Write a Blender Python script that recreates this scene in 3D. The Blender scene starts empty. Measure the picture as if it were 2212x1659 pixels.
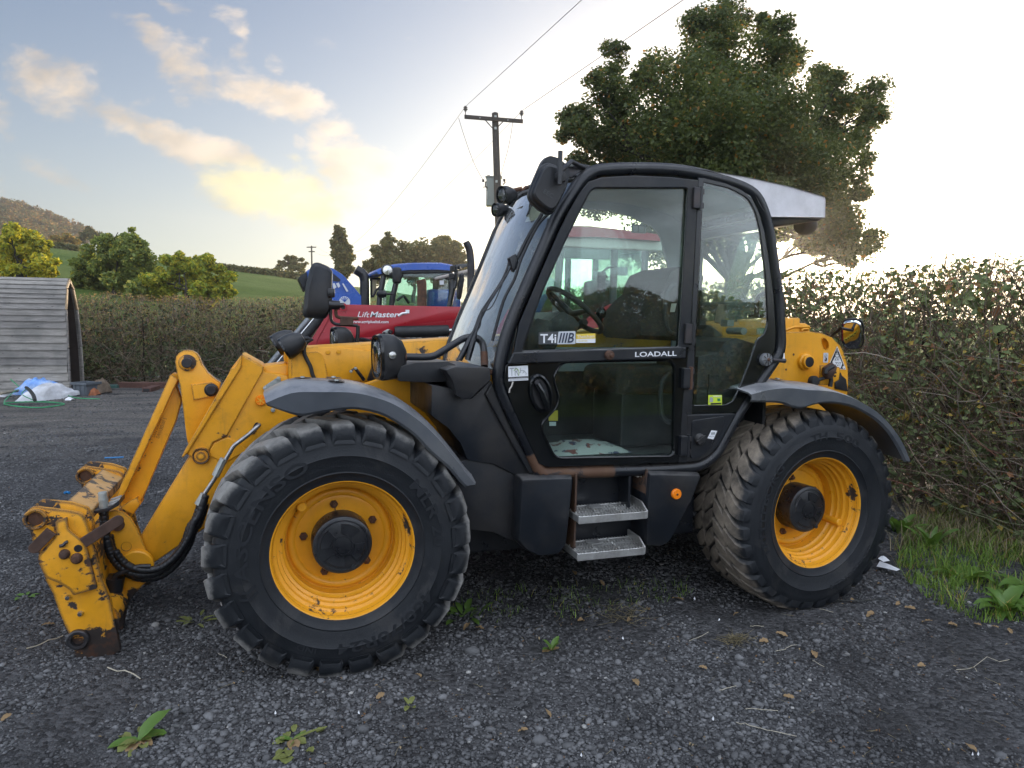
import bpy, bmesh, math, random
import numpy as np
from mathutils import Vector, Matrix
random.seed(7); RNG = np.random.default_rng(7)
SC = bpy.context.scene
COL = SC.collection
R = math.radians

# ---------------------------------------------------------------- camera
CAM = np.array([-0.305865, -4.436217, 1.698661])
YAW, PIT, ROLL, FPX = 0.325595, -0.091727, 0.016311, 1535.0      # focal length for a 2212 px wide picture
_fw = np.array([math.sin(YAW)*math.cos(PIT), math.cos(YAW)*math.cos(PIT), math.sin(PIT)])
_r = np.array([math.cos(YAW), -math.sin(YAW), 0.0]); _u = np.cross(_r, _fw)
_r2 = _r*math.cos(ROLL)+_u*math.sin(ROLL); _u2 = -_r*math.sin(ROLL)+_u*math.cos(ROLL)
cd = bpy.data.cameras.new('camera'); cam = bpy.data.objects.new('camera', cd); COL.objects.link(cam)
cd.sensor_fit = 'HORIZONTAL'; cd.sensor_width = 36.0; cd.lens = FPX/2212*36.0
cd.clip_start = 0.05; cd.clip_end = 5000
M4 = Matrix.Identity(4)
for i in range(3):
    M4[i][0] = _r2[i]; M4[i][1] = _u2[i]; M4[i][2] = -_fw[i]; M4[i][3] = CAM[i]
cam.matrix_world = M4
SC.camera = cam
HORIZ_V = 829.5 + FPX*math.tan(PIT)*1.0

def ray(u, v):
    return _fw + _r2*((u-1106)/FPX) - _u2*((v-829.5)/FPX)
def onY(u, v, y):
    d = ray(u, v); t = (y-CAM[1])/d[1]; p = CAM+d*t; return (p[0], p[2])
def onZ(u, v, z):
    d = ray(u, v); t = (z-CAM[2])/d[2]; return CAM+d*t
def atD(u, v, dist):
    return CAM+ray(u, v)*dist
def PY(pts, y): return [onY(u, v, y) for u, v in pts]
def p3(uv, y):
    x, z = onY(uv[0], uv[1], y); return (x, y, z)

# ---------------------------------------------------------------- light
SUN_DIR = ray(1632, 581); SUN_DIR = SUN_DIR/np.linalg.norm(SUN_DIR)
SUN_EL = math.asin(SUN_DIR[2]); SUN_AZ = math.atan2(SUN_DIR[0], SUN_DIR[1])
sl = bpy.data.lights.new('sun', 'SUN'); so = bpy.data.objects.new('sun', sl); COL.objects.link(so)
sl.energy = 5.0; sl.angle = R(0.6); sl.color = (1.0, 0.80, 0.56)
so.rotation_euler = Vector(-SUN_DIR).to_track_quat('-Z', 'Y').to_euler()
so.location = (6, 8, 9)

SC.view_settings.view_transform = 'Standard'; SC.view_settings.look = 'None'
SC.view_settings.gamma = 1.0; SC.view_settings.use_curve_mapping = False
SC.view_settings.exposure = 1.08
SC.render.engine = 'CYCLES'
SC.cycles.use_denoising = True
SC.cycles.max_bounces = 8; SC.cycles.transparent_max_bounces = 16
SC.cycles.glossy_bounces = 4; SC.cycles.diffuse_bounces = 3; SC.cycles.transmission_bounces = 4
SC.cycles.sample_clamp_indirect = 6.0

# ---------------------------------------------------------------- node helpers
class NT:
    def __init__(s, tree): s.t = tree; s.n = tree.nodes; s.l = tree.links
    def node(s, typ, ins=None, **kw):
        nd = s.n.new(typ)
        for k, v in kw.items(): setattr(nd, k, v)
        for k, v in (ins or {}).items(): s.set(nd, k, v)
        return nd
    def set(s, nd, k, v):
        sock = nd.inputs[k]
        if isinstance(v, bpy.types.NodeSocket): s.l.new(v, sock)
        elif isinstance(v, bpy.types.Node): s.l.new(v.outputs[0], sock)
        else:
            if hasattr(sock.default_value, '__len__') and not hasattr(v, '__len__'): v = [v]*len(sock.default_value)
            if hasattr(v, '__len__') and len(v) == 3 and len(sock.default_value) == 4: v = (*v, 1)
            sock.default_value = v
    def math(s, op, a, b=0.0, c=0.0, clamp=False):
        nd = s.n.new('ShaderNodeMath'); nd.operation = op; nd.use_clamp = clamp
        for i, x in enumerate((a, b, c)):
            if isinstance(x, (bpy.types.NodeSocket, bpy.types.Node)): s.set(nd, i, x)
            else: nd.inputs[i].default_value = x
        return nd.outputs[0]
    def dot(s, a, vec):
        nd = s.n.new('ShaderNodeVectorMath'); nd.operation = 'DOT_PRODUCT'
        s.l.new(a, nd.inputs[0]); nd.inputs[1].default_value = vec; return nd.outputs['Value']
    def smooth(s, x, a, b, lo=0.0, hi=1.0):
        nd = s.n.new('ShaderNodeMapRange'); nd.interpolation_type = 'SMOOTHSTEP'
        s.set(nd, 0, x); nd.inputs[1].default_value = a; nd.inputs[2].default_value = b
        nd.inputs[3].default_value = lo; nd.inputs[4].default_value = hi; return nd.outputs[0]
    def lin(s, x, a, b, lo=0.0, hi=1.0):
        nd = s.n.new('ShaderNodeMapRange'); s.set(nd, 0, x)
        nd.inputs[1].default_value = a; nd.inputs[2].default_value = b
        nd.inputs[3].default_value = lo; nd.inputs[4].default_value = hi; return nd.outputs[0]
    def mix(s, f, a, b, mode='MIX'):
        nd = s.n.new('ShaderNodeMix'); nd.data_type = 'RGBA'; nd.blend_type = mode
        for k, v in ((0, f), (6, a), (7, b)):
            if isinstance(v, (bpy.types.NodeSocket, bpy.types.Node)): s.set(nd, k, v)
            elif k == 0: nd.inputs[0].default_value = v
            else: nd.inputs[k].default_value = (*v[:3], 1) if hasattr(v, '__len__') else (v, v, v, 1)
        return nd.outputs[2]
    def noise(s, vec, scale, detail=4.0, rough=0.55, dist=0.0):
        nd = s.n.new('ShaderNodeTexNoise'); nd.inputs['Scale'].default_value = scale
        nd.inputs['Detail'].default_value = detail; nd.inputs['Roughness'].default_value = rough
        nd.inputs['Distortion'].default_value = dist
        if vec is not None: s.l.new(vec, nd.inputs['Vector'])
        return nd.outputs['Fac']
    def mapping(s, vec, scale=(1, 1, 1), rot=(0, 0, 0), loc=(0, 0, 0)):
        nd = s.n.new('ShaderNodeMapping'); s.l.new(vec, nd.inputs[0])
        nd.inputs['Scale'].default_value = scale; nd.inputs['Rotation'].default_value = rot; nd.inputs['Location'].default_value = loc
        return nd.outputs[0]

# ---------------------------------------------------------------- world: low sun sky with evening clouds
W = bpy.data.worlds.new('World'); SC.world = W; W.use_nodes = True
w = NT(W.node_tree); w.n.clear()
tc = w.node('ShaderNodeTexCoord'); DIR = tc.outputs['Generated']
sky = w.node('ShaderNodeTexSky'); sky.sky_type = 'NISHITA'; sky.sun_disc = False
sky.sun_elevation = SUN_EL; sky.sun_rotation = SUN_AZ
sky.altitude = 100; sky.air_density = 1.0; sky.dust_density = 0.5; sky.ozone_density = 1.6
sdot = w.dot(DIR, tuple(SUN_DIR))
ang = w.math('ARCCOSINE', w.math('MINIMUM', sdot, 0.99999))
# gnomonic coordinates about a fixed compass direction, used to lay the clouds out over the valley
F0 = np.array([math.sin(YAW), math.cos(YAW), 0.0]); R0 = np.array([math.cos(YAW), -math.sin(YAW), 0.0])
df = w.math('MAXIMUM', w.dot(DIR, tuple(F0)), 0.05)
gx = w.math('DIVIDE', w.dot(DIR, tuple(R0)), df); gy = w.math('DIVIDE', w.dot(DIR, (0, 0, 1)), df)
def gno(u, v):
    d = ray(u, v); f = d@F0; return (d@R0)/f, d[2]/f
gv = w.node('ShaderNodeCombineXYZ', {0: gx, 1: gy, 2: 0.37}).outputs[0]
wob = w.noise(w.mapping(gv, (1, 1, 1)), 5.0, 5.0, 0.6)
wob2 = w.noise(w.mapping(gv, (1, 1, 1), loc=(3.1, 1.7, 0)), 5.0, 5.0, 0.6)
wx = w.math('MULTIPLY_ADD', w.math('SUBTRACT', wob, 0.5), 0.16, gx)
wy = w.math('MULTIPLY_ADD', w.math('SUBTRACT', wob2, 0.5), 0.13, gy)
def cloud(u0, v0, u1, v1, half, wgt):
    a = np.array(gno(u0, v0)); b = np.array(gno(u1, v1)); c = (a+b)/2; dd = b-a; L = np.linalg.norm(dd)/2; t = dd/(2*L); n = np.array([-t[1], t[0]])
    px = w.math('SUBTRACT', wx, c[0]); py = w.math('SUBTRACT', wy, c[1])
    s1 = w.math('ADD', w.math('MULTIPLY', px, t[0]/(L*1.15)), w.math('MULTIPLY', py, t[1]/(L*1.15)))
    h = half*1.35/FPX
    s2 = w.math('ADD', w.math('MULTIPLY', px, n[0]/h), w.math('MULTIPLY', py, n[1]/h))
    r2 = w.math('ADD', w.math('MULTIPLY', s1, s1), w.math('MULTIPLY', s2, s2))
    return w.smooth(r2, 1.6, 0.0, 0.0, wgt)
CLY = cloud(450, 390, 730, 450, 62, 1.2)
CL = [(10, 120, 230, 225, 52, 1.0), (225, 225, 560, 365, 34, 1.05), (250, 80, 470, 175, 42, .95), (440, 140, 705, 245, 44, 1.12),
      (430, 0, 530, 80, 26, .72), (660, 270, 830, 420, 66, 1.1), (440, 385, 720, 455, 58, 1.15), (20, 330, 210, 395, 24, .62),
      (-40, 215, 40, 280, 40, .7), (575, 112, 630, 120, 20, .7), (685, 85, 730, 120, 18, .6), (835, 50, 890, 85, 14, .5),
      (360, 195, 420, 215, 18, .6), (480, 95, 540, 150, 24, .55), (-60, 360, 30, 420, 30, .6), (300, -40, 420, 25, 26, .6), (600, 300, 640, 320, 14, .6)]
acc = None
for c in CL:
    m = cloud(*c); acc = m if acc is None else w.math('MAXIMUM', acc, m)
front = w.smooth(w.dot(DIR, tuple(F0)), 0.08, 0.2)
acc = w.math('MULTIPLY', w.math('MAXIMUM', acc, CLY), front)
strk = w.noise(w.mapping(gv, (1.0, 2.3, 1.0), rot=(0, 0, R(24))), 9.0, 7.0, 0.62, 0.4)
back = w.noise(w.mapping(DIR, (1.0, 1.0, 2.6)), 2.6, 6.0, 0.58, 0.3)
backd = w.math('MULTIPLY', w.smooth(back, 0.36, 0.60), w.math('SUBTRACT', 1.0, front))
val = w.math('ADD', acc, w.math('MULTIPLY', w.math('SUBTRACT', strk, 0.5), 1.9))
fine = w.noise(w.mapping(gv, (1.0, 2.0, 1.0), rot=(0, 0, R(30)), loc=(.4, .1, 0)), 26.0, 6.0, 0.65, 0.6)
val = w.math('ADD', val, w.math('MULTIPLY', w.math('SUBTRACT', fine, 0.5), 1.0))
dens = w.math('MULTIPLY', w.smooth(val, 0.38, 1.30), w.smooth(acc, 0.0, 0.35))
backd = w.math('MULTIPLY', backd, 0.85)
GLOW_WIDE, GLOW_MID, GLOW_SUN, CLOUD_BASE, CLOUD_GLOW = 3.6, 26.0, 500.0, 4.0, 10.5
BACK_FILL_CLOUD = (13.4, 14.6, 16.8)  # unseen cloud bank behind the camera, brightened to fill the shaded foreground
SKY_TINT, SKY_VEIL = (0.30, 0.41, 0.55), (0.22, 0.33, 0.64)
def addc0(a, col):
    nd = w.n.new("ShaderNodeVectorMath"); nd.operation = "ADD"; w.l.new(a, nd.inputs[0]); nd.inputs[1].default_value = col; return nd.outputs[0]
skyc = addc0(w.mix(1.0, sky.outputs[0], SKY_TINT, "MULTIPLY"), SKY_VEIL)
# bright milky air round the low sun
g1 = w.math('MULTIPLY', w.math('EXPONENT', w.math('MULTIPLY', ang, -1/0.30)), GLOW_WIDE)
g2 = w.math('MULTIPLY', w.math('EXPONENT', w.math('MULTIPLY', ang, -1/0.075)), GLOW_MID)
g3 = w.smooth(ang, 0.020, 0.008, 0.0, GLOW_SUN)
def scale_col(f, col):
    nd = w.n.new('ShaderNodeVectorMath'); nd.operation = 'SCALE'; nd.inputs[0].default_value = col; w.l.new(f, nd.inputs['Scale']); return nd.outputs[0]
def addc(a, b):
    nd = w.n.new('ShaderNodeVectorMath'); nd.operation = 'ADD'; w.l.new(a, nd.inputs[0]); w.l.new(b, nd.inputs[1]); return nd.outputs[0]
hz = w.math('EXPONENT', w.math('MULTIPLY', w.math('ABSOLUTE', w.dot(DIR, (0, 0, 1))), -1/0.16))
skyc = addc(skyc, scale_col(hz, (3.1, 3.0, 2.55)))
tot = addc(skyc, scale_col(g1, (1.0, 0.93, 0.84)))
# clouds are lit by the sun: warmer and brighter the nearer to it
cl_b = w.math('ADD', CLOUD_BASE, w.math('MULTIPLY', w.math('EXPONENT', w.math('MULTIPLY', ang, -1/0.33)), CLOUD_GLOW))
shade = w.smooth(w.noise(w.mapping(gv, (1, 1.6, 1), rot=(0, 0, R(24)), loc=(.02, .03, 0)), 11.0, 4.0, 0.5), 0.30, 0.66, 0.62, 1.0)
cnd = w.n.new('ShaderNodeVectorMath'); cnd.operation = 'SCALE'; w.l.new(w.mix(CLY, (1.0, 0.80, 0.60), (1.0, 0.88, 0.44)), cnd.inputs[0]); w.l.new(w.math('MULTIPLY', cl_b, shade), cnd.inputs['Scale']); ccol = cnd.outputs[0]
tot = w.mix(w.math('MULTIPLY', dens, 0.86), tot, addc(ccol, scale_col(w.math('MULTIPLY', g1, 0.6), (1.0, 0.96, 0.90))))
bcl = scale_col(w.smooth(back, 0.30, 0.75, 0.65, 1.1), BACK_FILL_CLOUD)
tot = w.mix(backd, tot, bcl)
tot = addc(tot, scale_col(g2, (1.0, 0.74, 0.34)))
tot = addc(tot, scale_col(g3, (1.0, 0.80, 0.45)))
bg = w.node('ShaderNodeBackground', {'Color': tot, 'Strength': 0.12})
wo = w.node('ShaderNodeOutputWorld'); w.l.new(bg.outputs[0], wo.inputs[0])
W.cycles.sampling_method = 'MANUAL'; W.cycles.sample_map_resolution = 1024

# ---------------------------------------------------------------- materials
def new_mat(name):
    m = bpy.data.materials.new(name); m.use_nodes = True
    t = NT(m.node_tree); b = t.n['Principled BSDF']; return m, t, b
def objco(t): return t.node('ShaderNodeTexCoord').outputs['Object']
MATS = {}
def simple(name, col, rough=0.5, metal=0.0, var=0.12, vscale=6.0, bump=0.0, bscale=60.0, spec=0.5, dirt=None, dirt_amt=0.0, coat=0.0):
    m, t, b = new_mat(name); co = objco(t)
    n = t.noise(co, vscale, 5.0, 0.6)
    c = t.mix(t.lin(n, 0.3, 0.7), tuple(x*(1-var) for x in col), tuple(min(1, x*(1+var)) for x in col))
    if dirt is not None:
        n2 = t.noise(co, vscale*0.6, 6.0, 0.65)
        c = t.mix(t.math('MULTIPLY', t.smooth(n2, 0.42, 0.68), dirt_amt), c, dirt)
    t.set(b, 'Base Color', c)
    t.set(b, 'Roughness', t.lin(t.noise(co, vscale*2.3, 4.0, 0.6), 0.3, 0.7, max(0.02, rough-0.09), min(1, rough+0.09)))
    b.inputs['Metallic'].default_value = metal; b.inputs['Specular IOR Level'].default_value = spec
    if coat: b.inputs['Coat Weight'].default_value = coat; b.inputs['Coat Roughness'].default_value = 0.15
    if bump:
        bp = t.node('ShaderNodeBump', {'Strength': bump, 'Distance': 0.01, 'Height': t.noise(co, bscale, 4.0, 0.6)})
        t.set(b, 'Normal', bp)
    MATS[name] = m; return m
YEL = (0.82, 0.365, 0.012)
def paint(name, col, chip=0.0, chip_scale=9.0, dirt=0.25, rough=0.42, chipcol=(0.032, 0.024, 0.021), low=None, edge_r=.018, edge_amt=.16):
    m, t, b = new_mat(name); co = objco(t)
    n = t.noise(co, 3.0, 5.0, 0.6)
    c = t.mix(t.lin(n, 0.3, 0.72), tuple(x*0.86 for x in col), tuple(min(1, x*1.06) for x in col))
    gr = t.smooth(t.noise(co, 14.0, 8.0, 0.72), 0.48, 0.75)
    c = t.mix(t.math('MULTIPLY', gr, dirt), c, tuple(x*0.35+0.01 for x in col))
    st_ = t.smooth(t.noise(t.mapping(co, (5.0, 5.0, .7)), 4.0, 6.0, 0.7), 0.52, 0.74)
    c = t.mix(t.math('MULTIPLY', st_, dirt*.9), c, (0.17, 0.105, 0.045))
    c = t.mix(t.math('MULTIPLY', t.smooth(t.noise(co, 1.6, 3.0, .5), .45, .7), dirt*.4), c, tuple(min(1, x*.85+.06) for x in col))
    r = t.lin(t.noise(co, 11.0, 4.0), 0.3, 0.7, rough-0.1, rough+0.12)
    if chip > 0:
        big = t.noise(co, chip_scale*0.35, 2.0, 0.5); fine = t.noise(t.mapping(co, (1, 1, 1.3)), chip_scale, 9.0, 0.68, 0.3)
        h = t.math('ADD', t.math('MULTIPLY', fine, 0.62), t.math('MULTIPLY', big, 0.38))
        if low is not None:                     # scraped harder where the carriage meets the ground
            z = t.node('ShaderNodeSeparateXYZ', {0: t.node('ShaderNodeNewGeometry').outputs['Position']}).outputs[2]
            h = t.math('ADD', h, t.smooth(z, low[1], low[0], 0.0, 0.17))
        bv = t.node('ShaderNodeBevel', {'Radius': edge_r}); bv.samples = 6; gn = t.node('ShaderNodeNewGeometry').outputs['Normal']
        dp = t.node('ShaderNodeVectorMath', {0: bv.outputs[0], 1: gn}, operation='DOT_PRODUCT').outputs['Value']
        h = t.math('ADD', h, t.smooth(dp, .995, .86, 0.0, edge_amt))
        th = 0.66-0.26*chip
        mask = t.smooth(h, th, th+0.012)
        edge = t.smooth(h, th-0.02, th)
        c = t.mix(t.math('MULTIPLY', edge, 0.35), c, tuple(x*0.5+0.05 for x in col))
        rust = t.mix(t.smooth(t.noise(co, 20.0, 5.0), 0.5, 0.72), chipcol, (0.085, 0.036, 0.018))
        c = t.mix(mask, c, rust); r = t.mix(mask, r, (0.62,)*3)
        bp = t.node('ShaderNodeBump', {'Strength': 0.5, 'Distance': 0.002, 'Height': t.math('SUBTRACT', 1.0, mask)})
        t.set(b, 'Normal', bp)
    t.set(b, 'Base Color', c); t.set(b, 'Roughness', r)
    MATS[name] = m; return m
paint('yellow', YEL, 0.18, 7.0, 0.30); paint('yellow_clean', YEL, 0.0, 6.0, 0.14)
paint('yellow_worn', YEL, 0.49, 11.0, 0.3, 0.5, low=(0.0, 0.20), edge_r=.030, edge_amt=.34); paint('yellow_rim', (0.80, 0.355, 0.016), 0.17, 16.0, 0.15, 0.36, edge_amt=.03)
paint('rust_edge', (0.11, 0.055, 0.03), 0.5, 10.0, 0.5, 0.75)
simple('black_plastic', (0.0075, 0.010, 0.014), 0.40, var=0.25, vscale=4, bump=0.08, bscale=400, dirt=(0.042, 0.037, 0.033), dirt_amt=0.55, spec=0.34)
simple('black_paint', (0.008, 0.010, 0.014), 0.33, var=0.2, vscale=5, dirt=(0.034, 0.032, 0.030), dirt_amt=0.30, bump=0.04, bscale=90)
simple('black_gloss', (0.004, 0.005, 0.006), 0.16, var=0.2, vscale=3, dirt=(0.016, 0.016, 0.016), dirt_amt=0.3)
simple('mudguard', (0.050, 0.058, 0.070), 0.36, spec=0.8, var=0.2, vscale=3, dirt=(0.16, 0.16, 0.155), dirt_amt=0.45, bump=0.05, bscale=200)
def top_dust_sheen(name, col, amt, lo=.25, hi=.9):
    """settled dust on the upward faces of a material; mudguards get painted sky sheen too"""
    m = MATS[name]; t = NT(m.node_tree); b = t.n['Principled BSDF']; old = b.inputs['Base Color'].links[0].from_socket; co = objco(t)
    nz = t.node('ShaderNodeSeparateXYZ', {0: t.node('ShaderNodeNewGeometry').outputs['Normal']}).outputs[2]
    f = t.math('MULTIPLY', t.smooth(nz, lo, hi), t.math('MULTIPLY', t.smooth(t.noise(co, 9.0, 6.0, .65), .30, .62, .35, 1.0), amt))
    t.set(b, 'Base Color', t.mix(f, old, col))
top_dust_sheen('mudguard', (0.36, 0.36, 0.37), 0.5); top_dust_sheen('black_plastic', (0.13, 0.125, 0.12), 0.45); top_dust_sheen('black_paint', (0.10, 0.09, 0.08), 0.4)  # mudguard crowns: pale sky sheen painted in with the dust
simple('black_rubber', (0.016, 0.017, 0.019), 0.6, var=0.2, vscale=8)
simple('hose', (0.012, 0.013, 0.015), 0.42, var=0.2, vscale=30, bump=0.0)
simple('seat_cloth', (0.022, 0.020, 0.018), 0.9, var=0.15, vscale=30, bump=0.3, bscale=700)
simple('headliner', (0.30, 0.33, 0.34), 0.8, var=0.1, vscale=3)
simple('silver_roof', (0.60, 0.585, 0.60), 0.42, var=0.07, vscale=14, dirt=(0.33, 0.32, 0.32), dirt_amt=0.3, bump=0.05, bscale=120)
simple('aluminium', (0.62, 0.62, 0.60), 0.42, 0.85, var=0.12, vscale=12, dirt=(0.18, 0.16, 0.14), dirt_amt=0.5)
simple('galvanised', (0.36, 0.38, 0.36), 0.5, 0.5, var=0.15, vscale=16)
simple('galvanised_pipe', (0.34, 0.34, 0.34), 0.35, 0.8, var=0.2, vscale=20)
simple('steel_dark', (0.045, 0.045, 0.049), 0.45, 0.6, var=0.3, vscale=16, dirt=(0.075, 0.042, 0.028), dirt_amt=0.3)
simple('steel_bright', (0.55, 0.55, 0.54), 0.25, 1.0, var=0.1, vscale=16)
simple('rusty', (0.105, 0.048, 0.026), 0.8, 0.1, var=0.4, vscale=18, dirt=(0.035, 0.026, 0.022), dirt_amt=0.7, bump=0.3, bscale=140)
simple('orange_lens', (0.90, 0.23, 0.01), 0.25, var=0.08, vscale=40)
simple('white', (0.75, 0.76, 0.78), 0.4, var=0.03); simple('print_black', (0.012, 0.012, 0.014), 0.5, var=0.1)
simple('print_yellow', (0.78, 0.56, 0.06), 0.45, var=0.05); simple('print_lime', (0.55, 0.68, 0.04), 0.45, var=0.05)
simple('print_green', (0.01, 0.20, 0.08), 0.45, var=0.05); simple('print_grey', (0.33, 0.35, 0.36), 0.5, var=0.05)
simple('sticker_lime_line', (0.30, 0.42, 0.10), 0.5, var=0.05)
simple('red_paint', (0.33, 0.012, 0.022), 0.33, var=0.12, vscale=2, dirt=(0.16, 0.05, 0.05), dirt_amt=0.2)
simple('red_dark', (0.22, 0.006, 0.012), 0.35, var=0.12, vscale=2)
simple('blue_paint', (0.018, 0.085, 0.38), 0.30, var=0.12, vscale=2)
simple('tractor_grey', (0.06, 0.063, 0.066), 0.5, var=0.15, vscale=4); simple('cream_panel', (0.55, 0.52, 0.46), 0.5, var=0.05)
simple('brown_rust_pipe', (0.075, 0.042, 0.03), 0.7, 0.2, var=0.3, vscale=20)
simple('paper', (0.52, 0.48, 0.43), 0.8, var=0.12, vscale=9)
simple('stalk', (0.42, 0.38, 0.29), 0.7, var=0.15)
simple('print_yellow_pale', (0.6, 0.5, 0.3), 0.5); simple('roof_beige', (0.42, 0.37, 0.33), 0.5, var=.08)
simple('paper_white', (0.78, 0.76, 0.70), 0.5, var=0.03); simple('print_rust', (0.22, 0.085, 0.015), 0.6, var=0.1)
paint('yellow_scuffed', (0.60, 0.33, 0.09), 0.5, 14.0, 0.3, 0.42, chipcol=(0.10, 0.085, 0.07)); paint('yellow_worn2', YEL, 0.3, 8.0, 0.3, 0.45)
simple('paper_pink', (0.45, 0.36, 0.26), 0.7, var=0.1); simple('blind_cloth', (0.62, 0.62, 0.48), 0.8, var=0.05); simple('galvanised_dull', (0.20, 0.21, 0.22), 0.5, 0.6, var=0.2, vscale=30)
m, t, b = new_mat('feed_bag'); co = objco(t); t.set(b, 'Base Color', t.mix(t.smooth(t.noise(co, 16.0, 3.0), 0.56, 0.60), (0.42, 0.41, 0.39), t.mix(t.smooth(t.noise(co, 9.0, 2.0), 0.5, 0.53), (0.20, 0.06, 0.05), (0.05, 0.05, 0.10)))); MATS['feed_bag'] = m

simple('print_grey_l', (0.55, 0.57, 0.6), 0.4, var=0.04); simple('print_navy', (0.02, 0.03, 0.06), 0.5, var=0.04)
simple('print_charcoal', (0.05, 0.055, 0.06), 0.5, var=0.05)
def glass_mat(name, tint, refl=1.0, dust=0.04, rough=0.0, dust_sheen_col=(0.5, 0.5, 0.46)):
    m, t, b = new_mat(name); t.n.remove(b)
    tr = t.node('ShaderNodeBsdfTransparent', {'Color': tint}); gl = t.node('ShaderNodeBsdfGlossy', {'Color': (1, 1, 1), 'Roughness': rough})
    fr = t.node('ShaderNodeFresnel', {'IOR': 1.5})
    f = t.math('MINIMUM', t.math('MULTIPLY_ADD', fr.outputs[0], 1.5*refl, 0.012), 1.0)
    mx = t.node('ShaderNodeMixShader', {0: f, 1: tr, 2: gl})
    co = objco(t)
    dn = t.math('MULTIPLY', t.smooth(t.noise(t.mapping(co, (2.0, 2.0, 1.0)), 3.5, 7.0, 0.65), 0.35, 0.8), dust*2)
    df = t.node('ShaderNodeBsdfDiffuse', {'Color': dust_sheen_col}); tl = t.node('ShaderNodeBsdfTranslucent', {'Color': dust_sheen_col})
    dd = t.node('ShaderNodeMixShader', {0: 0.4, 1: df.outputs[0], 2: tl.outputs[0]})
    mx2 = t.node('ShaderNodeMixShader', {0: dn, 1: mx.outputs[0], 2: dd.outputs[0]})
    t.l.new(mx2.outputs[0], t.n['Material Output'].inputs[0]); MATS[name] = m; return m
glass_mat('cab_glass', (0.87, 0.95, 0.92), 0.42, 0.010)
glass_mat('screen_glass', (0.84, 0.91, 0.88), 2.9, 0.25, dust_sheen_col=(.62, .64, .66))  # film thickened so its pale colour stands in for sky reflection
glass_mat('pale_glass', (0.78, 0.80, 0.80), 1.0, 0.3, dust_sheen_col=(.7, .7, .68))
glass_mat('lamp_glass', (0.92, 0.94, 0.95), 1.0, 0.02)
glass_mat('dark_glass', (0.76, 0.90, 0.88), 0.6, 0.03)
m, t, b = new_mat('mirror_face'); b.inputs['Base Color'].default_value = (0.75, 0.77, 0.78, 1); b.inputs['Metallic'].default_value = 1; b.inputs['Roughness'].default_value = 0.02; MATS['mirror_face'] = m
m, t, b = new_mat('lamp_reflector'); b.inputs['Base Color'].default_value = (0.8, 0.8, 0.8, 1); b.inputs['Metallic'].default_value = 1
co = objco(t); wv = t.node('ShaderNodeTexWave', {'Vector': co, 'Scale': 60.0}); t.set(b, 'Normal', t.node('ShaderNodeBump', {'Strength': 0.6, 'Distance': 0.004, 'Height': wv.outputs['Fac']})); b.inputs['Roughness'].default_value = 0.18; MATS['lamp_reflector'] = m

def rubber(name, treadcol, amt):
    m, t, b = new_mat(name); co = objco(t)
    s = t.node('ShaderNodeSeparateXYZ', {0: co})
    rad = t.math('SQRT', t.math('ADD', t.math('MULTIPLY', s.outputs[0], s.outputs[0]), t.math('MULTIPLY', s.outputs[2], s.outputs[2])))
    n = t.noise(co, 7.0, 7.0, 0.68)
    base = t.mix(t.lin(n, 0.35, 0.7), (0.0055, 0.0075, 0.0105), (0.012, 0.0145, 0.018))
    sc = t.smooth(t.noise(t.mapping(co, (1, 1, 1), rot=(0, 0.6, 0)), 2.2, 9.0, 0.75, 1.2), 0.53, 0.62)
    base = t.mix(t.math('MULTIPLY', sc, 0.22), base, (0.07, 0.065, 0.06))
    dirt = t.math('MULTIPLY', t.smooth(t.math('MULTIPLY_ADD', t.math('SUBTRACT', n, 0.5), 0.10, rad), 0.575, 0.62), amt)
    inner = t.math('MULTIPLY', t.smooth(s.outputs[1], -0.5, 0.0), 0.0)
    c = t.mix(dirt, base, t.mix(t.noise(co, 40.0, 4.0), tuple(x*0.6 for x in treadcol), tuple(x*1.35 for x in treadcol)))
    t.set(b, 'Base Color', c); t.set(b, 'Roughness', t.lin(n, 0.3, 0.7, 0.5, 0.72)); b.inputs['Specular IOR Level'].default_value = 0.42
    t.set(b, 'Normal', t.node('ShaderNodeBump', {'Strength': 0.25, 'Distance': 0.004, 'Height': t.noise(co, 120.0, 4.0)}))
    MATS[name] = m
rubber('tyre_front', (0.26, 0.25, 0.232), 0.9); rubber('tyre_rear', (0.27, 0.225, 0.175), 0.98)

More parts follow.
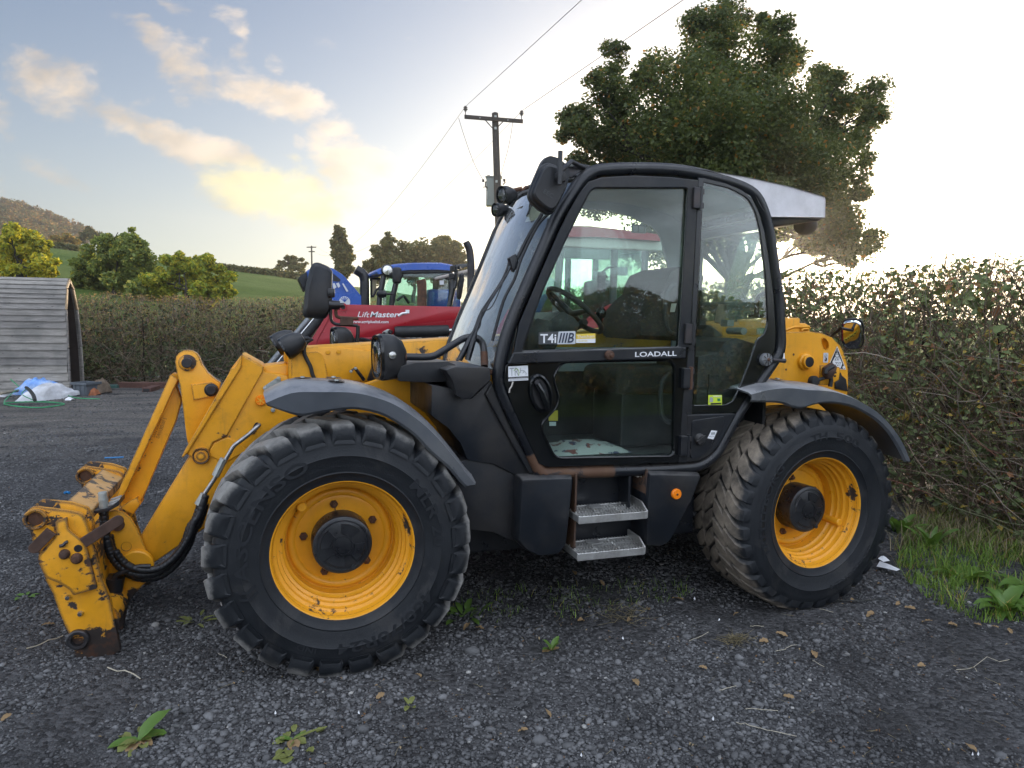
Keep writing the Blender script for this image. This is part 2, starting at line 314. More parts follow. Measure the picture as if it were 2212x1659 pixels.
# ---------------------------------------------------------------- geometry helpers
WL = {}
def wl(o):
    return WL.get(o.name, Vector((0, 0, 0))) if o is not None else Vector((0, 0, 0))
def empty(name, loc=(0, 0, 0), parent=None):
    o = bpy.data.objects.new(name, None); COL.objects.link(o); o.empty_display_size = 0.2
    if parent is not None: o.parent = parent
    o.location = Vector(loc)-wl(parent); WL[o.name] = Vector(loc); return o
def tag(o, label=None, cat=None, group=None, kind=None):
    if label: o['label'] = label
    if cat: o['category'] = cat
    if group: o['group'] = group
    if kind: o['kind'] = kind
    return o
class MB:
    def __init__(s): s.v = []; s.f = []; s.m = []; s.k = 0; s.mats = []
    def mi(s, mat):
        if mat not in s.mats: s.mats.append(mat)
        return s.mats.index(mat)
    def add(s, V, F, mat=None):
        n = len(s.v); i = s.mi(mat) if mat else 0
        s.v += [tuple(map(float, p)) for p in V]; s.f += [tuple(a+n for a in f) for f in F]; s.m += [i]*len(F); return s
    def box(s, x0, x1, y0, y1, z0, z1, mat=None):
        V = [(x, y, z) for x in (x0, x1) for y in (y0, y1) for z in (z0, z1)]
        return s.add(V, [(0, 1, 3, 2), (4, 6, 7, 5), (0, 4, 5, 1), (2, 3, 7, 6), (0, 2, 6, 4), (1, 5, 7, 3)], mat)
    def obox(s, c, ax, ay, az, mat=None):       # oriented box: centre and three half axes
        c, ax, ay, az = (np.array(q, float) for q in (c, ax, ay, az))
        V = [c+i*ax+j*ay+k*az for i in (-1, 1) for j in (-1, 1) for k in (-1, 1)]
        return s.add(V, [(0, 1, 3, 2), (4, 6, 7, 5), (0, 4, 5, 1), (2, 3, 7, 6), (0, 2, 6, 4), (1, 5, 7, 3)], mat)
    def tube(s, pts, rad, n=8, caps=True, mat=None, closed=False):
        P = np.array(pts, float); k = len(P); rad = np.broadcast_to(np.asarray(rad, float), (k,))
        if closed: T = np.roll(P, -1, 0)-np.roll(P, 1, 0)
        else: T = np.gradient(P, axis=0)
        T = T/(np.linalg.norm(T, axis=1, keepdims=True)+1e-9)
        a = np.array([0, 0, 1.0]) if abs(T[0][2]) < 0.9 else np.array([1.0, 0, 0])
        nrm = np.cross(T[0], a); nrm /= np.linalg.norm(nrm)
        V = []
        for i in range(k):
            nrm = nrm-T[i]*(nrm@T[i]); nrm /= np.linalg.norm(nrm)+1e-9; bn = np.cross(T[i], nrm)
            for j in range(n):
                th = 2*math.pi*j/n; V.append(P[i]+rad[i]*(math.cos(th)*nrm+math.sin(th)*bn))
        F = []
        for i in range(k if closed else k-1):
            i2 = (i+1) % k
            for j in range(n): F.append((i*n+j, i*n+(j+1) % n, i2*n+(j+1) % n, i2*n+j))
        if caps and not closed: F.append(tuple(range(n-1, -1, -1))); F.append(tuple((k-1)*n+j for j in range(n)))
        return s.add(V, F, mat)
    def lathe(s, prof, c=(0, 0, 0), n=48, mat=None, axis='y', cap0=False, cap1=False, a0=0, a1=2*math.pi):
        V = []; F = []; full = abs(a1-a0-2*math.pi) < 1e-6; m = n if full else n+1
        for (r, h) in prof:
            for j in range(m):
                th = a0+(a1-a0)*j/n; x, z = r*math.cos(th), r*math.sin(th)
                V.append((c[0]+x, c[1]+h, c[2]+z) if axis == 'y' else (c[0]+x, c[1]+z, c[2]+h) if axis == 'z' else (c[0]+h, c[1]+x, c[2]+z))
        for i in range(len(prof)-1):
            for j in range(n): F.append((i*m+j, i*m+(j+1) % m, (i+1)*m+(j+1) % m, (i+1)*m+j))
        if cap0: F.append(tuple(range(m)))
        if cap1: F.append(tuple((len(prof)-1)*m+j for j in range(m))[::-1])
        return s.add(V, F, mat)
    def cyl(s, p0, p1, r, n=16, mat=None, r1=None):
        return s.tube([p0, p1], [r, r if r1 is None else r1], n, True, mat)
    def prism(s, pts, y0, y1, mat=None):        # pts in (x, z)
        n = len(pts); V = [(x, y0, z) for x, z in pts]+[(x, y1, z) for x, z in pts]
        return s.add(V, [tuple(range(n)), tuple(range(2*n-1, n-1, -1))]+[(i, i+n, (i+1) % n+n, (i+1) % n) for i in range(n)], mat)
    def loft(s, loops, mat=None, caps=True, closed=True):
        n = len(loops[0]); V = [p for L in loops for p in L]; F = []
        for i in range(len(loops)-1):
            for j in range(n if closed else n-1): F.append((i*n+j, i*n+(j+1) % n, (i+1)*n+(j+1) % n, (i+1)*n+j))
        if caps and closed: F.append(tuple(range(n))[::-1]); F.append(tuple((len(loops)-1)*n+j for j in range(n)))
        return s.add(V, F, mat)
    def build(s, name, mat=None, parent=None, smooth=None, bevel=0.0, segs=2, recalc=True, angle=35):
        me = bpy.data.meshes.new(name); W0 = wl(parent)
        V = np.array(s.v, float)-np.array(W0)
        me.from_pydata(V.tolist(), [], s.f)
        if recalc:
            bm = bmesh.new(); bm.from_mesh(me); bmesh.ops.recalc_face_normals(bm, faces=bm.faces)
            if bevel > 0:
                es = [e for e in bm.edges if e.is_manifold and len(e.link_faces) == 2 and e.calc_face_angle(0) > R(angle)]
                bmesh.ops.bevel(bm, geom=es, offset=bevel, segments=segs, profile=0.5, affect='EDGES', clamp_overlap=True)
            bm.to_mesh(me); bm.free()
        mats = s.mats if any(x is not None for x in s.mats) else [mat]
        for x in (mats or [mat]):
            mm = MATS[x] if isinstance(x, str) else x
            if mm is None: mm = MATS[mat] if isinstance(mat, str) else mat
            me.materials.append(mm)
        if len(mats) > 1 and not bevel:
            me.polygons.foreach_set('material_index', np.array(s.m, dtype=np.int32))
        if smooth is not None:
            me.polygons.foreach_set('use_smooth', [True]*len(me.polygons))
            if smooth < 180: me.set_sharp_from_angle(angle=R(smooth))
        o = bpy.data.objects.new(name, me); COL.objects.link(o)
        if parent is not None: o.parent = parent
        WL[o.name] = Vector(W0); return o
def rnd(pts, r, n=4, closed=True):
    """round the corners of a polyline (same units as pts); r may be a list"""
    P = [np.array(p, float) for p in pts]; k = len(P); out = []
    rr = r if hasattr(r, '__len__') else [r]*k
    for i in range(k):
        if not closed and i in (0, k-1): out.append(P[i]); continue
        a, b, c = P[i-1], P[i], P[(i+1) % k]; la, lc = np.linalg.norm(a-b), np.linalg.norm(c-b)
        d = min(rr[i], la*0.48, lc*0.48)
        if d < 1e-6: out.append(b); continue
        s0 = b+(a-b)/la*d; s1 = b+(c-b)/lc*d
        for q in range(n+1):
            t_ = q/n; out.append((1-t_)**2*s0+2*t_*(1-t_)*b+t_**2*s1)
    return [tuple(p) for p in out]
def spline(pts, n=6, closed=False):
    P = np.array(pts, float); k = len(P); out = []
    for i in range(k if closed else k-1):
        if closed: a, b, c, d = P[i-1], P[i], P[(i+1) % k], P[(i+2) % k]
        else: a, b, c, d = P[max(i-1, 0)], P[i], P[i+1], P[min(i+2, k-1)]
        for q in range(n):
            t_ = q/n
            out.append(0.5*((2*b)+(-a+c)*t_+(2*a-5*b+4*c-d)*t_*t_+(-a+3*b-3*c+d)*t_**3))
    if not closed: out.append(P[-1])
    return [tuple(p) for p in out]
def plate_mesh(loops, thick, bevel=0.0, res=2):
    """flat plate with holes in the local XY plane, thickness along Z, centred"""
    cu = bpy.data.curves.new('tmp', 'CURVE'); cu.dimensions = '2D'; cu.fill_mode = 'BOTH'
    cu.extrude = max(thick/2-bevel, 0.0005); cu.bevel_depth = bevel; cu.bevel_resolution = 1; cu.offset = -bevel
    for L in loops:
        sp = cu.splines.new('POLY'); sp.points.add(len(L)-1)
        for p, (x, y) in zip(sp.points, L): p.co = (x, y, 0, 1)
        sp.use_cyclic_u = True
    ob = bpy.data.objects.new('tmp', cu); me = bpy.data.meshes.new_from_object(ob)
    V = np.empty(len(me.vertices)*3); me.vertices.foreach_get('co', V); V = V.reshape(-1, 3)
    F = [tuple(p.vertices) for p in me.polygons]
    bpy.data.objects.remove(ob); bpy.data.curves.remove(cu); bpy.data.meshes.remove(me)
    return V, F
def plate(mb, loops, y0, y1, bevel=0.004, mat=None):
    """loops in (x, z): plate standing in the X-Z plane between y0 and y1"""
    V, F = plate_mesh(loops, abs(y1-y0), bevel)
    ym = (y0+y1)/2
    return mb.add([(x, ym-z, y) for x, y, z in V], F, mat)
def ppart(name, uv, y0, y1, mat, parent, bevel=0.004, holes=(), r=0.0, smooth=None):
    """plate traced on the plane y0 (its visible face)"""
    loops = [PY(rnd(uv, r) if r else uv, y0)]+[PY(h, y0) for h in holes]
    mb = MB(); plate(mb, loops, y0, y1, bevel); return mb.build(name, mat, parent, smooth)
_txt = {}
def text_mesh(body, bold=False, shear=0.0, spacing=1.0):
    cu = bpy.data.curves.new('txt', 'FONT'); cu.body = body; cu.size = 1.0; cu.shear = shear; cu.space_character = spacing
    cu.align_x = 'LEFT'; cu.extrude = 0.0; cu.offset = 0.018 if bold else 0.0; cu.resolution_u = 3
    ob = bpy.data.objects.new('txt', cu); me = bpy.data.meshes.new_from_object(ob)
    V = np.empty(len(me.vertices)*3); me.vertices.foreach_get('co', V); V = V.reshape(-1, 3).copy(); F = [tuple(p.vertices) for p in me.polygons]
    bpy.data.objects.remove(ob); bpy.data.curves.remove(cu); bpy.data.meshes.remove(me); return V, F
def text_to(mb, body, o, xd, yd, width=None, height=None, bold=False, shear=0.0, mat=None):
    """flat lettering: o is the lower left corner, xd/yd unit directions; fitted to width (or cap height)"""
    V, F = text_mesh(body, bold, shear)
    V[:, 0] -= V[:, 0].min(); wid = V[:, 0].max(); hgt = 0.70
    sy = (height/hgt) if height else width/wid
    sx = (width/wid) if width else sy
    o, xd, yd = np.array(o, float), np.array(xd, float), np.array(yd, float)
    return mb.add([o+xd*p[0]*sx+yd*p[1]*sy for p in V], F, mat)
def label_text(name, body, uv0, uv1, uvh, y, mat, parent, bold=False, shear=0.0):
    """lettering whose baseline runs from uv0 to uv1 and whose cap height ends at uvh, on the plane y"""
    a, b_, h = (np.array(p3(q, y)) for q in (uv0, uv1, uvh))
    L = np.linalg.norm(b_-a); xd = (b_-a)/L; yd = np.array([-xd[2], 0, xd[0]]); hh = abs((h-a)@yd)
    mb = MB(); text_to(mb, body, a, xd, yd, width=L, height=hh, bold=bold, shear=shear); return mb.build(name, mat, parent, recalc=False)
def crop(s, ox, oy): return lambda *p: [(ox+s*x, oy+s*y) for x, y in p]
c1 = crop(.46296, 0, 713.2); c2 = crop(.42995, 384, 768); c3 = crop(.3968, 932.6, 301.7); c4 = crop(.33065, 932.6, 713.2)
c5 = crop(.41333, 1426.4, 658.3); c6 = crop(.14878, 1618.4, 658.3); c7 = crop(.29769, 27.43, 960.06); c8 = crop(.17361, 329.2, 713.2)
c9 = crop(.14881, 932.6, 301.7); c10 = crop(.27282, 1124.6, 411.5); c11 = crop(.19848, 987.5, 713.2); c4b = crop(.24801, 548.6, 466.3)
def inset(P, k):
    c = np.mean(P, axis=0); return [tuple(c+(np.array(p)-c)*k) for p in P]

# ================================================================ GROUND
def np_mesh(name, V, F, mat, parent=None, smooth=False, colors=None):
    me = bpy.data.meshes.new(name); V = np.asarray(V, np.float32); F = np.asarray(F, np.int32); k = F.shape[1]
    if parent is not None: V = V-np.array(wl(parent), np.float32)
    me.vertices.add(len(V)); me.vertices.foreach_set('co', V.ravel())
    me.loops.add(F.size); me.loops.foreach_set('vertex_index', F.ravel())
    me.polygons.add(len(F)); me.polygons.foreach_set('loop_start', np.arange(0, F.size, k, dtype=np.int32))
    if smooth: me.polygons.foreach_set('use_smooth', np.ones(len(F), bool))
    me.materials.append(MATS[mat] if isinstance(mat, str) else mat)
    me.update(calc_edges=True)
    o = bpy.data.objects.new(name, me); COL.objects.link(o)
    if parent is not None: o.parent = parent
    WL[o.name] = Vector(wl(parent)) if parent is not None else Vector((0, 0, 0)); return o
def grid(xs, ys, fz):
    X, Y = np.meshgrid(xs, ys, indexing='ij'); Z = fz(X, Y); V = np.stack([X, Y, Z], -1).reshape(-1, 3); n, m = len(xs), len(ys)
    i, j = np.meshgrid(np.arange(n-1), np.arange(m-1), indexing='ij'); a = (i*m+j).ravel()
    return V, np.stack([a, a+m, a+m+1, a+1], 1)
def vnoise(X, Y, s, seed):
    g = np.random.default_rng(seed).random((64, 64)); x = (X/s) % 64; y = (Y/s) % 64
    x0 = np.floor(x).astype(int) % 64; y0 = np.floor(y).astype(int) % 64; fx = x-np.floor(x); fy = y-np.floor(y); fx = fx*fx*(3-2*fx); fy = fy*fy*(3-2*fy); x1 = (x0+1) % 64; y1 = (y0+1) % 64
    return (g[x0, y0]*(1-fx)+g[x1, y0]*fx)*(1-fy)+(g[x0, y1]*(1-fx)+g[x1, y1]*fx)*fy
def yard_z(X, Y):
    near = np.exp(-((X-1.3)**2/14+(Y+.6)**2/5))
    cg = np.exp(-((X+1.1)**2/.35+(Y+.1)**2/.8))
    return ((vnoise(X, Y, .9, 1)-.5)*.030+(vnoise(X, Y, .35, 2)-.5)*.012)*(1-.6*near)*(1-.8*cg)-.034*cg
# gravel material: dark crushed road planings, damp patches, dusty wheel tracks further back
m, t, b = new_mat('gravel_ground'); co = t.node('ShaderNodeNewGeometry').outputs['Position']
vo = t.node('ShaderNodeTexVoronoi', {'Vector': co, 'Scale': 48.0}); vo2 = t.node('ShaderNodeTexVoronoi', {'Vector': co, 'Scale': 105.0})
sep = t.node('ShaderNodeSeparateXYZ', {0: co})
pn = t.noise(co, 1.1, 5.0, 0.6); pn2 = t.noise(t.mapping(co, (.35, 1.6, 1)), 1.2, 5.0, 0.65)
hs = t.node('ShaderNodeSeparateColor', {0: vo.outputs['Color']}).outputs[0]
c = t.mix(hs, (0.022, 0.0215, 0.0225), (0.098, 0.097, 0.099))
c = t.mix(t.smooth(pn, 0.48, 0.66), c, t.mix(0.62, c, (0.020, 0.0195, 0.0195)))
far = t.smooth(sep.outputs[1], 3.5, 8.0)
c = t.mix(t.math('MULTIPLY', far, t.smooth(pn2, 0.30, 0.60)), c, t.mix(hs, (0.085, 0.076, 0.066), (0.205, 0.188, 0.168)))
t.set(b, 'Base Color', c); b.inputs['Roughness'].default_value = 0.85; b.inputs['Specular IOR Level'].default_value = 0.3
hgt = t.math('ADD', t.math('MULTIPLY', vo.outputs['Distance'], -1.0), t.math('MULTIPLY', vo2.outputs['Distance'], -0.45))
t.set(b, 'Normal', t.node('ShaderNodeBump', {'Strength': 0.9, 'Distance': 0.016, 'Height': hgt})); MATS['gravel_ground'] = m
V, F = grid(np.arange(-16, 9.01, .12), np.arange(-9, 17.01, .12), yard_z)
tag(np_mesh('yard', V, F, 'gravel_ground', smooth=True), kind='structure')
m, t, b = new_mat('field_grass'); co = t.node('ShaderNodeNewGeometry').outputs['Position']
n1 = t.noise(co, .35, 8.0, .7); n2 = t.noise(co, .06, 4.0, .6); n3 = t.noise(t.mapping(co, (1, 1, 1)), 3.0, 3.0, .6)
c = t.mix(t.lin(n1, .3, .7), (0.075, 0.120, 0.024), (0.120, 0.180, 0.042)); c = t.mix(t.smooth(n2, .4, .65), c, (0.14, 0.18, 0.046)); c = t.mix(t.math('MULTIPLY', t.smooth(n3, .5, .7), .4), c, (0.058, 0.095, 0.024))
t.set(b, 'Base Color', c); b.inputs['Roughness'].default_value = .9; b.inputs['Specular IOR Level'].default_value = .1
t.set(b, 'Normal', t.node('ShaderNodeBump', {'Strength': 1.0, 'Distance': .25, 'Height': t.noise(co, 2.2, 8.0, .75)})); MATS['field_grass'] = m
# field behind the yard, rising to the left: heights measured along the view (d) and across it (s)
cR = np.array([math.cos(YAW), -math.sin(YAW)]); cF = np.array([math.sin(YAW), math.cos(YAW)])
def ds(X, Y): dx, dy = X-CAM[0], Y-CAM[1]; return dx*cF[0]+dy*cF[1], dx*cR[0]+dy*cR[1]
def field_z(X, Y):
    d, s = ds(X, Y)
    tan_ = np.clip(.0150-.113*(s/np.maximum(d, 1)), .008, .16)          # elevation of the field's top edge
    zr = 1.7+tan_*92
    k = np.clip((d-21)/(92-21), 0, 1); z = -.03+(zr+.03)*(k**.85)
    hill = np.clip((d-100)/260, 0, 1); hs_ = np.clip((-(s/np.maximum(d, 1))-.38)/.35, 0, 1.4)
    z = z+hill*(hs_*27)-np.clip((d-96)/200, 0, 1)*zr*.5*(1-np.clip(hs_*3, 0, 1))
    z = np.where(d < 21, -.03, z)
    return z+(vnoise(X, Y, 6, 5)-.5)*.35*np.clip((d-22)/20, 0, 1)
xs = np.r_[np.arange(-500, -150, 12.), np.arange(-150, 60, 2.), np.arange(60, 520, 14.)]; ys = np.r_[np.arange(14.5, 120, 1.5), np.arange(120, 620, 12.)]
V, F = grid(xs, ys, field_z); tag(np_mesh('field', V, F, 'field_grass', smooth=True), kind='structure')
V, F = grid(np.r_[-700., -500, -100, -40, 0, 40, 100, 500, 700], np.r_[-700., -500, -100, -20, 0, 14.6, 40, 100, 500, 700], lambda X, Y: X*0-.09)
tag(np_mesh('ground', V, F, 'field_grass'), kind='structure')

# loose stones: angular crushed rock lying on the yard
def ico():
    bm = bmesh.new(); bmesh.ops.create_icosphere(bm, subdivisions=1, radius=1.0)
    v = np.array([x.co[:] for x in bm.verts]); f = np.array([[q.index for q in x.verts] for x in bm.faces]); bm.free(); return v, f
IV, IF = ico()
m, t, b = new_mat('stones'); gi = t.node('ShaderNodeNewGeometry'); rr = gi.outputs['Random Per Island']; co = gi.outputs['Position']
c = t.mix(rr, (0.050, 0.0500, 0.0515), (0.175, 0.175, 0.178)); c = t.mix(t.smooth(rr, .9945, .997), c, (0.36, 0.35, 0.33)); c = t.mix(t.smooth(t.noise(co, 1.1, 5.0, .6), .48, .66), c, t.mix(.55, c, (0.016, 0.016, 0.018)))
c = t.mix(t.math('MULTIPLY', t.smooth(t.noise(co, 90., 3.), .5, .7), .5), c, t.mix(.5, c, (0.13, 0.125, 0.12)))
t.set(b, 'Base Color', c); b.inputs['Roughness'].default_value = .8; b.inputs['Specular IOR Level'].default_value = .35; MATS['stones'] = m
OV = np.array([(1, 0, 0), (-1, 0, 0), (0, 1, 0), (0, -1, 0), (0, 0, 1), (0, 0, -1)], float); OF = np.array([(0, 2, 4), (2, 1, 4), (1, 3, 4), (3, 0, 4), (2, 0, 5), (1, 2, 5), (3, 1, 5), (0, 3, 5)])
def stones(n, seed, small):
    rg = np.random.default_rng(seed); P = []; BV, BF = (OV, OF) if small else (IV, IF); nv = len(BV)
    # denser where the yard is near and loose, thinner on the compacted wheel tracks and with distance
    while sum(map(len, P)) < n:
        k = 40000; d = 2.2+rg.random(k)**1.5*13.0; s = (rg.random(k)*2-1)*(.40+.78*d); x = CAM[0]+cF[0]*d+cR[0]*s; y = CAM[1]+cF[1]*d+cR[1]*s
        loose = vnoise(x, y, .55, 9)*.45+vnoise(x, y, .16, 10)*.35+vnoise(x*.5+y*.3, y*1.5, .9, 12)*.2
        ok = (x > -12) & (x < 5.1) & (y < 14) & (rg.random(k) < np.clip(1.9-d/8.5, .12, 1)) & (loose > (.30 if small else .36)+.24*rg.random(k)); P.append(np.stack([x[ok], y[ok], d[ok]], 1))
    P = np.concatenate(P)[:n]
    if small: size = .0022+.0032*rg.random(n)**1.5+.0004*P[:, 2]
    else: size = .0042+.0052*rg.random(n)**2.4+.010*(rg.random(n)**18)+.0005*P[:, 2]; size = np.where(rg.random(n) < .003, size*2.1, size)
    V = BV[None]*(1+.40*(rg.random((n, nv, 1))-.5)+.28*(rg.random((n, nv, 3))-.5))
    V = V*np.stack([1.2+.5*rg.random(n), .8+.4*rg.random(n), .55+.35*rg.random(n)], 1)[:, None, :]
    a = rg.random(n)*6.283; ca, sa = np.cos(a)[:, None], np.sin(a)[:, None]; X = V[..., 0]*ca-V[..., 1]*sa; Y = V[..., 0]*sa+V[..., 1]*ca
    V = np.stack([X, Y, V[..., 2]], -1)*size[:, None, None]
    V[..., 0] += P[:, None, 0]; V[..., 1] += P[:, None, 1]; V[..., 2] += (yard_z(P[:, 0], P[:, 1])+size*.30)[:, None]
    F = (BF[None]+nv*np.arange(n)[:, None, None]).reshape(-1, 3); return V.reshape(-1, 3), F
def cat_mesh(parts):
    off = 0; VV = []; FF = []
    for V, F in parts: VV.append(V); FF.append(F+off); off += len(V)
    return np.concatenate(VV), np.concatenate(FF)
V, F = cat_mesh([stones(32000, 21, False), stones(66000, 22, True)]); tag(np_mesh('gravel', V, F, 'stones'), kind='stuff')

# ================================================================ FOLIAGE KIT
def leaf_mat(name, cols, trans=.4, rough=.55, spec=.35):
    m, t, b = new_mat(name); gi = t.node('ShaderNodeNewGeometry'); r = gi.outputs['Random Per Island']
    ramp = t.node('ShaderNodeValToRGB', {0: r}); cr = ramp.color_ramp; cr.interpolation = 'CONSTANT'
    while len(cr.elements) < len(cols): cr.elements.new(.5)
    acc_ = 0
    tot_ = sum(w_ for w_, _ in cols)
    for e, (w_, c_) in zip(cr.elements, cols): e.position = acc_/tot_; e.color = (*c_, 1); acc_ += w_
    hv = t.math('FRACT', t.math('MULTIPLY', r, 37.13)); c = t.mix(1.0, ramp.outputs[0], t.mix(hv, (.72, .74, .7), (1.22, 1.2, 1.2)), 'MULTIPLY')
    t.set(b, 'Base Color', c); b.inputs['Roughness'].default_value = rough; b.inputs['Specular IOR Level'].default_value = spec
    tl = t.node('ShaderNodeBsdfTranslucent', {'Color': t.mix(1.0, c, (1.35, 1.3, .75), 'MULTIPLY')}); mx = t.node('ShaderNodeMixShader', {0: trans, 1: b.outputs[0], 2: tl.outputs[0]})
    t.l.new(mx.outputs[0], t.n['Material Output'].inputs[0]); MATS[name] = m
leaf_mat('oak_leaf', [(5, (0.085, 0.110, 0.041)), (3, (0.119, 0.143, 0.045)), (.2, (0.236, 0.179, 0.045)), (.2, (0.335, 0.165, 0.037))], .42)
leaf_mat('yellow_leaf', [(4, (0.525, 0.480, 0.054)), (3, (0.331, 0.362, 0.054)), (2, (0.650, 0.538, 0.058)), (1, (0.165, 0.218, 0.046))], .45)
leaf_mat('green_leaf', [(5, (0.208, 0.260, 0.082)), (3, (0.270, 0.314, 0.090)), (1, (0.486, 0.432, 0.090)), (1, (0.154, 0.208, 0.072))], .42)
leaf_mat('mixed_leaf', [(4, (0.422, 0.428, 0.059)), (3, (0.252, 0.325, 0.059)), (2, (0.590, 0.502, 0.065)), (1, (0.155, 0.207, 0.047))], .45)
leaf_mat('far_dark_leaf', [(5, (0.107, 0.119, 0.048)), (2, (0.178, 0.155, 0.058)), (1, (0.238, 0.178, 0.060))], .4)
leaf_mat('wood_leaf', [(4, (0.222, 0.154, 0.061)), (3, (0.172, 0.163, 0.061)), (3, (0.302, 0.163, 0.058)), (1, (0.101, 0.106, 0.050))], .35)
leaf_mat('rust_leaf', [(4, (0.338, 0.202, 0.033)), (2, (0.260, 0.208, 0.039)), (1, (0.143, 0.130, 0.033))], .4)
leaf_mat('bramble_leaf', [(6, (0.153, 0.197, 0.080)), (4, (0.202, 0.250, 0.101)), (2, (0.108, 0.138, 0.059)), (1, (0.432, 0.323, 0.072)), (.8, (0.323, 0.157, 0.072))], .12, .55, .3)
leaf_mat('hedge_leaf', [(5, (0.122, 0.133, 0.048)), (3, (0.175, 0.167, 0.060)), (2, (0.256, 0.153, 0.068)), (1.2, (0.367, 0.251, 0.064))], .3)
leaf_mat('hedge_dark_leaf', [(5, (0.045, 0.064, 0.030)), (3, (0.062, 0.085, 0.038)), (1, (0.11, 0.115, 0.045)), (1, (0.085, 0.062, 0.042))], .15)  # dark green foliage of the clipped back hedge
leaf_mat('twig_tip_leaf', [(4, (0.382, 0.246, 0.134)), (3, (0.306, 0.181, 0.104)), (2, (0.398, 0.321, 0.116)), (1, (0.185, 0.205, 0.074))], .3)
leaf_mat('grass_blade', [(5, (0.150, 0.254, 0.043)), (3, (0.215, 0.312, 0.055)), (1, (0.365, 0.302, 0.098)), (1, (0.097, 0.176, 0.031))], .35)
leaf_mat('twig', [(4, (0.138, 0.096, 0.071)), (3, (0.195, 0.145, 0.111)), (2, (0.265, 0.226, 0.189)), (1, (0.092, 0.065, 0.050))], 0.0, .8, .2)
leaf_mat('bramble_cane', [(4, (0.198, 0.140, 0.104)), (3, (0.281, 0.235, 0.188)), (2, (0.150, 0.160, 0.085)), (1, (0.206, 0.094, 0.066))], 0.0, .7, .3)
leaf_mat('dry_grass', [(4, (0.28, 0.235, 0.14)), (3, (0.20, 0.165, 0.095))], .2)
simple('bark', (0.022, 0.018, 0.014), .9, var=.3, vscale=8, bump=.6, bscale=30)
m = MATS['wood_leaf']; t = NT(m.node_tree); b = t.n['Principled BSDF']; o_ = b.inputs['Base Color'].links[0].from_socket
co = t.node('ShaderNodeNewGeometry').outputs['Position']; k1 = t.lin(t.noise(co, .085, 3.0, .6), .32, .68, .35, 1.55); k2 = t.node('ShaderNodeCombineColor', {0: k1, 1: t.math('MULTIPLY', k1, t.lin(t.noise(co, .05, 2.0), .35, .65, .8, 1.15)), 2: t.math('MULTIPLY', k1, .9)})
t.set(b, 'Base Color', t.mix(1.0, o_, k2.outputs[0], 'MULTIPLY'))
def rand_dirs(n, rg): v = rg.normal(size=(n, 3)); return v/np.linalg.norm(v, axis=1, keepdims=True)
def leaves(P, size, rg, up=.25, aspect=.62, nrm=None):
    """P (n,3) points -> folded leaf quads (two triangles each)"""
    n = len(P); d = rand_dirs(n, rg); d[:, 2] *= .7; d /= np.linalg.norm(d, axis=1, keepdims=True)
    nn = rand_dirs(n, rg); nn[:, 2] += up*2
    if nrm is not None: nn = nn*.8+nrm
    sd = np.cross(d, nn); sd /= np.linalg.norm(sd, axis=1, keepdims=True)+1e-9; nn = np.cross(sd, d)
    L = (size*(.6+.8*rg.random(n)))[:, None] if np.ndim(size) else (size*(.6+.8*rg.random(n)))[:, None]
    a = P-d*L*.5; tip = P+d*L*.5; fold = nn*L*.16
    V = np.stack([a, P+sd*L*aspect*.5+fold-d*L*.05, tip, P-sd*L*aspect*.5+fold-d*L*.05], 1).reshape(-1, 3)
    k = 4*np.arange(n)[:, None]; F = np.concatenate([k+np.array([0, 1, 2]), k+np.array([0, 2, 3])], 1).reshape(-1, 3); return V, F
def twigs(A, D, L, r, rg, bend=.35, segs=2):
    """n bent three-sided twigs from A along D (unit) of length L"""
    n = len(A); pts = [A]; d = D.copy()
    for s_ in range(segs):
        d = d+rand_dirs(n, rg)*bend; d /= np.linalg.norm(d, axis=1, keepdims=True); pts.append(pts[-1]+d*(L/segs)[:, None])
    V = []
    for i, p in enumerate(pts):
        t_ = pts[min(i+1, segs)]-pts[max(i-1, 0)]; t_ /= np.linalg.norm(t_, axis=1, keepdims=True)+1e-9
        a = np.cross(t_, np.array([.3, .5, .81])); a /= np.linalg.norm(a, axis=1, keepdims=True)+1e-9; b_ = np.cross(t_, a); rad = (r*(1-.7*i/segs))[:, None]
        for k in range(3): V.append(p+rad*(math.cos(2.094*k)*a+math.sin(2.094*k)*b_))
    m_ = 3*(segs+1); V = np.stack(V, 1).reshape(-1, 3); F = []
    for i in range(segs):
        for k in range(3): a, b_, c_, e = i*3+k, i*3+(k+1) % 3, (i+1)*3+(k+1) % 3, (i+1)*3+k; F += [[a, b_, c_], [a, c_, e]]
    F = (np.array(F)[None]+m_*np.arange(n)[:, None, None]).reshape(-1, 3); return V, F
def join(parts):
    off = 0; VV = []; FF = []
    for V, F in parts: VV.append(V); FF.append(F+off); off += len(V)
    return np.concatenate(VV), np.concatenate(FF)
def wander(a, b_, n, amp, rg):
    a, b_ = np.array(a, float), np.array(b_, float); ts = np.linspace(0, 1, n)[:, None]; P = a+(b_-a)*ts; w_ = rg.normal(size=(n, 3))*amp*np.linalg.norm(b_-a); w_ *= np.sin(np.pi*ts); P = P+w_
    return P
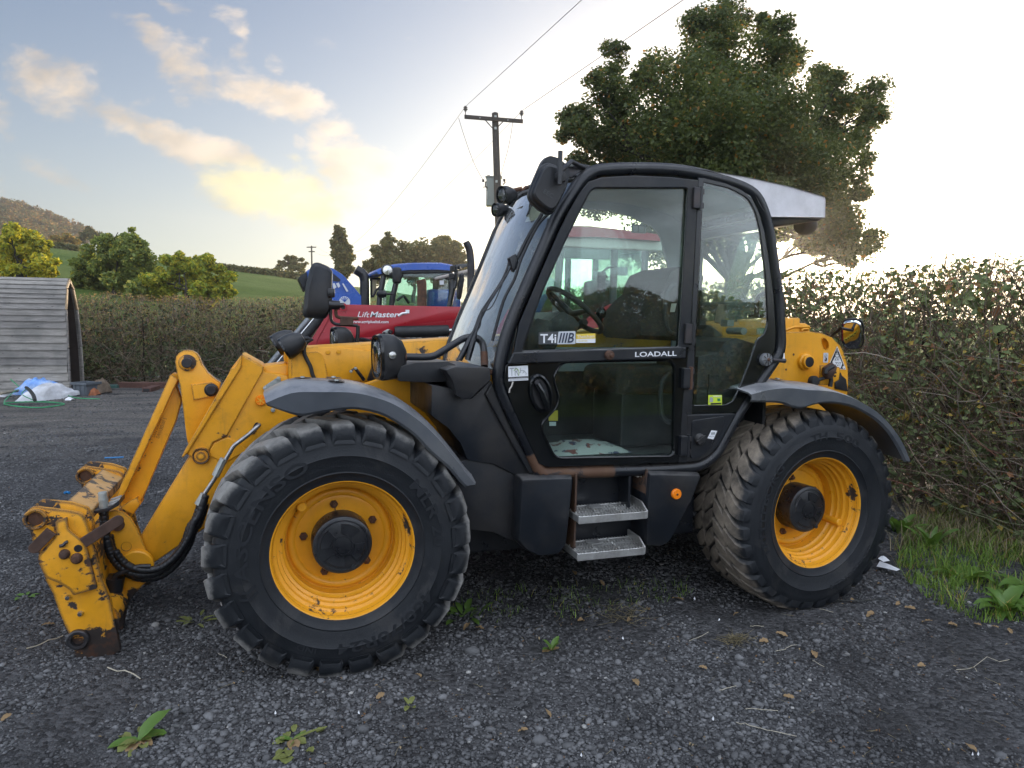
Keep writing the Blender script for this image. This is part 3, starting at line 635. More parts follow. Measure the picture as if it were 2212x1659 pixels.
def tree(name, label, dist, clumps, n, leaf, mat, base_uv=None, trunk_r=.2, spread=.8, seed=1, group=None, limbs=True, base_z=None, fork=None, sub_r=.36, cat='tree'):
    """clumps: (u, v, r) in picture pixels, set out in depth round the trunk; the crown is a real volume"""
    rg = np.random.default_rng(seed); sc = dist/FPX
    cu = np.average([c_[0] for c_ in clumps], weights=[c_[2]**2 for c_ in clumps]) if base_uv is None else base_uv
    halfw = (max(c_[0]+c_[2] for c_ in clumps)-min(c_[0]-c_[2] for c_ in clumps))/2*sc
    bs = atD(cu, HORIZ_V, dist); X0, Y0 = bs[0], bs[1]
    z0 = float(field_z(np.array([X0]), np.array([Y0]))[0]) if base_z is None else base_z
    root = empty(name, (X0, Y0, z0)); tag(root, label, cat, group)
    C = []; 
    for (u, v, r) in clumps:
        edge = min(1, abs((u-cu)*sc)/max(halfw, .1)); dep = (rg.random()*2-1)*halfw*spread*math.sqrt(max(.05, 1-edge**2))
        p = atD(u, v, dist+dep)
        C.append((p, r*(dist+dep)/FPX))
    w_ = np.array([c_[1]**2 for c_ in C]); w_ /= w_.sum(); PP = []
    for (p, r), q in zip(C, w_):
        k = max(30, int(n*q)); ns = max(5, int(9*(r/1.0)**1.0)+5)
        sub = rand_dirs(ns, rg)*(rg.random((ns, 1))**.5)*r*.95; pick = rg.integers(0, ns, k); sr = r*(sub_r+.26*rg.random(ns))
        PP.append(p+sub[pick]+rand_dirs(k, rg)*(rg.random((k, 1))**.42)*sr[pick][:, None]*np.array([1, 1, .8]))
    PP = np.concatenate(PP); V, F = leaves(PP, leaf, rg); o = np_mesh('crown', V, F, mat, root); tag(o, kind='stuff')
    mb = MB(); mid = np.mean([c_[0] for c_ in C], axis=0); fk = np.array([X0, Y0, z0+(mid[2]-z0)*.62]) if fork is None else fork
    trunk = wander((X0, Y0, z0-.3), fk, 7, .03, rg); mb.tube(trunk, np.linspace(trunk_r, trunk_r*.62, 7), 9)
    mb.build('trunk', 'bark', root, smooth=60)
    if limbs:
        lb = MB()
        for (p, r) in C:
            if rg.random() < .5: continue
            P = wander(trunk[-1 if rg.random() < .6 else -3], p, 7, .05, rg); lb.tube(P, np.linspace(trunk_r*.24, .014*dist/22, 7), 6)
            for _ in range(2):
                q = p+rand_dirs(1, rg)[0]*r*.8; lb.tube(wander(P[4], q, 4, .06, rg), np.linspace(trunk_r*.16, .010*dist/22, 4), 4)
        tag(lb.build('limbs', 'bark', root, smooth=60), kind='stuff')
    return root

# ================================================================ TREES
OAK = [(1705, 425, 80), (1800, 462, 50), (1764, 505, 46), (1500, 250, 130), (1640, 290, 140), (1400, 320, 100), (1745, 340, 100), (1560, 420, 130), (1740, 470, 80), (1330, 122, 32), (1318, 160, 34), (1256, 240, 46), (1232, 262, 30), (1330, 240, 66), (1290, 190, 38), (1406, 175, 52), (1392, 150, 26), (1530, 70, 62), (1586, 36, 44), (1498, 62, 36), (1556, 22, 26), (1680, 92, 50), (1640, 62, 34),
       (1506, 150, 84), (1630, 175, 82), (1706, 140, 40), (1806, 190, 52), (1780, 165, 34), (1860, 228, 54), (1890, 240, 30), (1780, 275, 76), (1656, 275, 96), (1530, 275, 96), (1406, 300, 86), (1306, 310, 66), (1246, 285, 42), (1850, 300, 48),
       (1260, 345, 36), (1756, 375, 76), (1826, 420, 44), (1860, 350, 30), (1748, 468, 66), (1810, 505, 58), (1880, 528, 34), (1742, 522, 40), (1790, 535, 40), (1836, 545, 42), (1668, 462, 52), (1450, 420, 96), (1310, 400, 70), (1580, 420, 96), (1535, 500, 72), (1430, 520, 80), (1640, 372, 60)]
tree('oak_tree', 'tall dark broad oak tree behind the cab roof with the low sun in its branches', 22, OAK, 190000, .112, 'oak_leaf', base_uv=1575, trunk_r=.40, spread=.62, seed=11, base_z=0.0, sub_r=.40)
tree('field_tree', 'yellowing tree rising behind the wooden shed roof', 40, [(12, 535, 42), (52, 520, 36), (80, 548, 36), (100, 578, 26), (40, 566, 44), (-15, 570, 46), (70, 585, 36), (22, 505, 22), (112, 588, 14)], 24000, .24, 'yellow_leaf', base_uv=45, trunk_r=.22, seed=21, sub_r=.26)
tree('field_tree', 'round green tree beyond the hedge, left of the yellow-green one', 39, [(228, 535, 38), (268, 528, 34), (300, 545, 34), (200, 572, 36), (255, 575, 50), (310, 580, 36), (190, 615, 34), (245, 620, 44), (300, 622, 40), (170, 598, 20), (285, 512, 18)], 28000, .23, 'green_leaf', base_uv=250, trunk_r=.22, seed=22, sub_r=.26)
tree('field_tree', 'yellow-green tree beyond the hedge, between the green tree and the open field', 37, [(372, 575, 32), (405, 570, 28), (440, 582, 32), (472, 605, 30), (350, 610, 36), (400, 615, 40), (450, 628, 36), (488, 632, 22), (345, 640, 30), (425, 650, 30)], 24000, .22, 'mixed_leaf', base_uv=405, trunk_r=.18, seed=23, sub_r=.26)
tree('poplar_tree', 'slim upright poplar standing alone on the skyline', 72, [(735, 502, 13), (730, 520, 16), (741, 535, 18), (736, 552, 20), (748, 562, 17), (740, 580, 20), (728, 538, 14), (750, 585, 12)], 5200, .42, 'far_dark_leaf', base_uv=742, trunk_r=.22, spread=.7, seed=24, sub_r=.42)
tree('skyline_tree', 'leftmost dark tree of the clump over the blue tractor roof', 62, [(835, 520, 16), (828, 540, 22), (850, 552, 22), (815, 565, 22), (838, 575, 26), (800, 588, 22), (790, 575, 10), (818, 590, 20)], 7000, .32, 'far_dark_leaf', trunk_r=.2, seed=25, sub_r=.42)
tree('skyline_tree', 'low rounded middle tree of the clump over the blue tractor roof', 63, [(880, 545, 22), (905, 548, 26), (872, 568, 26), (905, 575, 30), (932, 565, 22), (888, 590, 24), (860, 588, 18)], 7000, .32, 'far_dark_leaf', trunk_r=.2, seed=26, sub_r=.42)
tree('skyline_tree', 'dark tree of the clump beside the exhaust stack', 62, [(955, 522, 17), (948, 545, 24), (975, 535, 22), (992, 550, 18), (965, 570, 28), (990, 580, 22), (940, 585, 22)], 5600, .36, 'far_dark_leaf', trunk_r=.2, seed=27, sub_r=.42)
tree('hedgerow_tree', 'small thin tree in the far hedge by the distant pole', 104, [(606, 572, 10), (622, 562, 12), (640, 565, 12), (655, 574, 9), (630, 580, 12), (600, 584, 10), (650, 586, 9)], 1900, .5, 'far_dark_leaf', trunk_r=.14, spread=.6, seed=28)
tree('hedgerow_tree', 'low orange tree under the wooded hill', 130, [(120, 520, 12), (145, 515, 13), (165, 522, 10), (135, 530, 12), (105, 528, 8)], 2400, .62, 'rust_leaf', trunk_r=.2, seed=29)
tree('hedgerow_tree', 'grey-green tree where the wooded hill meets the field', 150, [(184, 505, 9), (192, 497, 8), (202, 510, 10), (214, 512, 10), (178, 516, 8)], 1700, .7, 'far_dark_leaf', trunk_r=.2, seed=30)
# wooded hill, one far-off mass of autumn trees
rg = np.random.default_rng(31); WP = []
for u in np.arange(-90, 215, 7.0):
    ridge = np.interp(u, [-90, 0, 40, 90, 140, 175, 200, 215], [425, 436, 440, 456, 474, 487, 500, 512]); low = np.interp(u, [-90, 100, 215], [530, 522, 520])
    for v in np.arange(ridge+4, low, 9.0):
        d = 340-(v-ridge)*1.6+rg.random()*16; r = (6.5+6.0*rg.random())*d/FPX; p = atD(u+rg.normal()*3, v+rg.normal()*3, d); k = 110; WP.append(p+rand_dirs(k, rg)*(rg.random((k, 1))**.5)*r)
WP = np.concatenate(WP); V, F = leaves(WP, 1.15, rg); tag(np_mesh('far_wood', V, F, 'wood_leaf'), kind='stuff')

# ================================================================ HEDGES
def hedge(name, label, A, B, hgt, thick, n_leaf, n_twig, leaf, lmat, seed, tip=0, tipmat='twig_tip_leaf', topvar=.06, low_green=0.0, twig_r=.004, canes=0, cane_len=1.0, front=(0, -1), zfun=None, twig_len=.35, leaf_hi=1.0, shell=.55):
    rg = np.random.default_rng(seed); A = np.array(A, float); B = np.array(B, float); L = np.linalg.norm(B-A); T = (B-A)/L; N = np.array(front, float); N -= T*(N@T); N /= np.linalg.norm(N)
    mid = (A+B)/2; z0 = 0.0 if zfun is None else float(zfun(np.array([mid[0]]), np.array([mid[1]]))[0]); root = empty(name, (mid[0], mid[1], z0)); tag(root, label, 'hedge')
    gph = rg.random((64,))
    def top(s): return hgt*(1+topvar*(np.interp(s*1.7 % 63, np.arange(64), gph)-.5)*2)
    def pts(n, zlo=0.0, zhi=1.0, face=shell):
        s = rg.random(n)*L; q = rg.random(n); zz = zlo+(zhi-zlo)*rg.random(n); h_ = top(s)
        w_ = np.where(rg.random(n) < face, rg.random(n)**2.2, rg.random(n)); bulge = thick/2*(1-.25*zz**3)+.09*(np.sin(s*3.1+zz*4)+np.sin(s*7.3-zz*6))*.6
        o_ = bulge*(1-1.9*w_); xy = A+T*s[:, None]+N*o_[:, None]; gz = np.zeros(n) if zfun is None else zfun(xy[:, 0], xy[:, 1]); return np.c_[xy, gz+zz*h_], s, zz
    Ps, s, zz = pts(n_leaf, 0.02, 1.0)
    if low_green: keep = rg.random(n_leaf) < np.clip(1.15-low_green*zz, .12, 1); Ps = Ps[keep]
    V, F = leaves(Ps, leaf, rg, nrm=np.r_[N, .35]); tag(np_mesh('leaves', V, F, lmat, root), kind='stuff')
    if tip:
        Pt, s, zz = pts(tip, .45, 1.03, .6); V, F = leaves(Pt, leaf*.62, rg, aspect=.4); tag(np_mesh('tip_leaves', V, F, tipmat, root), kind='stuff')
    Pi, s, zz = pts(int(L*260*hgt/2), .03, .93, 0.0); V, F = leaves(Pi, .13, rg); tag(np_mesh('inner_leaves', V, F, lmat, root), kind='stuff')
    Pt, s, zz = pts(n_twig, 0.0, .97, .5); D = rand_dirs(n_twig, rg)*.8+np.array([0, 0, 1.0]); D[:, 2] = np.where(zz > .8, np.abs(D[:, 2])+.4, D[:, 2]); D /= np.linalg.norm(D, axis=1, keepdims=True)
    ln = twig_len*(.4+rg.random(n_twig))*np.where(zz > .78, .45, 1.0); V, F = twigs(Pt, D, ln, twig_r*(.5+rg.random(n_twig)), rg)
    parts = [(V, F)]
    if canes:
        Pc, s, zz = pts(canes, 0.0, .66, .95); D = np.c_[T[0]*rg.normal(size=canes)+N[0]*.35, T[1]*rg.normal(size=canes)+N[1]*.35, -.15+rg.random(canes)*.9]; D /= np.linalg.norm(D, axis=1, keepdims=True)
        V2, F2 = twigs(Pc, D, cane_len*(.35+rg.random(canes))*(1.05-.9*zz), twig_r*1.15*(.6+rg.random(canes)), rg, .32, 5); tag(np_mesh('canes', V2, F2, 'bramble_cane', root), kind='stuff')
    tag(np_mesh('twigs', V, F, 'twig', root), kind='stuff')
    # woody heart of the hedge
    hb_ = MB(); k = int(L/.35)
    for i in range(k):
        p = A+T*(i+.5)*.35+N*rg.normal()*.12; zb = 0 if zfun is None else float(zfun(np.array([p[0]]), np.array([p[1]]))[0]); e_ = p+rg.normal(size=2)*.22
        hb_.tube(wander((p[0], p[1], zb-.05), (e_[0], e_[1], zb+hgt*(.75+.2*rg.random())), 5, .05, rg), np.linspace(.030, .008, 5), 5)
    tag(hb_.build('stems', 'bark', root, smooth=60), kind='stuff')
    return root
HX = 6.05
hedge('hedge', 'tall tangled bramble hedge running behind the back of the telehandler', (HX, -3.4), (HX, 5.2), 2.27, 1.7, 38000, 15000, .058, 'bramble_leaf', 41, tip=11000, topvar=.05, low_green=.45, twig_r=.0042, canes=1900, cane_len=1.05, front=(-1, -.1), twig_len=.42)
hedge('hedge', 'part of the bramble hedge seen green through the rear cab window and beyond the tractors', (HX, 5.2), (5.8, 15.4), 2.24, 1.6, 26000, 7000, .082, 'bramble_leaf', 42, tip=5000, topvar=.05, low_green=.3, twig_r=.005, front=(-1, -.1), twig_len=.42)
hedge('hedge', 'clipped brown-topped hedge along the back of the yard beside the shed', (-5.9, 14.75), (5.3, 16.3), 2.08, 1.2, 36000, 13000, .070, 'hedge_dark_leaf', 43, tip=17000, topvar=.03, low_green=1.35, twig_r=.0055, canes=1500, cane_len=.8, front=(.1, -1), twig_len=.38)
def far_hedge(label, u0, v0, u1, v1, d0, d1, hpx, n, seed):
    a, b_ = atD(u0, HORIZ_V, d0), atD(u1, HORIZ_V, d1); rg = np.random.default_rng(seed); ts = rg.random(n); d = d0+(d1-d0)*ts; u = u0+(u1-u0)*ts; v = v0+(v1-v0)*ts
    zb_ = atD((u0+u1)/2, (v0+v1)/2+hpx, (d0+d1)/2)[2]; root = empty('field_hedge', ((a[0]+b_[0])/2, (a[1]+b_[1])/2, zb_)); tag(root, label, 'hedge')
    P = np.array([atD(u[i], v[i]+hpx*rg.random()+rg.normal()*.6, d[i]+rg.normal()*.5) for i in range(n)]); V, F = leaves(P, .42, rg); tag(np_mesh('leaves', V, F, 'far_dark_leaf', root), kind='stuff'); return root
far_hedge('dark far hedge across the top of the open green field', 350, 556, 665, 592, 92, 92, 17, 6500, 51)
far_hedge('short dark far hedge under the orange tree', 60, 517, 178, 531, 92, 92, 18, 2600, 52)

# ================================================================ POLE AND LINES
c12 = crop(.18192, 932.6, 192); c13 = crop(.18856, 0, 576); c14 = crop(.1323, 757.1, 548.6)
DP = 29.0
simple('creosote', (0.040, 0.034, 0.031), .85, var=.3, vscale=5, bump=.3, bscale=60); simple('insulator', (0.05, 0.04, 0.036), .25); simple('transformer_grey', (0.22, 0.25, 0.235), .5, var=.08, vscale=3); simple('wire', (0.12, 0.12, 0.12), .5)
def aP(q, d): return tuple(atD(q[0], q[1], d))
pt = np.array(aP(c12((752, 292))[0], DP)); pb = np.array(aP((1078, 520), DP)); k_ = (pt-pb)/(pt[2]-pb[2]); pf = pb-k_*(pb[2]+.5)
PO = empty('utility_pole', tuple(pf), None); tag(PO, 'near wooden power pole with a crossarm, two insulators and a grey transformer', 'utility pole')
MB().tube([pf, pt], [.165, .135], 14).build('pole', 'creosote', PO, smooth=60)
MB().tube([pt, pt+np.array((0, 0, .05))], [.125, .05], 14).build('pole_cap', 'creosote', PO, smooth=60)
a_, b_ = np.array(aP(c12((388, 331))[0], DP-.17)), np.array(aP(c12((1084, 386))[0], DP-.17)); ax_ = (b_-a_)/2; hx_ = np.array((cF[0], cF[1], 0))*.05
MB().obox((a_+b_)/2, ax_, hx_, (0, 0, .075)).build('crossarm', 'creosote', PO, bevel=.01)
for q0, q1 in (((612, 345), (720, 465)), ((862, 372), (790, 445))): MB().tube([aP(c12(q0)[0], DP-.2), aP(c12(q1)[0], DP-.17)], .022, 5).build('brace', 'creosote', PO)
for q in ((757, 328), (757, 466), (770, 1098)): c_ = np.array(aP(c12(q)[0], DP-.19)); MB().obox(c_, np.array((cR[0], cR[1], 0))*.045, np.array((cF[0], cF[1], 0))*.01, (0, 0, .045)).build('washer_plate', 'galvanised', PO)
for q in ((573, 343), (905, 369)): c_ = np.array(aP(c12(q)[0], DP-.24)); MB().obox(c_, np.array((cR[0], cR[1], 0))*.02, np.array((cF[0], cF[1], 0))*.01, (0, 0, .02)).build('arm_bolt', 'galvanised', PO)
INS = []
for q in ((400, 312), (1066, 365)):
    c_ = np.array(aP(c12(q)[0], DP-.17)); MB().tube([c_, c_+np.array((0, 0, .20))], .018, 6).build('insulator_pin', 'steel_dark', PO)
    MB().lathe([(.0, .36), (.05, .355), (.05, .32), (.085, .31), (.085, .285), (.05, .275), (.05, .25), (.09, .24), (.09, .21), (.05, .20), (.045, .15), (.0, .15)], c=tuple(c_), n=14, axis='z').build('insulator', 'insulator', PO, smooth=30); INS.append(c_+np.array((0, 0, .34)))
tr = [aP(c12(q)[0], DP+.42) for q in ((650, 1060), (828, 1062))]; trb = aP(c12((650, 1388))[0], DP+.42)
cc_ = (np.array(tr[0])+np.array(tr[1]))/2; hw_ = np.linalg.norm(np.array(tr[1])-np.array(tr[0]))/2; hh_ = (tr[0][2]-trb[2])/2
MB().obox(cc_-np.array((0, 0, hh_)), np.array((cR[0], cR[1], 0))*hw_, np.array((cF[0], cF[1], 0))*.22, (0, 0, hh_)).build('transformer', 'transformer_grey', PO, bevel=.03)
MB().obox(cc_+np.array((0, 0, .03)), np.array((cR[0], cR[1], 0))*(hw_+.04), np.array((cF[0], cF[1], 0))*.25, (0, 0, .02)).build('transformer_lid', 'transformer_grey', PO, bevel=.008)
for q in ((612, 1090), (862, 1085)): c_ = np.array(aP(c12(q)[0], DP+.2)); MB().obox(c_, np.array((cR[0], cR[1], 0))*.05, np.array((cF[0], cF[1], 0))*.02, (0, 0, .06)).build('bushing_clamp', 'steel_dark', PO, bevel=.01)
for q0, q1, q2 in (((640, 1100), (636, 1150), (660, 1180)), ((850, 1070), (872, 1110), (845, 1138))): MB().tube([aP(c12(q)[0], DP+.2) for q in (q0, q1, q2)], .03, 7).build('bushing', 'insulator', PO, smooth=50)
MB().lathe([(.0, .13), (.06, .12), (.07, .05), (.05, .0)], c=aP(c12((675, 1062))[0], DP+.4), n=10, axis='z').build('filler_cap', 'steel_dark', PO, smooth=40)
c_ = np.array(aP(c12((650, 1262))[0], DP+.1)); MB().obox(c_, np.array((cR[0], cR[1], 0))*.035, np.array((cF[0], cF[1], 0))*.03, (0, 0, .16)).build('fuse_box', 'cream_panel', PO, bevel=.01)
MB().tube([aP(c12(q)[0], DP+.1) for q in ((608, 1165), (660, 1168))], .02, 6).build('fuse_arm', 'steel_dark', PO)
def cat(a, b, sag, n=14):
    a, b = np.array(a, float), np.array(b, float); t_ = np.linspace(0, 1, n)[:, None]; P = a+(b-a)*t_; P[:, 2] -= (4*sag*t_*(1-t_))[:, 0]; return P
def wire(label, P, r=.011): o = MB().tube(P, r, 4).build('power_line', 'wire', smooth=60); return tag(o, label, 'power line', 'power lines')
FP = np.array(aP((673, 533), 118))
wire('power line climbing from the left insulator out over the top of the picture', cat(INS[0], atD(1800, -499, 9), .0))
wire('power line climbing from the right insulator past the oak tree', cat(INS[1], atD(2000, -361, 11), .0))
wire('power line falling away from the left insulator towards the distant pole', cat(INS[0], FP+np.array((-.6, 0, .3)), 3.6, 24))
wire('power line falling away from the right insulator towards the distant pole', cat(INS[1], FP+np.array((.6, 0, .3)), 3.4, 24))
for q, nm in ((((320, 345), (360, 480), (440, 720), (520, 920), (605, 1072)), 'slack drop wire from the left line to the transformer'), (((960, 392), (945, 520), (900, 740), (855, 900), (816, 1045)), 'slack drop wire from the right line to the transformer')): wire(nm, [aP(p, DP+.1) for p in spline(c12(*q), 4)], .012)
FPO = empty('utility_pole', aP((673, 600), 118), None); tag(FPO, 'tiny distant power pole on the skyline above the big loader mirror', 'utility pole')
MB().tube([aP((674, 600), 118), aP((673, 531), 118)], [.17, .13], 6).build('pole', 'creosote', FPO)
for q0, q1 in (((662.5, 534), (683, 534)), ((666.5, 543.5), (680, 543.5))): MB().tube([aP(q0, 118), aP(q1, 118)], .09, 4).build('crossarm', 'creosote', FPO)

# ================================================================ SHED
m, t, b = new_mat('weathered_board'); co = t.node('ShaderNodeTexCoord').outputs['Object']; oi = t.node('ShaderNodeObjectInfo')
shift = t.node('ShaderNodeVectorMath', {0: co, 1: oi.outputs['Location']}, operation='ADD').outputs[0]
g1_ = t.noise(t.mapping(shift, (1.2, 1.2, 26.0)), 3.0, 7.0, .65, .6); g2_ = t.noise(shift, 2.3, 4.0, .6); kn = t.node('ShaderNodeTexVoronoi', {'Vector': t.mapping(shift, (1.6, 1.6, 6.5)), 'Scale': 1.9})
c = t.mix(t.lin(g1_, .3, .72), (0.16, 0.148, 0.133), (0.39, 0.368, 0.338)); c = t.mix(t.smooth(g2_, .4, .7), c, t.mix(.5, c, (0.09, 0.092, 0.09))); c = t.mix(t.smooth(kn.outputs['Distance'], .085, .05), c, (0.045, 0.04, 0.038))
c = t.mix(1.0, c, t.mix(oi.outputs['Random'], (.78, .78, .80), (1.16, 1.15, 1.13)), 'MULTIPLY'); t.set(b, 'Base Color', c); b.inputs['Roughness'].default_value = .88
t.set(b, 'Normal', t.node('ShaderNodeBump', {'Strength': .5, 'Distance': .006, 'Height': g1_})); MATS['weathered_board'] = m
simple('pale_wood', (0.36, 0.26, 0.16), .7, var=.15, vscale=9); simple('shed_dark', (0.035, 0.026, 0.022), .9, var=.2)
ND = 17.2
N0 = np.array(onZ(147, 851, 0)); L_ = np.r_[-.973*cR-.23*cF, 0]; Wd = np.r_[-.23*cR+.973*cF, 0]; WS_ = .80
zr_ = CAM[2]+(HORIZ_V-600)/FPX*( (N0-CAM)[:2]@cF + .4 )-.20
PROF = [(0, 0), (.0, .5), (.01, .95), (.09, 1.74), (.26, 2.17), (.5, zr_), (.74, 2.17), (.91, 1.74), (.99, .95), (1, .5), (1, 0)]
def shp(t_, z, l):
    t_ = t_-.24*(max(z, 0)/zr_)**1.7
    return N0+Wd*(t_*WS_)+L_*l+np.array((0, 0, z))
SH = empty('shed', tuple(N0), None); tag(SH, 'weathered grey wooden shed with overlapping boards and an open triangular end', 'shed')
bl = [1440, 1370, 1285, 1195, 1110, 1020, 940, 855, 770, 690, 610, 545, 475, 410, 355, 300, 245, 200, 150, 128]
zs = [max(0.0, zr_*(1440-b0)/(1440-128)) for b0 in bl]
pz_ = [p[1] for p in PROF[:6]]; pt_ = [p[0] for p in PROF[:6]]
rg = np.random.default_rng(61)
for side in (0, 1):
    pm = None
    for i in range(len(zs)-1):
        z0, z1 = zs[i], zs[i+1]+.018; t0, t1 = np.interp(z0, pz_, pt_), np.interp(min(z1, zr_), pz_, pt_); out = -.040; sg = 1
        if side: t0, t1 = 1-t0, 1-t1; out = .040
        l0, l1 = -.03+rg.normal()*.006, 5.0; e_ = rg.normal()*.004
        V = [shp(t0+out/WS_, z0+e_, l0), shp(t1+out*.25/WS_, z1, l0), shp(t1-out*.4/WS_, z1, l0), shp(t0, z0+e_, l0), shp(t0+out/WS_, z0+rg.normal()*.004, l1), shp(t1+out*.25/WS_, z1, l1), shp(t1-out*.4/WS_, z1, l1), shp(t0, z0, l1)]
        MB().add(V, [(0, 1, 2, 3), (7, 6, 5, 4), (0, 4, 5, 1), (1, 5, 6, 2), (2, 6, 7, 3), (3, 7, 4, 0)]).build('plank', 'weathered_board', SH)
for side in (0, 1):
    P_ = [(p if not side else (1-p[0], p[1])) for p in PROF[:6]]
    for (a0, a1, mt) in ((0, 3, 'weathered_board'), (3, 5, 'pale_wood')):  # upper battens take a paler, warmer colour
        for i in range(a0, a1):
            (t0, z0), (t1, z1) = P_[i], P_[i+1]; o_ = .045/WS_*(1 if side == 0 else -1)
            V = [shp(t0-.02/WS_*(1 if side == 0 else -1), z0, -.055), shp(t1-.01/WS_*(1 if side == 0 else -1), z1, -.055), shp(t1+o_, z1-.03, -.055), shp(t0+o_, z0, -.055)]; V += [v+L_*.03 for v in V]
            MB().add(V, [(0, 1, 2, 3), (7, 6, 5, 4), (0, 4, 5, 1), (1, 5, 6, 2), (2, 6, 7, 3), (3, 7, 4, 0)]).build('end_batten', mt, SH)
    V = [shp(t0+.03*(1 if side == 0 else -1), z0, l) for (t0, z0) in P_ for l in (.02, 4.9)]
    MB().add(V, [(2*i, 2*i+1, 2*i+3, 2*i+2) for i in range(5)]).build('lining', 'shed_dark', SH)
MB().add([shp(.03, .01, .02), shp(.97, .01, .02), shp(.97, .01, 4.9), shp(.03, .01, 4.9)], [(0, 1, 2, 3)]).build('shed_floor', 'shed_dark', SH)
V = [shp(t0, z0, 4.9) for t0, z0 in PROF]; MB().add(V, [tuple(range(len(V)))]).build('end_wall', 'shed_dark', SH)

# ---------------------------------------------------------------- rubbish by the shed
simple('white_sheet', (0.62, 0.63, 0.66), .6, var=.08, vscale=5, dirt=(0.30, 0.29, 0.28), dirt_amt=.5); simple('blue_sheet', (0.16, 0.33, 0.72), .25, var=.25, vscale=6, dirt=(0.5, 0.56, 0.62), dirt_amt=.7); simple('green_strap', (0.035, 0.30, 0.12), .5, var=.2); simple('grey_crate', (0.10, 0.115, 0.13), .5, var=.1)
simple('orange_rag', (0.30, 0.11, 0.05), .9, var=.4, vscale=14); simple('tan_rag', (0.17, 0.13, 0.095), .95, var=.4, vscale=14); simple('rsj_red', (0.11, 0.055, 0.042), .75, .1, var=.25, vscale=7); simple('green_beam', (0.055, 0.12, 0.105), .6, var=.2); simple('black_strap', (0.018, 0.02, 0.018), .6); simple('blue_plastic', (0.02, 0.18, 0.42), .4); simple('old_timber', (0.30, 0.26, 0.20), .8, var=.2)
def heap(name, label, cat, outline_uv, foot_v, mat, seed, thick=.35, crump=.05, n=34, mrows=12):
    """draped sheet: its front foot stands on the ground under the outline"""
    rg = np.random.default_rng(seed); us = np.linspace(outline_uv[0][0], outline_uv[-1][0], n); tops = np.interp(us, [p[0] for p in outline_uv], [p[1] for p in outline_uv]); V = []
    nz = rg.random((64, 64))
    for i, u in enumerate(us):
        fv = np.interp(u, [p[0] for p in foot_v], [p[1] for p in foot_v]); F_ = onZ(u, fv, 0); d = (F_-CAM)[:2]@cF; h = max(.02, (fv-tops[i])/FPX*d)
        for j in range(mrows):
            a = math.pi*j/(mrows-1); e = 1+crump*4*(vnoise(np.array([i*1.0]), np.array([j*1.3]), 2.2, seed)[0]-.5)
            V.append((F_[0]+cF[0]*thick*(1-math.cos(a))/2*1.0, F_[1]+cF[1]*thick*(1-math.cos(a))/2, .008+h*math.sin(a)**.75*e+crump*.5*rg.normal()*h*(.3)))
    F = [(i*mrows+j, i*mrows+j+1, (i+1)*mrows+j+1, (i+1)*mrows+j) for i in range(n-1) for j in range(mrows-1)]
    return tag(MB().add(V, F).build(name, mat, smooth=40, recalc=False), label, cat)
heap('plastic_sheet', 'clear blue plastic sheet heaped against the bottom boards of the shed', 'sheet', c13((125, 1415), (190, 1375), (270, 1305), (330, 1290), (450, 1290), (560, 1320), (645, 1375), (600, 1400)), c13((100, 1478), (650, 1472)), 'blue_sheet', 71, .35, .05)
heap('tarpaulin', 'crumpled dirty white tarpaulin lying in front of the shed', 'tarpaulin', c13((170, 1530), (230, 1440), (330, 1385), (400, 1360), (500, 1366), (570, 1400), (630, 1440), (720, 1455), (735, 1500)), c13((170, 1550), (500, 1540), (740, 1515)), 'white_sheet', 72, .75, .07, 40, 14)
heap('tarpaulin', 'small white sheet scrap cut off by the left edge of the picture', 'tarpaulin', c13((-40, 1470), (30, 1462), (60, 1490)), c13((-40, 1500), (62, 1500)), 'white_sheet', 73, .3, .05, 12, 8)
def gtube(name, label, cat, uv, z, r, mat, closed=False, grp=None):
    P = []
    for i, q in enumerate(spline(uv, 5, closed)): zz = z if np.isscalar(z) else z[min(len(z)-1, i*len(z)//(5*len(uv)))]; P.append(onZ(q[0], q[1], zz))
    return tag(MB().tube(P, r, 5, closed=closed).build(name, mat, smooth=60), label, cat, grp)
gtube('strap_band', 'black band lying over the white tarpaulin', 'strap', c13((300, 1385), (350, 1430), (385, 1480), (400, 1530)), .30, .03, 'black_strap')
gtube('packing_strap', 'long green plastic strap looped flat on the gravel before the tarpaulin', 'strap', c13((60, 1575), (200, 1600), (440, 1615), (640, 1595), (735, 1572), (560, 1552), (300, 1550), (80, 1560)), .02, .012, 'green_strap', True, 'green packing straps')
gtube('packing_strap', 'green plastic strap arching up over the tarpaulin', 'strap', c13((50, 1580), (60, 1530), (180, 1420), (330, 1380), (250, 1460), (420, 1545)), .12, .009, 'green_strap', False, 'green packing straps')
gtube('packing_strap', 'green plastic strap running past the grey crate', 'strap', c13((610, 1400), (720, 1450), (820, 1490), (920, 1508), (1140, 1515)), .05, .010, 'green_strap', False, 'green packing straps')
gtube('packing_strap', 'green plastic strap leaning on the shed boards', 'strap', c13((120, 1290), (160, 1325), (215, 1375)), .35, .010, 'green_strap', False, 'green packing straps')
gtube('batten', 'old bare timber batten lying under the tarpaulin', 'timber', c13((0, 1455), (130, 1430), (260, 1412)), .10, .03, 'old_timber')
heap('paper_sack', 'small flattened white box on the batten', 'box', c13((35, 1450), (80, 1440), (122, 1450)), c13((35, 1472), (122, 1474)), 'white', 74, .12, .0, 8, 6)
for uv, lb in ((((742, 1510), (770, 1502), (815, 1522)), 'little scrap of white foam beside the tarpaulin'), (((785, 1290), (830, 1284), (872, 1300)), 'white foam scrap behind the grey crate')): heap('foam_scrap', lb, 'scrap', c13(*uv), c13((uv[0][0], uv[2][1]+14), (uv[2][0], uv[2][1]+14)), 'white', 75, .12, .1, 8, 6)
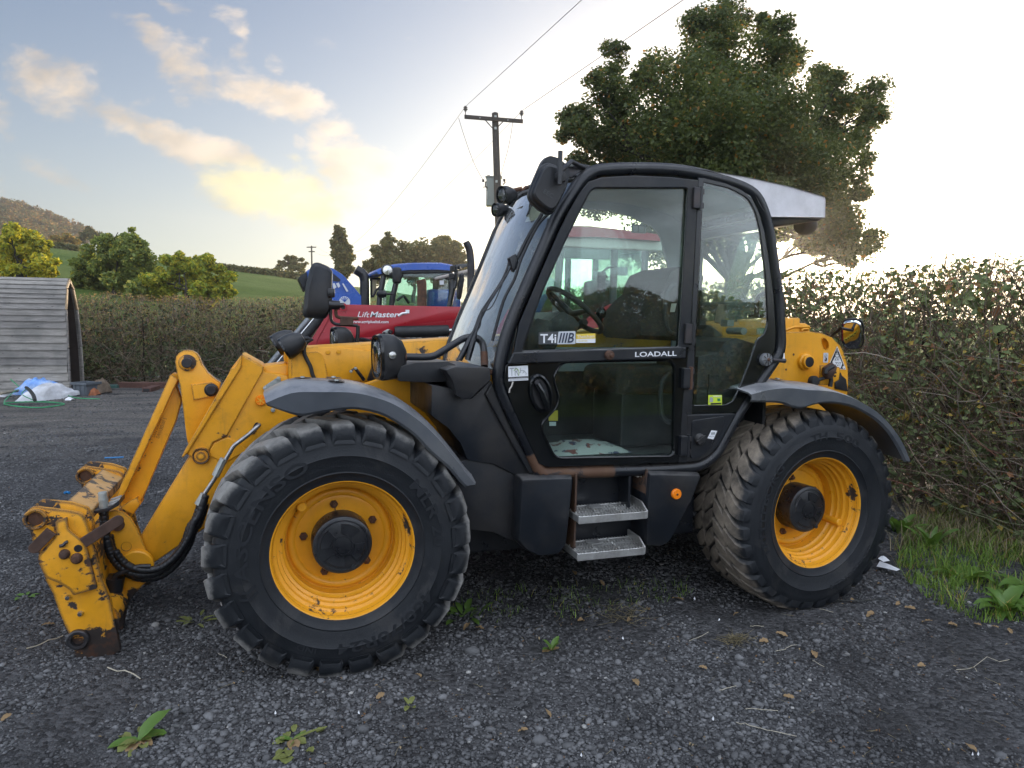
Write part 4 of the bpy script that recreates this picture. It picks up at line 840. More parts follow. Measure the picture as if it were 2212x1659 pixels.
q0, q1 = onZ(*c13((836, 1478))[0], 0), onZ(*c13((990, 1486))[0], 0); wv_ = q1-q0; wl_ = np.linalg.norm(wv_); ex_ = wv_/wl_; ey_ = np.array((-ex_[1], ex_[0], 0)); dd_ = (q0-CAM)[:2]@cF; hc_ = (1480-1325)*.18856/FPX*dd_
CR = empty('crate', tuple((q0+q1)/2), None); tag(CR, 'grey plastic storage crate standing at the open end of the shed', 'crate')
mb = MB(); 
def cbox(x0, x1, y0, y1, z0, z1): 
    c_ = q0+ex_*(x0+x1)/2+ey_*(y0+y1)/2+np.array((0, 0, (z0+z1)/2)); mb.obox(c_, ex_*(x1-x0)/2, ey_*(y1-y0)/2, (0, 0, (z1-z0)/2))
cbox(.02, wl_-.02, 0, .02, 0, hc_-.03); cbox(.02, wl_-.02, .32, .34, 0, hc_-.03); cbox(0.0, .02, 0, .34, 0, hc_-.03); cbox(wl_-.02, wl_, 0, .34, 0, hc_-.03); cbox(.02, wl_-.02, .02, .32, 0.005, .03); mb.build('crate_box', 'grey_crate', CR, bevel=.004)
mb = MB(); cbox(-.03, wl_+.03, -.03, -.0, hc_-.05, hc_); cbox(-.03, wl_+.03, .34, .37, hc_-.05, hc_); cbox(-.03, -.0, 0, .34, hc_-.05, hc_); cbox(wl_, wl_+.03, 0, .34, hc_-.05, hc_); mb.build('crate_rim', 'grey_crate', CR, bevel=.006)
for k in (.15, .5, .85): mb = MB(); cbox(wl_*k-.02, wl_*k+.02, -.014, -.001, .01, hc_-.055); mb.build('crate_rib', 'grey_crate', CR, bevel=.003)
heap('rag_pile', 'heap of tan and orange cloths beside the grey crate', 'cloth', c13((1010, 1440), (1020, 1340), (1060, 1312), (1120, 1320), (1140, 1370), (1150, 1450)), c13((1010, 1478), (1155, 1470)), 'tan_rag', 76, .45, .14, 16, 10)
heap('rag', 'orange rag at the foot of the cloth heap', 'cloth', c13((1012, 1462), (1030, 1405), (1075, 1418), (1098, 1475)), c13((1012, 1484), (1100, 1482)), 'orange_rag', 77, .2, .14, 12, 8)
def beam(name, label, u0, u1, vtop, vbot, depth, mat, hollow=False):
    a, b_ = onZ(u0, vbot, 0), onZ(u1, vbot, 0); e = b_-a; l = np.linalg.norm(e); e /= l; f = np.array((-e[1], e[0], 0)); h = (vbot-vtop)/FPX*((a-CAM)[:2]@cF)
    root = MB(); root.obox((a+b_)/2+f*depth/2+np.array((0, 0, h/2)), e*l/2, f*depth/2, (0, 0, h/2)); o = root.build(name, mat, bevel=.006)
    return tag(o, label, 'steel beam')
beam('steel_beam', 'long rusty red steel box beam lying at the foot of the hedge', 254, 356, 826.5, 838, .2, 'rsj_red'); beam('steel_beam', 'green painted steel length lying beside the red beam', 205, 253, 832, 839, .2, 'green_beam')
B3 = beam('steel_beam', 'short square hollow section end pointing at the camera', 307, 326, 838, 847, .6, 'rsj_red')
a_ = onZ(309.5, 846, .01)-np.array((cF[0], cF[1], 0))*.012; b3 = onZ(323.5, 846, .01)-np.array((cF[0], cF[1], 0))*.012; hq = 6.5/FPX*((a_-CAM)[:2]@cF); MB().add([a_, b3, b3+np.array((0, 0, hq)), a_+np.array((0, 0, hq))], [(0, 1, 2, 3)]).build('bore', 'print_black', B3)
gtube('plastic_pipe', 'short piece of blue plastic pipe on the gravel behind the carriage', 'pipe', c7((668, 98), (730, 96), (805, 92)), .012, .010, 'blue_plastic')
gtube('plastic_scrap', 'crumpled dark blue wrapper on the gravel left of the tilt link', 'scrap', c7((378, 350), (392, 345), (410, 350)), .012, .013, 'blue_plastic')

# ================================================================ TRACTORS BEHIND
def P_(uvs, y): return PY(uvs, y)
def prism_at(name, uv, y0, y1, mat, parent, bevel=.01, r=0): return MB().prism(PY(rnd(uv, r, 3) if r else uv, y0), y0, y1).build(name, mat, parent, bevel=bevel, smooth=40)
def tyre_simple(name, c, r, w, parent, rimcol, hub=.5):
    W_ = empty(name, c, parent); x, y, z = c
    ty = MB().lathe([(hub*r, w*.42), (hub*r*1.04, 0), (r*.8, -.03), (r*.93, .02), (r*.95, w/2), (r*.93, w-.02), (r*.8, w+.03), (hub*r*1.04, w)], c=c, n=48)
    for i in range(22):
        th = 2*math.pi*i/22
        for mir in (False, True):
            L = []
            for (yy, rt, dth) in ((-.01, r*.93, 0), (.04, r, .02), (w*.3, r, .12), (w*.52, r, .24)):
                yq = w-yy if mir else yy; tq = th+dth+(math.pi/22 if mir else 0); a = .04/r
                L.append([(x+q*math.cos(t_), y+yq, z+q*math.sin(t_)) for t_, q in ((tq-1.3*a, r*.93), (tq-a, rt), (tq+a, rt), (tq+1.3*a, r*.93))])
            ty.loft(L)
    ty.build('tyre', 'black_rubber', W_, smooth=35)
    MB().lathe([(hub*r*1.02, .02), (hub*r*.96, .06), (hub*r*.9, w*.4), (hub*r*.35, w*.42), (hub*r*.3, w*.25), (0, w*.25)], c=c, n=36).build('rim', rimcol, W_, smooth=40)
RT = empty('tractor', (2.5, 3.9, 0), None); tag(RT, 'dark red tractor with a red front loader arm, parked close behind the telehandler cab', 'tractor')
yr = 3.0
LA = empty('loader', (*[P_(c4b((900, 900)), yr)[0][0]], yr, P_(c4b((900, 900)), yr)[0][1]), RT)
arm = c4b((652, 790), (800, 772), (1790, 792), (2250, 815), (2350, 1150), (2150, 1150), (1900, 905), (1740, 905), (1300, 955), (1240, 960), (1222, 1000), (1215, 1030), (1190, 1046), (900, 1062), (760, 1085), (700, 1142), (440, 1170), (500, 1080), (560, 980), (640, 850))
prism_at('loader_arm', rnd(arm, 2), yr, yr+.10, 'red_paint', LA, .008)
a2 = prism_at('loader_arm', rnd(arm, 2), yr+1.25, yr+1.35, 'red_paint', LA, .008)
prism_at('arm_seam', c4b((655, 870), (645, 900), (560, 1060), (530, 1140), (536, 1140), (570, 1062), (652, 905), (662, 880)), yr-.004, yr, 'red_dark', LA, 0)
x, z = P_(c4b((775, 795)), yr)[0]; MB().lathe([(.042, -.002), (.042, -.014), (.024, -.014), (.024, -.002)], c=(x, yr, z), n=22).build('lift_eye', 'red_paint', LA, smooth=40); MB().lathe([(.024, -.005), (0, -.005)], c=(x, yr, z), n=20).build('eye_bore', 'print_black', LA)
prism_at('knee_plate', c4b((640, 790), (662, 800), (660, 850), (620, 860)), yr-.02, yr, 'galvanised', LA, .003)
prism_at('pin_plate', rnd(c4b((1115, 1020), (1130, 1005), (1170, 985), (1205, 1000), (1205, 1025), (1185, 1035), (1130, 1030)), 1.5), yr-.02, yr, 'galvanised', LA, .003)
for q, r_ in (((1183, 1010), .024), ((1130, 1018), .012)): x, z = P_(c4b(q), yr)[0]; MB().lathe([(.0, -.05), (r_*.6, -.05), (r_, -.03), (r_, -.0)], c=(x, yr-.01, z), n=16).build('pin', 'steel_dark', LA, smooth=40)
prism_at('stand_bracket', rnd(c4b((838, 1090), (850, 1062), (870, 1060), (880, 1100), (868, 1108), (842, 1108)), 1.5), yr-.03, yr-.01, 'galvanised', LA, .003)
label_text('loader_lettering', 'Lift', c4b((902, 880))[0], c4b((1006, 884))[0], c4b((908, 832))[0], yr-.004, 'white', LA, shear=.25)
label_text('loader_lettering', 'Master', c4b((1010, 882))[0], c4b((1262, 882))[0], c4b((1014, 834))[0], yr-.004, 'white', LA, bold=True, shear=.25)
mb = MB(); mb.tube([(x, yr-.005, z) for x, z in P_(c4b((1255, 872), (1290, 850), (1330, 846)), yr)], .012, 4); mb.build('lettering_swoosh', 'white', LA); q = P_(c4b((1336, 833)), yr)[0]; MB().box(q[0]-.02, q[0]+.02, yr-.006, yr-.001, q[1]-.018, q[1]+.018).build('lettering_swoosh', 'white', LA)
label_text('loader_lettering', 'www.agriplusltd.com', c4b((846, 932))[0], c4b((1172, 934))[0], c4b((846, 908))[0], yr-.004, 'white', LA, bold=True)
def ram(uv0, uv1, y, r, mat, name='ram'):
    return MB().tube([p3(uv0, y), p3(uv1, y)], r, 14).build(name, mat, LA, smooth=40)
ram(c4b((1222, 1012))[0], c4b((1690, 1000))[0], yr+.02, .062, 'black_rubber', 'lift_ram'); ram(c4b((1680, 1000))[0], c4b((1900, 995))[0], yr+.02, .025, 'steel_bright', 'ram_rod')
ram(c4b((580, 880))[0], c4b((205, 1330))[0], yr+.04, .052, 'black_rubber', 'crowd_ram'); ram(c4b((480, 900))[0], c4b((120, 1320))[0], yr+.35, .035, 'galvanised_dull', 'crowd_link'); ram(c4b((528, 890))[0], c4b((170, 1320))[0], yr+.02, .012, 'steel_bright', 'crowd_pipe')
BN = prism_at('bonnet', rnd(c14((715, 1215), (760, 1160), (1000, 1130), (1300, 1090), (1700, 1060), (2600, 1000), (2600, 1300), (1640, 1215), (860, 1215)), 2), yr+.42, yr+1.05, 'red_paint', RT, .05)
prism_at('bonnet_side', c14((215, 1420), (330, 1375), (520, 1360), (720, 1330), (1700, 1300), (2600, 1260), (2600, 1560), (1300, 1530), (640, 1470)), yr+.42, yr+1.05, 'tractor_grey', RT, .02)
prism_at('bonnet_nose', rnd(c14((230, 1415), (330, 1378), (520, 1365), (720, 1390), (700, 1430), (400, 1440)), 2), yr+.36, yr+1.1, 'red_paint', RT, .03)
for i in range(4):
    x0_ = 790+95*i; prism_at('bonnet_chevron', c14((x0_, 1370), (x0_+80, 1360), (x0_+170, 1490), (x0_+90, 1495)), yr+.405, yr+.42, 'galvanised', RT, .003)
label_text('model_lettering', 'CX110', c14((1435, 1400))[0], c14((1665, 1385))[0], c14((1435, 1348))[0], yr+.41, 'white', RT, bold=True)
label_text('maker_lettering', 'McCORMICK', c14((1275, 1340))[0], c14((1900, 1312))[0], c14((1275, 1290))[0], yr+.41, 'red_dark', RT, bold=True)
MB().tube([p3(q, yr-.02) for q in c14((590, 1358), (1230, 1482))], .028, 8).build('gas_strut', 'black_paint', RT, smooth=50); MB().tube([p3(q, yr-.02) for q in c14((1230, 1482), (1330, 1485))], .014, 6).build('strut_rod', 'steel_bright', RT)
MB().tube([p3(q, yr+.2) for q in spline(c14((0, 1450), (150, 1440), (260, 1455), (330, 1500), (370, 1570)), 4)], .05, 8).build('hose', 'black_rubber', RT, smooth=60)
MB().box(.6, 4.9, yr+.45, yr+1.05, .55, 1.35).build('chassis', 'tractor_grey', RT, bevel=.02)
# cab: frame posts, glass, red roof
yc0, yc1 = yr+.10, yr+1.55; xf = onY(*c10((330, 900))[0], yc0)[0]; xb = onY(*c10((985, 900))[0], yc0)[0]; ztop = onY(*c10((600, 330))[0], yc0)[1]; zbt = 1.25
RC = empty('cab', ((xf+xb)/2, (yc0+yc1)/2, zbt), RT)
xm = xf+.62*(xb-xf)
for xx, sl in ((xf, .10), (xm, 0), (xb, .0)):
    for yy in (yc0, yc1-.08): MB().tube([(xx-sl, yy+.04, zbt), (xx, yy+.04, ztop)], .045, 8).build('cab_post', 'tractor_grey', RC, smooth=60)
for yy in (yc0+.03, yc1-.05): MB().box(xf, xb, yy, yy+.006, zbt, ztop).build('side_glass', 'dark_glass', RC)
for xx in (xf, xb): MB().box(xx, xx+.006, yc0+.05, yc1-.05, zbt, ztop).build('end_glass', 'dark_glass', RC)
rp = PY(c10((300, 300), (415, 290), (640, 294), (880, 322), (1110, 350), (1118, 402), (880, 384), (600, 368), (300, 366)), yc0-.08)
MB().loft([[(x, y, z+dz) for x, z in rp] for y, dz in ((yc0-.08, 0), (yc0+.2, .05), (yc1-.2, .05), (yc1+.08, 0))]).build('cab_roof', 'red_paint', RC, smooth=35)
rp2 = PY(c10((300, 368), (600, 370), (880, 386), (1118, 404), (1128, 480), (880, 470), (520, 455), (300, 440)), yc0-.02)
MB().prism(rp2, yc0-.02, yc1+.02).build('roof_lining', 'cream_panel', RC, bevel=.02)
MB().obox(p3(c10((640, 720))[0], yr-.12), (.05, 0, 0), (0, .03, 0), (0, 0, .11)).build('cab_mirror', 'black_plastic', RC, bevel=.02); MB().tube([p3(q, yr-.1) for q in c10((690, 690), (640, 650), (690, 610), (760, 600))], .014, 6).build('mirror_arm', 'black_paint', RC)
MB().obox(p3(c10((790, 640))[0], yr+.2), (.08, 0, 0), (0, .05, 0), (0, 0, .05)).build('beacon', 'black_plastic', RC, bevel=.02)
MB().obox((xm+.15, yr+.85, 1.75), (.12, 0, 0), (0, .25, 0), (0, 0, .45)).build('seat', 'seat_cloth', RC, bevel=.05)
xe, ze = onY(*c4b((1880, 480))[0], yr+.2); 
ex_ = rnd(c4b((1845, 225), (1878, 290), (1892, 420), (1885, 720)), 10, closed=False); MB().tube([p3(q, yr+.2) for q in ex_], [.034]+[.04]*(len(ex_)-1), 14).build('exhaust', 'steel_dark', RT, smooth=60)
tyre_simple('wheel', (xb-.15, yr-.35, .85), .85, .45, RT, 'red_dark'); tyre_simple('wheel', (xb-.15, yr+1.55, .85), .85, .45, RT, 'red_dark'); tyre_simple('wheel', (1.35, yr+.05, .60), .60, .36, RT, 'red_dark'); tyre_simple('wheel', (1.35, yr+1.2, .60), .60, .36, RT, 'red_dark')
MB().tube([(xb-.15+.95*math.cos(q), yr-.1, .85+.95*math.sin(q)) for q in np.linspace(.1, 2.8, 14)], .16, 8).build('rear_fender', 'red_paint', RT, smooth=60)

# blue tractor further back, bonnet tipped up
yb2 = 9.4
BT = empty('tractor', (onY(*c14((900, 600))[0], yb2)[0], yb2+.8, 0), None); tag(BT, 'blue tractor with its bonnet tipped open, parked beyond the red loader', 'tractor')
BC = empty('cab', (onY(*c14((1200, 600))[0], yb2)[0], yb2+.8, 1.3), BT)
roofo = c14((436, 305), (470, 262), (640, 200), (800, 178), (960, 165), (1300, 158), (1500, 160), (1690, 196), (1700, 272), (1400, 256), (950, 262), (640, 300), (440, 335))
rp = PY(roofo, yb2); MB().loft([[(x, y, z+dz) for x, z in inset(rp, k)] for y, k, dz in ((yb2, .97, 0), (yb2+.12, 1.0, .03), (yb2+1.5, 1.0, .03), (yb2+1.65, .97, 0))]).build('cab_roof', 'blue_paint', BC, smooth=35)
prism_at('roof_underside', c14((640, 300), (950, 263), (1400, 257), (1660, 275), (1640, 312), (840, 326)), yb2+.03, yb2+1.6, 'black_plastic', BC, .01)
x, z = PY(c14((602, 264)), yb2-.03)[0]; MB().lathe([(.0, -.03), (.09, -.02), (.10, .0), (.09, .06)], c=(x, yb2-.02, z), n=18).build('roof_lamp', 'lamp_reflector', BC, smooth=40); MB().lathe([(.092, -.024), (.115, -.01), (.115, .06)], c=(x, yb2-.02, z), n=18).build('lamp_bezel', 'black_paint', BC, smooth=40)
for nm, q in (('front', ((470, 880), (480, 700), (545, 360))), ('mid', ((670, 900), (690, 700), (745, 470), (830, 330))), ('back', ((1620, 900), (1650, 620), (1640, 300)))):
    MB().tube([p3(k, yb2+.05) for k in c14(*q)], .055, 8).build('cab_post', 'black_paint', BC, smooth=60); MB().tube([p3(k, yb2+.05) for k in c14(*q)][::1], .05, 8); 
for yy in (yb2+.08, yb2+1.5):
    mb = MB(); plate(mb, [PY(c14((700, 900), (755, 480), (840, 325), (1600, 315), (1650, 600), (1610, 900)), yb2+.05)], yy, yy+.01, 0); mb.build('side_glass', 'dark_glass', BC)
mb = MB(); plate(mb, [PY(c14((480, 900), (545, 370), (800, 330), (740, 490), (680, 900)), yb2+.05)], yb2+.08, yb2+.09, 0); mb.build('side_glass', 'dark_glass', BC)
prism_at('corner_panel', rnd(c14((1490, 330), (1640, 315), (1660, 420), (1600, 430), (1530, 395)), 2), yb2+.03, yb2+.07, 'black_plastic', BC, .005)
mb = MB(); plate(mb, [PY(c14((1455, 432), (1525, 432), (1525, 500), (1458, 502)), yb2+.06)], yb2+.06, yb2+.065, 0); mb.build('window_sticker', 'print_grey_l', BC)
MB().obox(p3(c14((1500, 820))[0], yb2+.8), (.35, 0, 0), (0, .28, 0), (0, 0, .30)).build('seat', 'blue_paint', BC, bevel=.08); MB().obox(p3(c14((1480, 640))[0], yb2+1.0), (.14, 0, 0), (0, .28, 0), (0, 0, .42)).build('seat', 'tan_rag', BC, bevel=.08)
MB().tube([p3(q, yb2+.4) for q in spline(c14((760, 760), (860, 690), (930, 770), (960, 800)), 4)], .03, 6).build('steering_wheel', 'black_rubber', BC, smooth=60)
for q, hw_, hh_ in (((758, 352), 72, 132),):
    c_ = np.array(p3(c14(q)[0], yb2-.25)); s_ = .1323/FPX*13.6; MB().obox(c_, (hw_*s_, 0, 0), (0, .07, 0), (0, 0, hh_*s_)).build('cab_mirror', 'black_plastic', BC, bevel=.05, segs=3, smooth=50)
c_ = np.array(p3(c14((510, 655))[0], yb2-.25)); MB().lathe([(.0, -.10), (.06, -.08), (.075, 0), (.06, .08), (0, .10)], c=tuple(c_), n=14, axis='x').build('cab_mirror', 'black_plastic', BC, smooth=60); MB().tube([p3(q, yb2-.2) for q in c14((520, 655), (690, 650))], .025, 6).build('mirror_arm', 'black_paint', BC)
MB().tube([p3(q, yb2-.2) for q in c14((665, 320), (640, 330), (640, 345), (690, 350))], .02, 6).build('mirror_arm', 'black_paint', BC)
c_ = np.array(p3(c14((355, 540))[0], yb2+1.3)); MB().obox(c_, (.05, 0, 0), (0, .03, 0), (0, 0, .20)).build('cab_mirror', 'black_plastic', BC, bevel=.02); c_[1] -= .05; c_[0] += .04; MB().obox(c_, (.04, 0, 0), (0, .01, 0), (0, 0, .17)).build('mirror_glass', 'print_yellow_pale', BC)
MB().tube([p3(q, yb2+1.2) for q in c14((300, 450), (330, 400), (520, 410))], .02, 6).build('mirror_arm', 'steel_dark', BC); MB().tube([p3(q, yb2+1.2) for q in c14((270, 700), (370, 695), (420, 590), (490, 530))], .025, 6).build('mirror_arm', 'black_paint', BC)
ex = rnd(c14((240, 900), (235, 420), (205, 330), (140, 285), (85, 250)), 8, closed=False); MB().tube([p3(q, yb2+.2) for q in ex], .095, 12).build('exhaust', 'black_paint', BT, smooth=50)
MB().tube([p3(q, yb2+.2) for q in c14((288, 860), (284, 480), (282, 395))], .022, 8).build('exhaust_guard', 'steel_bright', BT, smooth=50)
MB().tube([p3(q, yb2-.6) for q in rnd(c14((1168, 900), (1165, 470), (1150, 420)), 6, closed=False)], .09, 12).build('stack_pipe', 'rusty', BT, smooth=50)
bo_ = c4b((455, 478), (520, 440), (600, 430), (690, 452), (780, 510), (870, 610), (1005, 775), (1000, 860), (640, 860), (560, 700), (470, 560)); rp = PY(rnd(bo_, 3), yb2+.15)
MB().loft([[(x, y, z) for x, z in inset(rp, k)] for y, k in ((yb2+.15, .95), (yb2+.28, 1.0), (yb2+.9, 1.0), (yb2+1.03, .95))]).build('bonnet', 'blue_paint', BT, smooth=40)
prism_at('bonnet_grille', rnd(c4b((385, 542), (405, 525), (465, 478), (480, 560), (445, 660), (430, 640)), 2), yb2+.25, yb2+.95, 'black_plastic', BT, .02)
mb = MB(); plate(mb, [PY(rnd(c4b((690, 500), (755, 555), (750, 572), (690, 568)), 1), yb2+.13)], yb2+.13, yb2+.16, .0); mb.build('bonnet_vent', 'print_black', BT)
for uv in (((688, 590), (700, 585), (720, 620), (700, 636), (690, 640)), ((715, 590), (738, 580), (752, 612), (735, 628)), ((768, 590), (780, 588), (822, 655), (808, 662))): mb = MB(); plate(mb, [PY(c4b(*uv), yb2+.12)], yb2+.12, yb2+.13, 0); mb.build('bonnet_decal', 'print_grey_l', BT)
x, z = PY(c4b((790, 735)), yb2+.12)[0]; MB().lathe([(.0, -.005), (.10, -.005), (.105, .0)], c=(x, yb2+.13, z-.03), n=24).build('bonnet_emblem', 'print_grey_l', BT)
for k in range(5): a = R(50+22*k); MB().obox((x+.05*math.cos(a), yb2+.122, z-.03+.05*math.sin(a)), (.05*math.cos(a), 0, .05*math.sin(a)), (0, .002, 0), (-.006*math.sin(a), 0, .006*math.cos(a))).build('emblem_ray', 'blue_paint', BT)
xw = onY(*c14((1300, 900))[0], yb2)[0]; MB().box(onY(*c14((100, 900))[0], yb2)[0], xw+.8, yb2+.3, yb2+1.2, .6, 1.45).build('chassis', 'tractor_grey', BT, bevel=.02)
tyre_simple('wheel', (xw+.5, yb2-.1, .9), .9, .5, BT, 'white'); tyre_simple('wheel', (xw+.5, yb2+1.3, .9), .9, .5, BT, 'white'); tyre_simple('wheel', (xw-1.9, yb2+.1, .62), .62, .4, BT, 'white'); tyre_simple('wheel', (xw-1.9, yb2+1.2, .62), .62, .4, BT, 'white')
# third machine: pale cab mostly hidden by the windscreen
yw = 6.6; WT = empty('tractor', (onY(*c14((2300, 700))[0], yw)[0], yw+.7, 0), None); tag(WT, 'pale cabbed tractor mostly hidden behind the telehandler windscreen, only its mirror and cab edge clear', 'tractor')
q = c14((1680, 330), (1700, 305), (1920, 250), (2600, 230), (2600, 300), (1900, 310), (1690, 362)); MB().prism(PY(q, yw), yw, yw+1.4).build('cab_roof', 'roof_beige', WT, bevel=.02)
MB().prism(PY(c14((1690, 180), (1780, 165), (1920, 155), (1920, 200), (1800, 240), (1760, 215)), yw+.1), yw+.1, yw+.3).build('roof_rack', 'tractor_grey', WT, bevel=.01)
mb = MB(); plate(mb, [PY(c14((1610, 860), (1680, 540), (1710, 350), (1900, 310), (2500, 300), (2500, 900), (1620, 900)), yw)], yw+.02, yw+.03, 0); mb.build('side_glass', 'pale_glass', WT)
MB().tube([p3(k, yw) for k in c14((1600, 900), (1680, 560), (1700, 350))], .04, 8).build('cab_post', 'black_paint', WT, smooth=60)
MB().tube([p3(k, yw) for k in c14((2500, 900), (2500, 300))], .06, 8).build('cab_post', 'tractor_grey', WT, smooth=60)
MB().tube([p3(k, yw-.1) for k in rnd(c14((1700, 560), (1722, 470), (1730, 220), (1765, 190), (1780, 250)), 4, closed=False)], .028, 7).build('mirror_arm', 'black_paint', WT, smooth=60)
mo_ = PY(rnd(c14((1755, 520), (1790, 330), (1830, 308), (1850, 340), (1852, 420), (1800, 740), (1760, 745), (1742, 700)), 2), yw-.15); MB().loft([[(x, y, z) for x, z in inset(mo_, k)] for y, k in ((yw-.20, .85), (yw-.17, 1), (yw-.10, 1), (yw-.08, .9))]).build('cab_mirror', 'black_plastic', WT, smooth=45)
for q0 in ((1668, 240), (1650, 365)): c_ = p3(c14(q0)[0], yw-.1); MB().obox(c_, (.035, 0, 0), (0, .05, 0), (0, 0, .045)).build('work_lamp', 'black_plastic', WT, bevel=.01)
xq = onY(*c14((1650, 900))[0], yw)[0]; MB().box(xq, xq+2.2, yw+.1, yw+1.3, .7, 1.5).build('body', 'tractor_grey', WT, bevel=.03); tyre_simple('wheel', (xq+1.6, yw-.1, .8), .8, .4, WT, 'white'); tyre_simple('wheel', (xq-.4, yw+.1, .55), .55, .35, WT, 'white')

# ================================================================ TELEHANDLER
TH = empty('telehandler', (1.35, -0.2, 0.0))
tag(TH, 'large yellow and black telescopic handler with a tall glazed cab, parked across the gravel yard', 'telehandler')
YD = -1.045                                    # outer face of the door

# ---------------------------------------------------------------- wheels
TYRE_PROF = [(.322, .012), (.334, -.010), (.350, -.016), (.372, -.026), (.376, -.031), (.382, -.029), (.41, -.037), (.455, -.044), (.459, -.047), (.464, -.044), (.50, -.042),
             (.535, -.033), (.562, -.012), (.578, .022), (.584, .09), (.586, .20), (.584, .31), (.578, .38), (.562, .414), (.52, .44), (.45, .445), (.39, .43), (.33, .39)]
def lug_mesh(mb, st, th0, mirror=False):
    loops = []
    for (y, rt, rb, hw, dth) in st:
        th = th0+dth; a = hw/rt
        L = []
        for (aa, rr) in ((-1.22*a, rb), (-a, rt-0.006), (-0.86*a, rt), (0.86*a, rt), (a, rt-0.006), (1.22*a, rb)):
            t_ = th+aa; L.append((rr*math.cos(t_), 0.40-y if mirror else y, rr*math.sin(t_)))
        loops.append(L)
    mb.loft(loops)
def arc_text(mb, body, r, ang_mid, width_ang, y, height, inward=False, bold=True):
    V, F = text_mesh(body, bold)
    V[:, 0] -= V[:, 0].min(); wd = V[:, 0].max(); out = []
    for p in V:
        if inward: th = ang_mid-width_ang/2+width_ang*p[0]/wd; rr = r+height/2-p[1]/0.70*height
        else: th = ang_mid+width_ang/2-width_ang*p[0]/wd; rr = r-height/2+p[1]/0.70*height
        out.append((rr*math.cos(th), y, rr*math.sin(th)))
    mb.add(out, F)
simple('tyre_letter', (0.0145, 0.0165, 0.020), 0.72, spec=0.3, var=0.1)
def make_wheel(front, ang0):
    wr = empty('wheel', (0, 0, 0)); tm = 'tyre_front' if front else 'tyre_rear'
    ty = MB().lathe(TYRE_PROF, n=96)
    rr = random.Random(3)
    if front:
        n = 25
        for i in range(n):
            th = ang0+2*math.pi*i/n; j = rr.uniform(-.004, .004)
            st = [(-.036, .525, .515, .036, .0), (-.045, .545, .515, .044, .0), (-.042, .580, .53, .050, .003), (-.028, .606, .55, .051, .010), (.004, .6195+j, .57, .049, .026),
                  (.075, .624+j, .575, .036, .10), (.15, .625+j, .575, .034, .17), (.215, .625+j, .575, .032, .22)]
            lug_mesh(ty, st, th); lug_mesh(ty, st, th+math.pi/n, True)
    else:
        n = 33
        for i in range(n):
            th = ang0+2*math.pi*i/n
            st = [(-.034, .545, .53, .030, .0), (-.028, .572, .545, .034, -.0), (-.008, .592, .56, .037, -.01), (.018, .602, .57, .041, -.03), (.055, .606, .575, .050, -.075),
                  (.085, .607, .575, .046, -.12), (.105, .607, .575, .036, -.15)]
            lug_mesh(ty, st, th); lug_mesh(ty, st, th+math.pi/n, True)
            st2 = [(.098, .605, .575, .030, -.05), (.125, .607, .577, .047, -.10), (.165, .608, .578, .050, -.16), (.198, .608, .578, .040, -.21)]
            lug_mesh(ty, st2, th); lug_mesh(ty, st2, th+math.pi/n, True)
    t_o = ty.build('tyre', tm, wr, smooth=32)
    if front:
        lt = MB(); arc_text(lt, 'ASCENSO', .455, R(152), R(82), -.0462, .058); lt.build('sidewall_lettering', 'tyre_letter', wr, recalc=False)
        lt = MB(); arc_text(lt, 'MLR 20', .448, R(22), R(46), -.0462, .055); lt.build('sidewall_lettering', 'tyre_letter', wr, recalc=False)
        lt = MB(); arc_text(lt, '460/70R24', .462, R(-62), R(66), -.0462, .05); lt.build('sidewall_lettering', 'tyre_letter', wr, recalc=False)
        lt = MB(); arc_text(lt, 'IND', .475, R(-112), R(11), -.0462, .026); lt.build('sidewall_lettering', 'tyre_letter', wr, recalc=False)
        lt = MB()
        for k in range(2):
            a = R(203)-k*R(4.2)
            for sgn in (-1, 1):
                p0 = np.array([.45*math.cos(a), -.0487, .45*math.sin(a)]); tdir = np.array([-math.sin(a), 0, math.cos(a)]); rd = np.array([math.cos(a), 0, math.sin(a)])
                lt.obox(p0+sgn*.02*rd-.010*tdir, .024*rd*sgn-.012*tdir, .006*(tdir), (0, .001, 0))
        lt.build('sidewall_emblem', 'tyre_letter', wr, recalc=False)
    else:
        lt = MB(); arc_text(lt, 'TH', .470, R(98), R(15), -.0462, .045); lt.build('sidewall_lettering', 'tyre_letter', wr, recalc=False)
        lt = MB(); arc_text(lt, '500', .470, R(70), R(24), -.0462, .045); lt.build('sidewall_lettering', 'tyre_letter', wr, recalc=False)
        lt = MB(); arc_text(lt, 'TRELLEBORG', .452, R(172), R(72), -.0462, .045); lt.build('sidewall_lettering', 'tyre_letter', wr, recalc=False)
        lt = MB(); arc_text(lt, '500/60R24', .462, R(-55), R(50), -.0462, .03); lt.build('sidewall_lettering', 'tyre_letter', wr, recalc=False)
    rim = MB().lathe([(.300, .40), (.318, .03), (.338, .006), (.341, -.004), (.337, -.011), (.329, -.008), (.323, .004), (.322, .020), (.318, .042), (.304, .048), (.307, .060), (.302, .076), (.289, .082), (.293, .094), (.289, .108),
                      (.277, .114), (.280, .128), (.276, .142), (.266, .150), (.268, .178), (.263, .193), (.262, .203), (.256, .2035), (.250, .192), (.236, .186), (.222, .190), (.215, .197), (.205, .194), (.16, .200), (.10, .203), (.02, .203)], n=72)
    rim.build('rim', 'yellow_rim', wr, smooth=40)
    dk = MB().lathe([(.262, .199), (.2665, .196), (.268, .199)], n=72); dk.build('rim_weld', 'rust_edge', wr, smooth=60)
    rr0 = .245
    a = R(133) if front else R(-22)
    vx, vz = rr0*math.cos(a), rr0*math.sin(a)
    MB().lathe([(.0, .065), (.018, .065), (.023, .070), (.024, .19)], c=(vx*1.12, 0, vz*1.12), n=14).build('rim_stub', 'yellow_rim', wr, smooth=40)
    hub = MB()
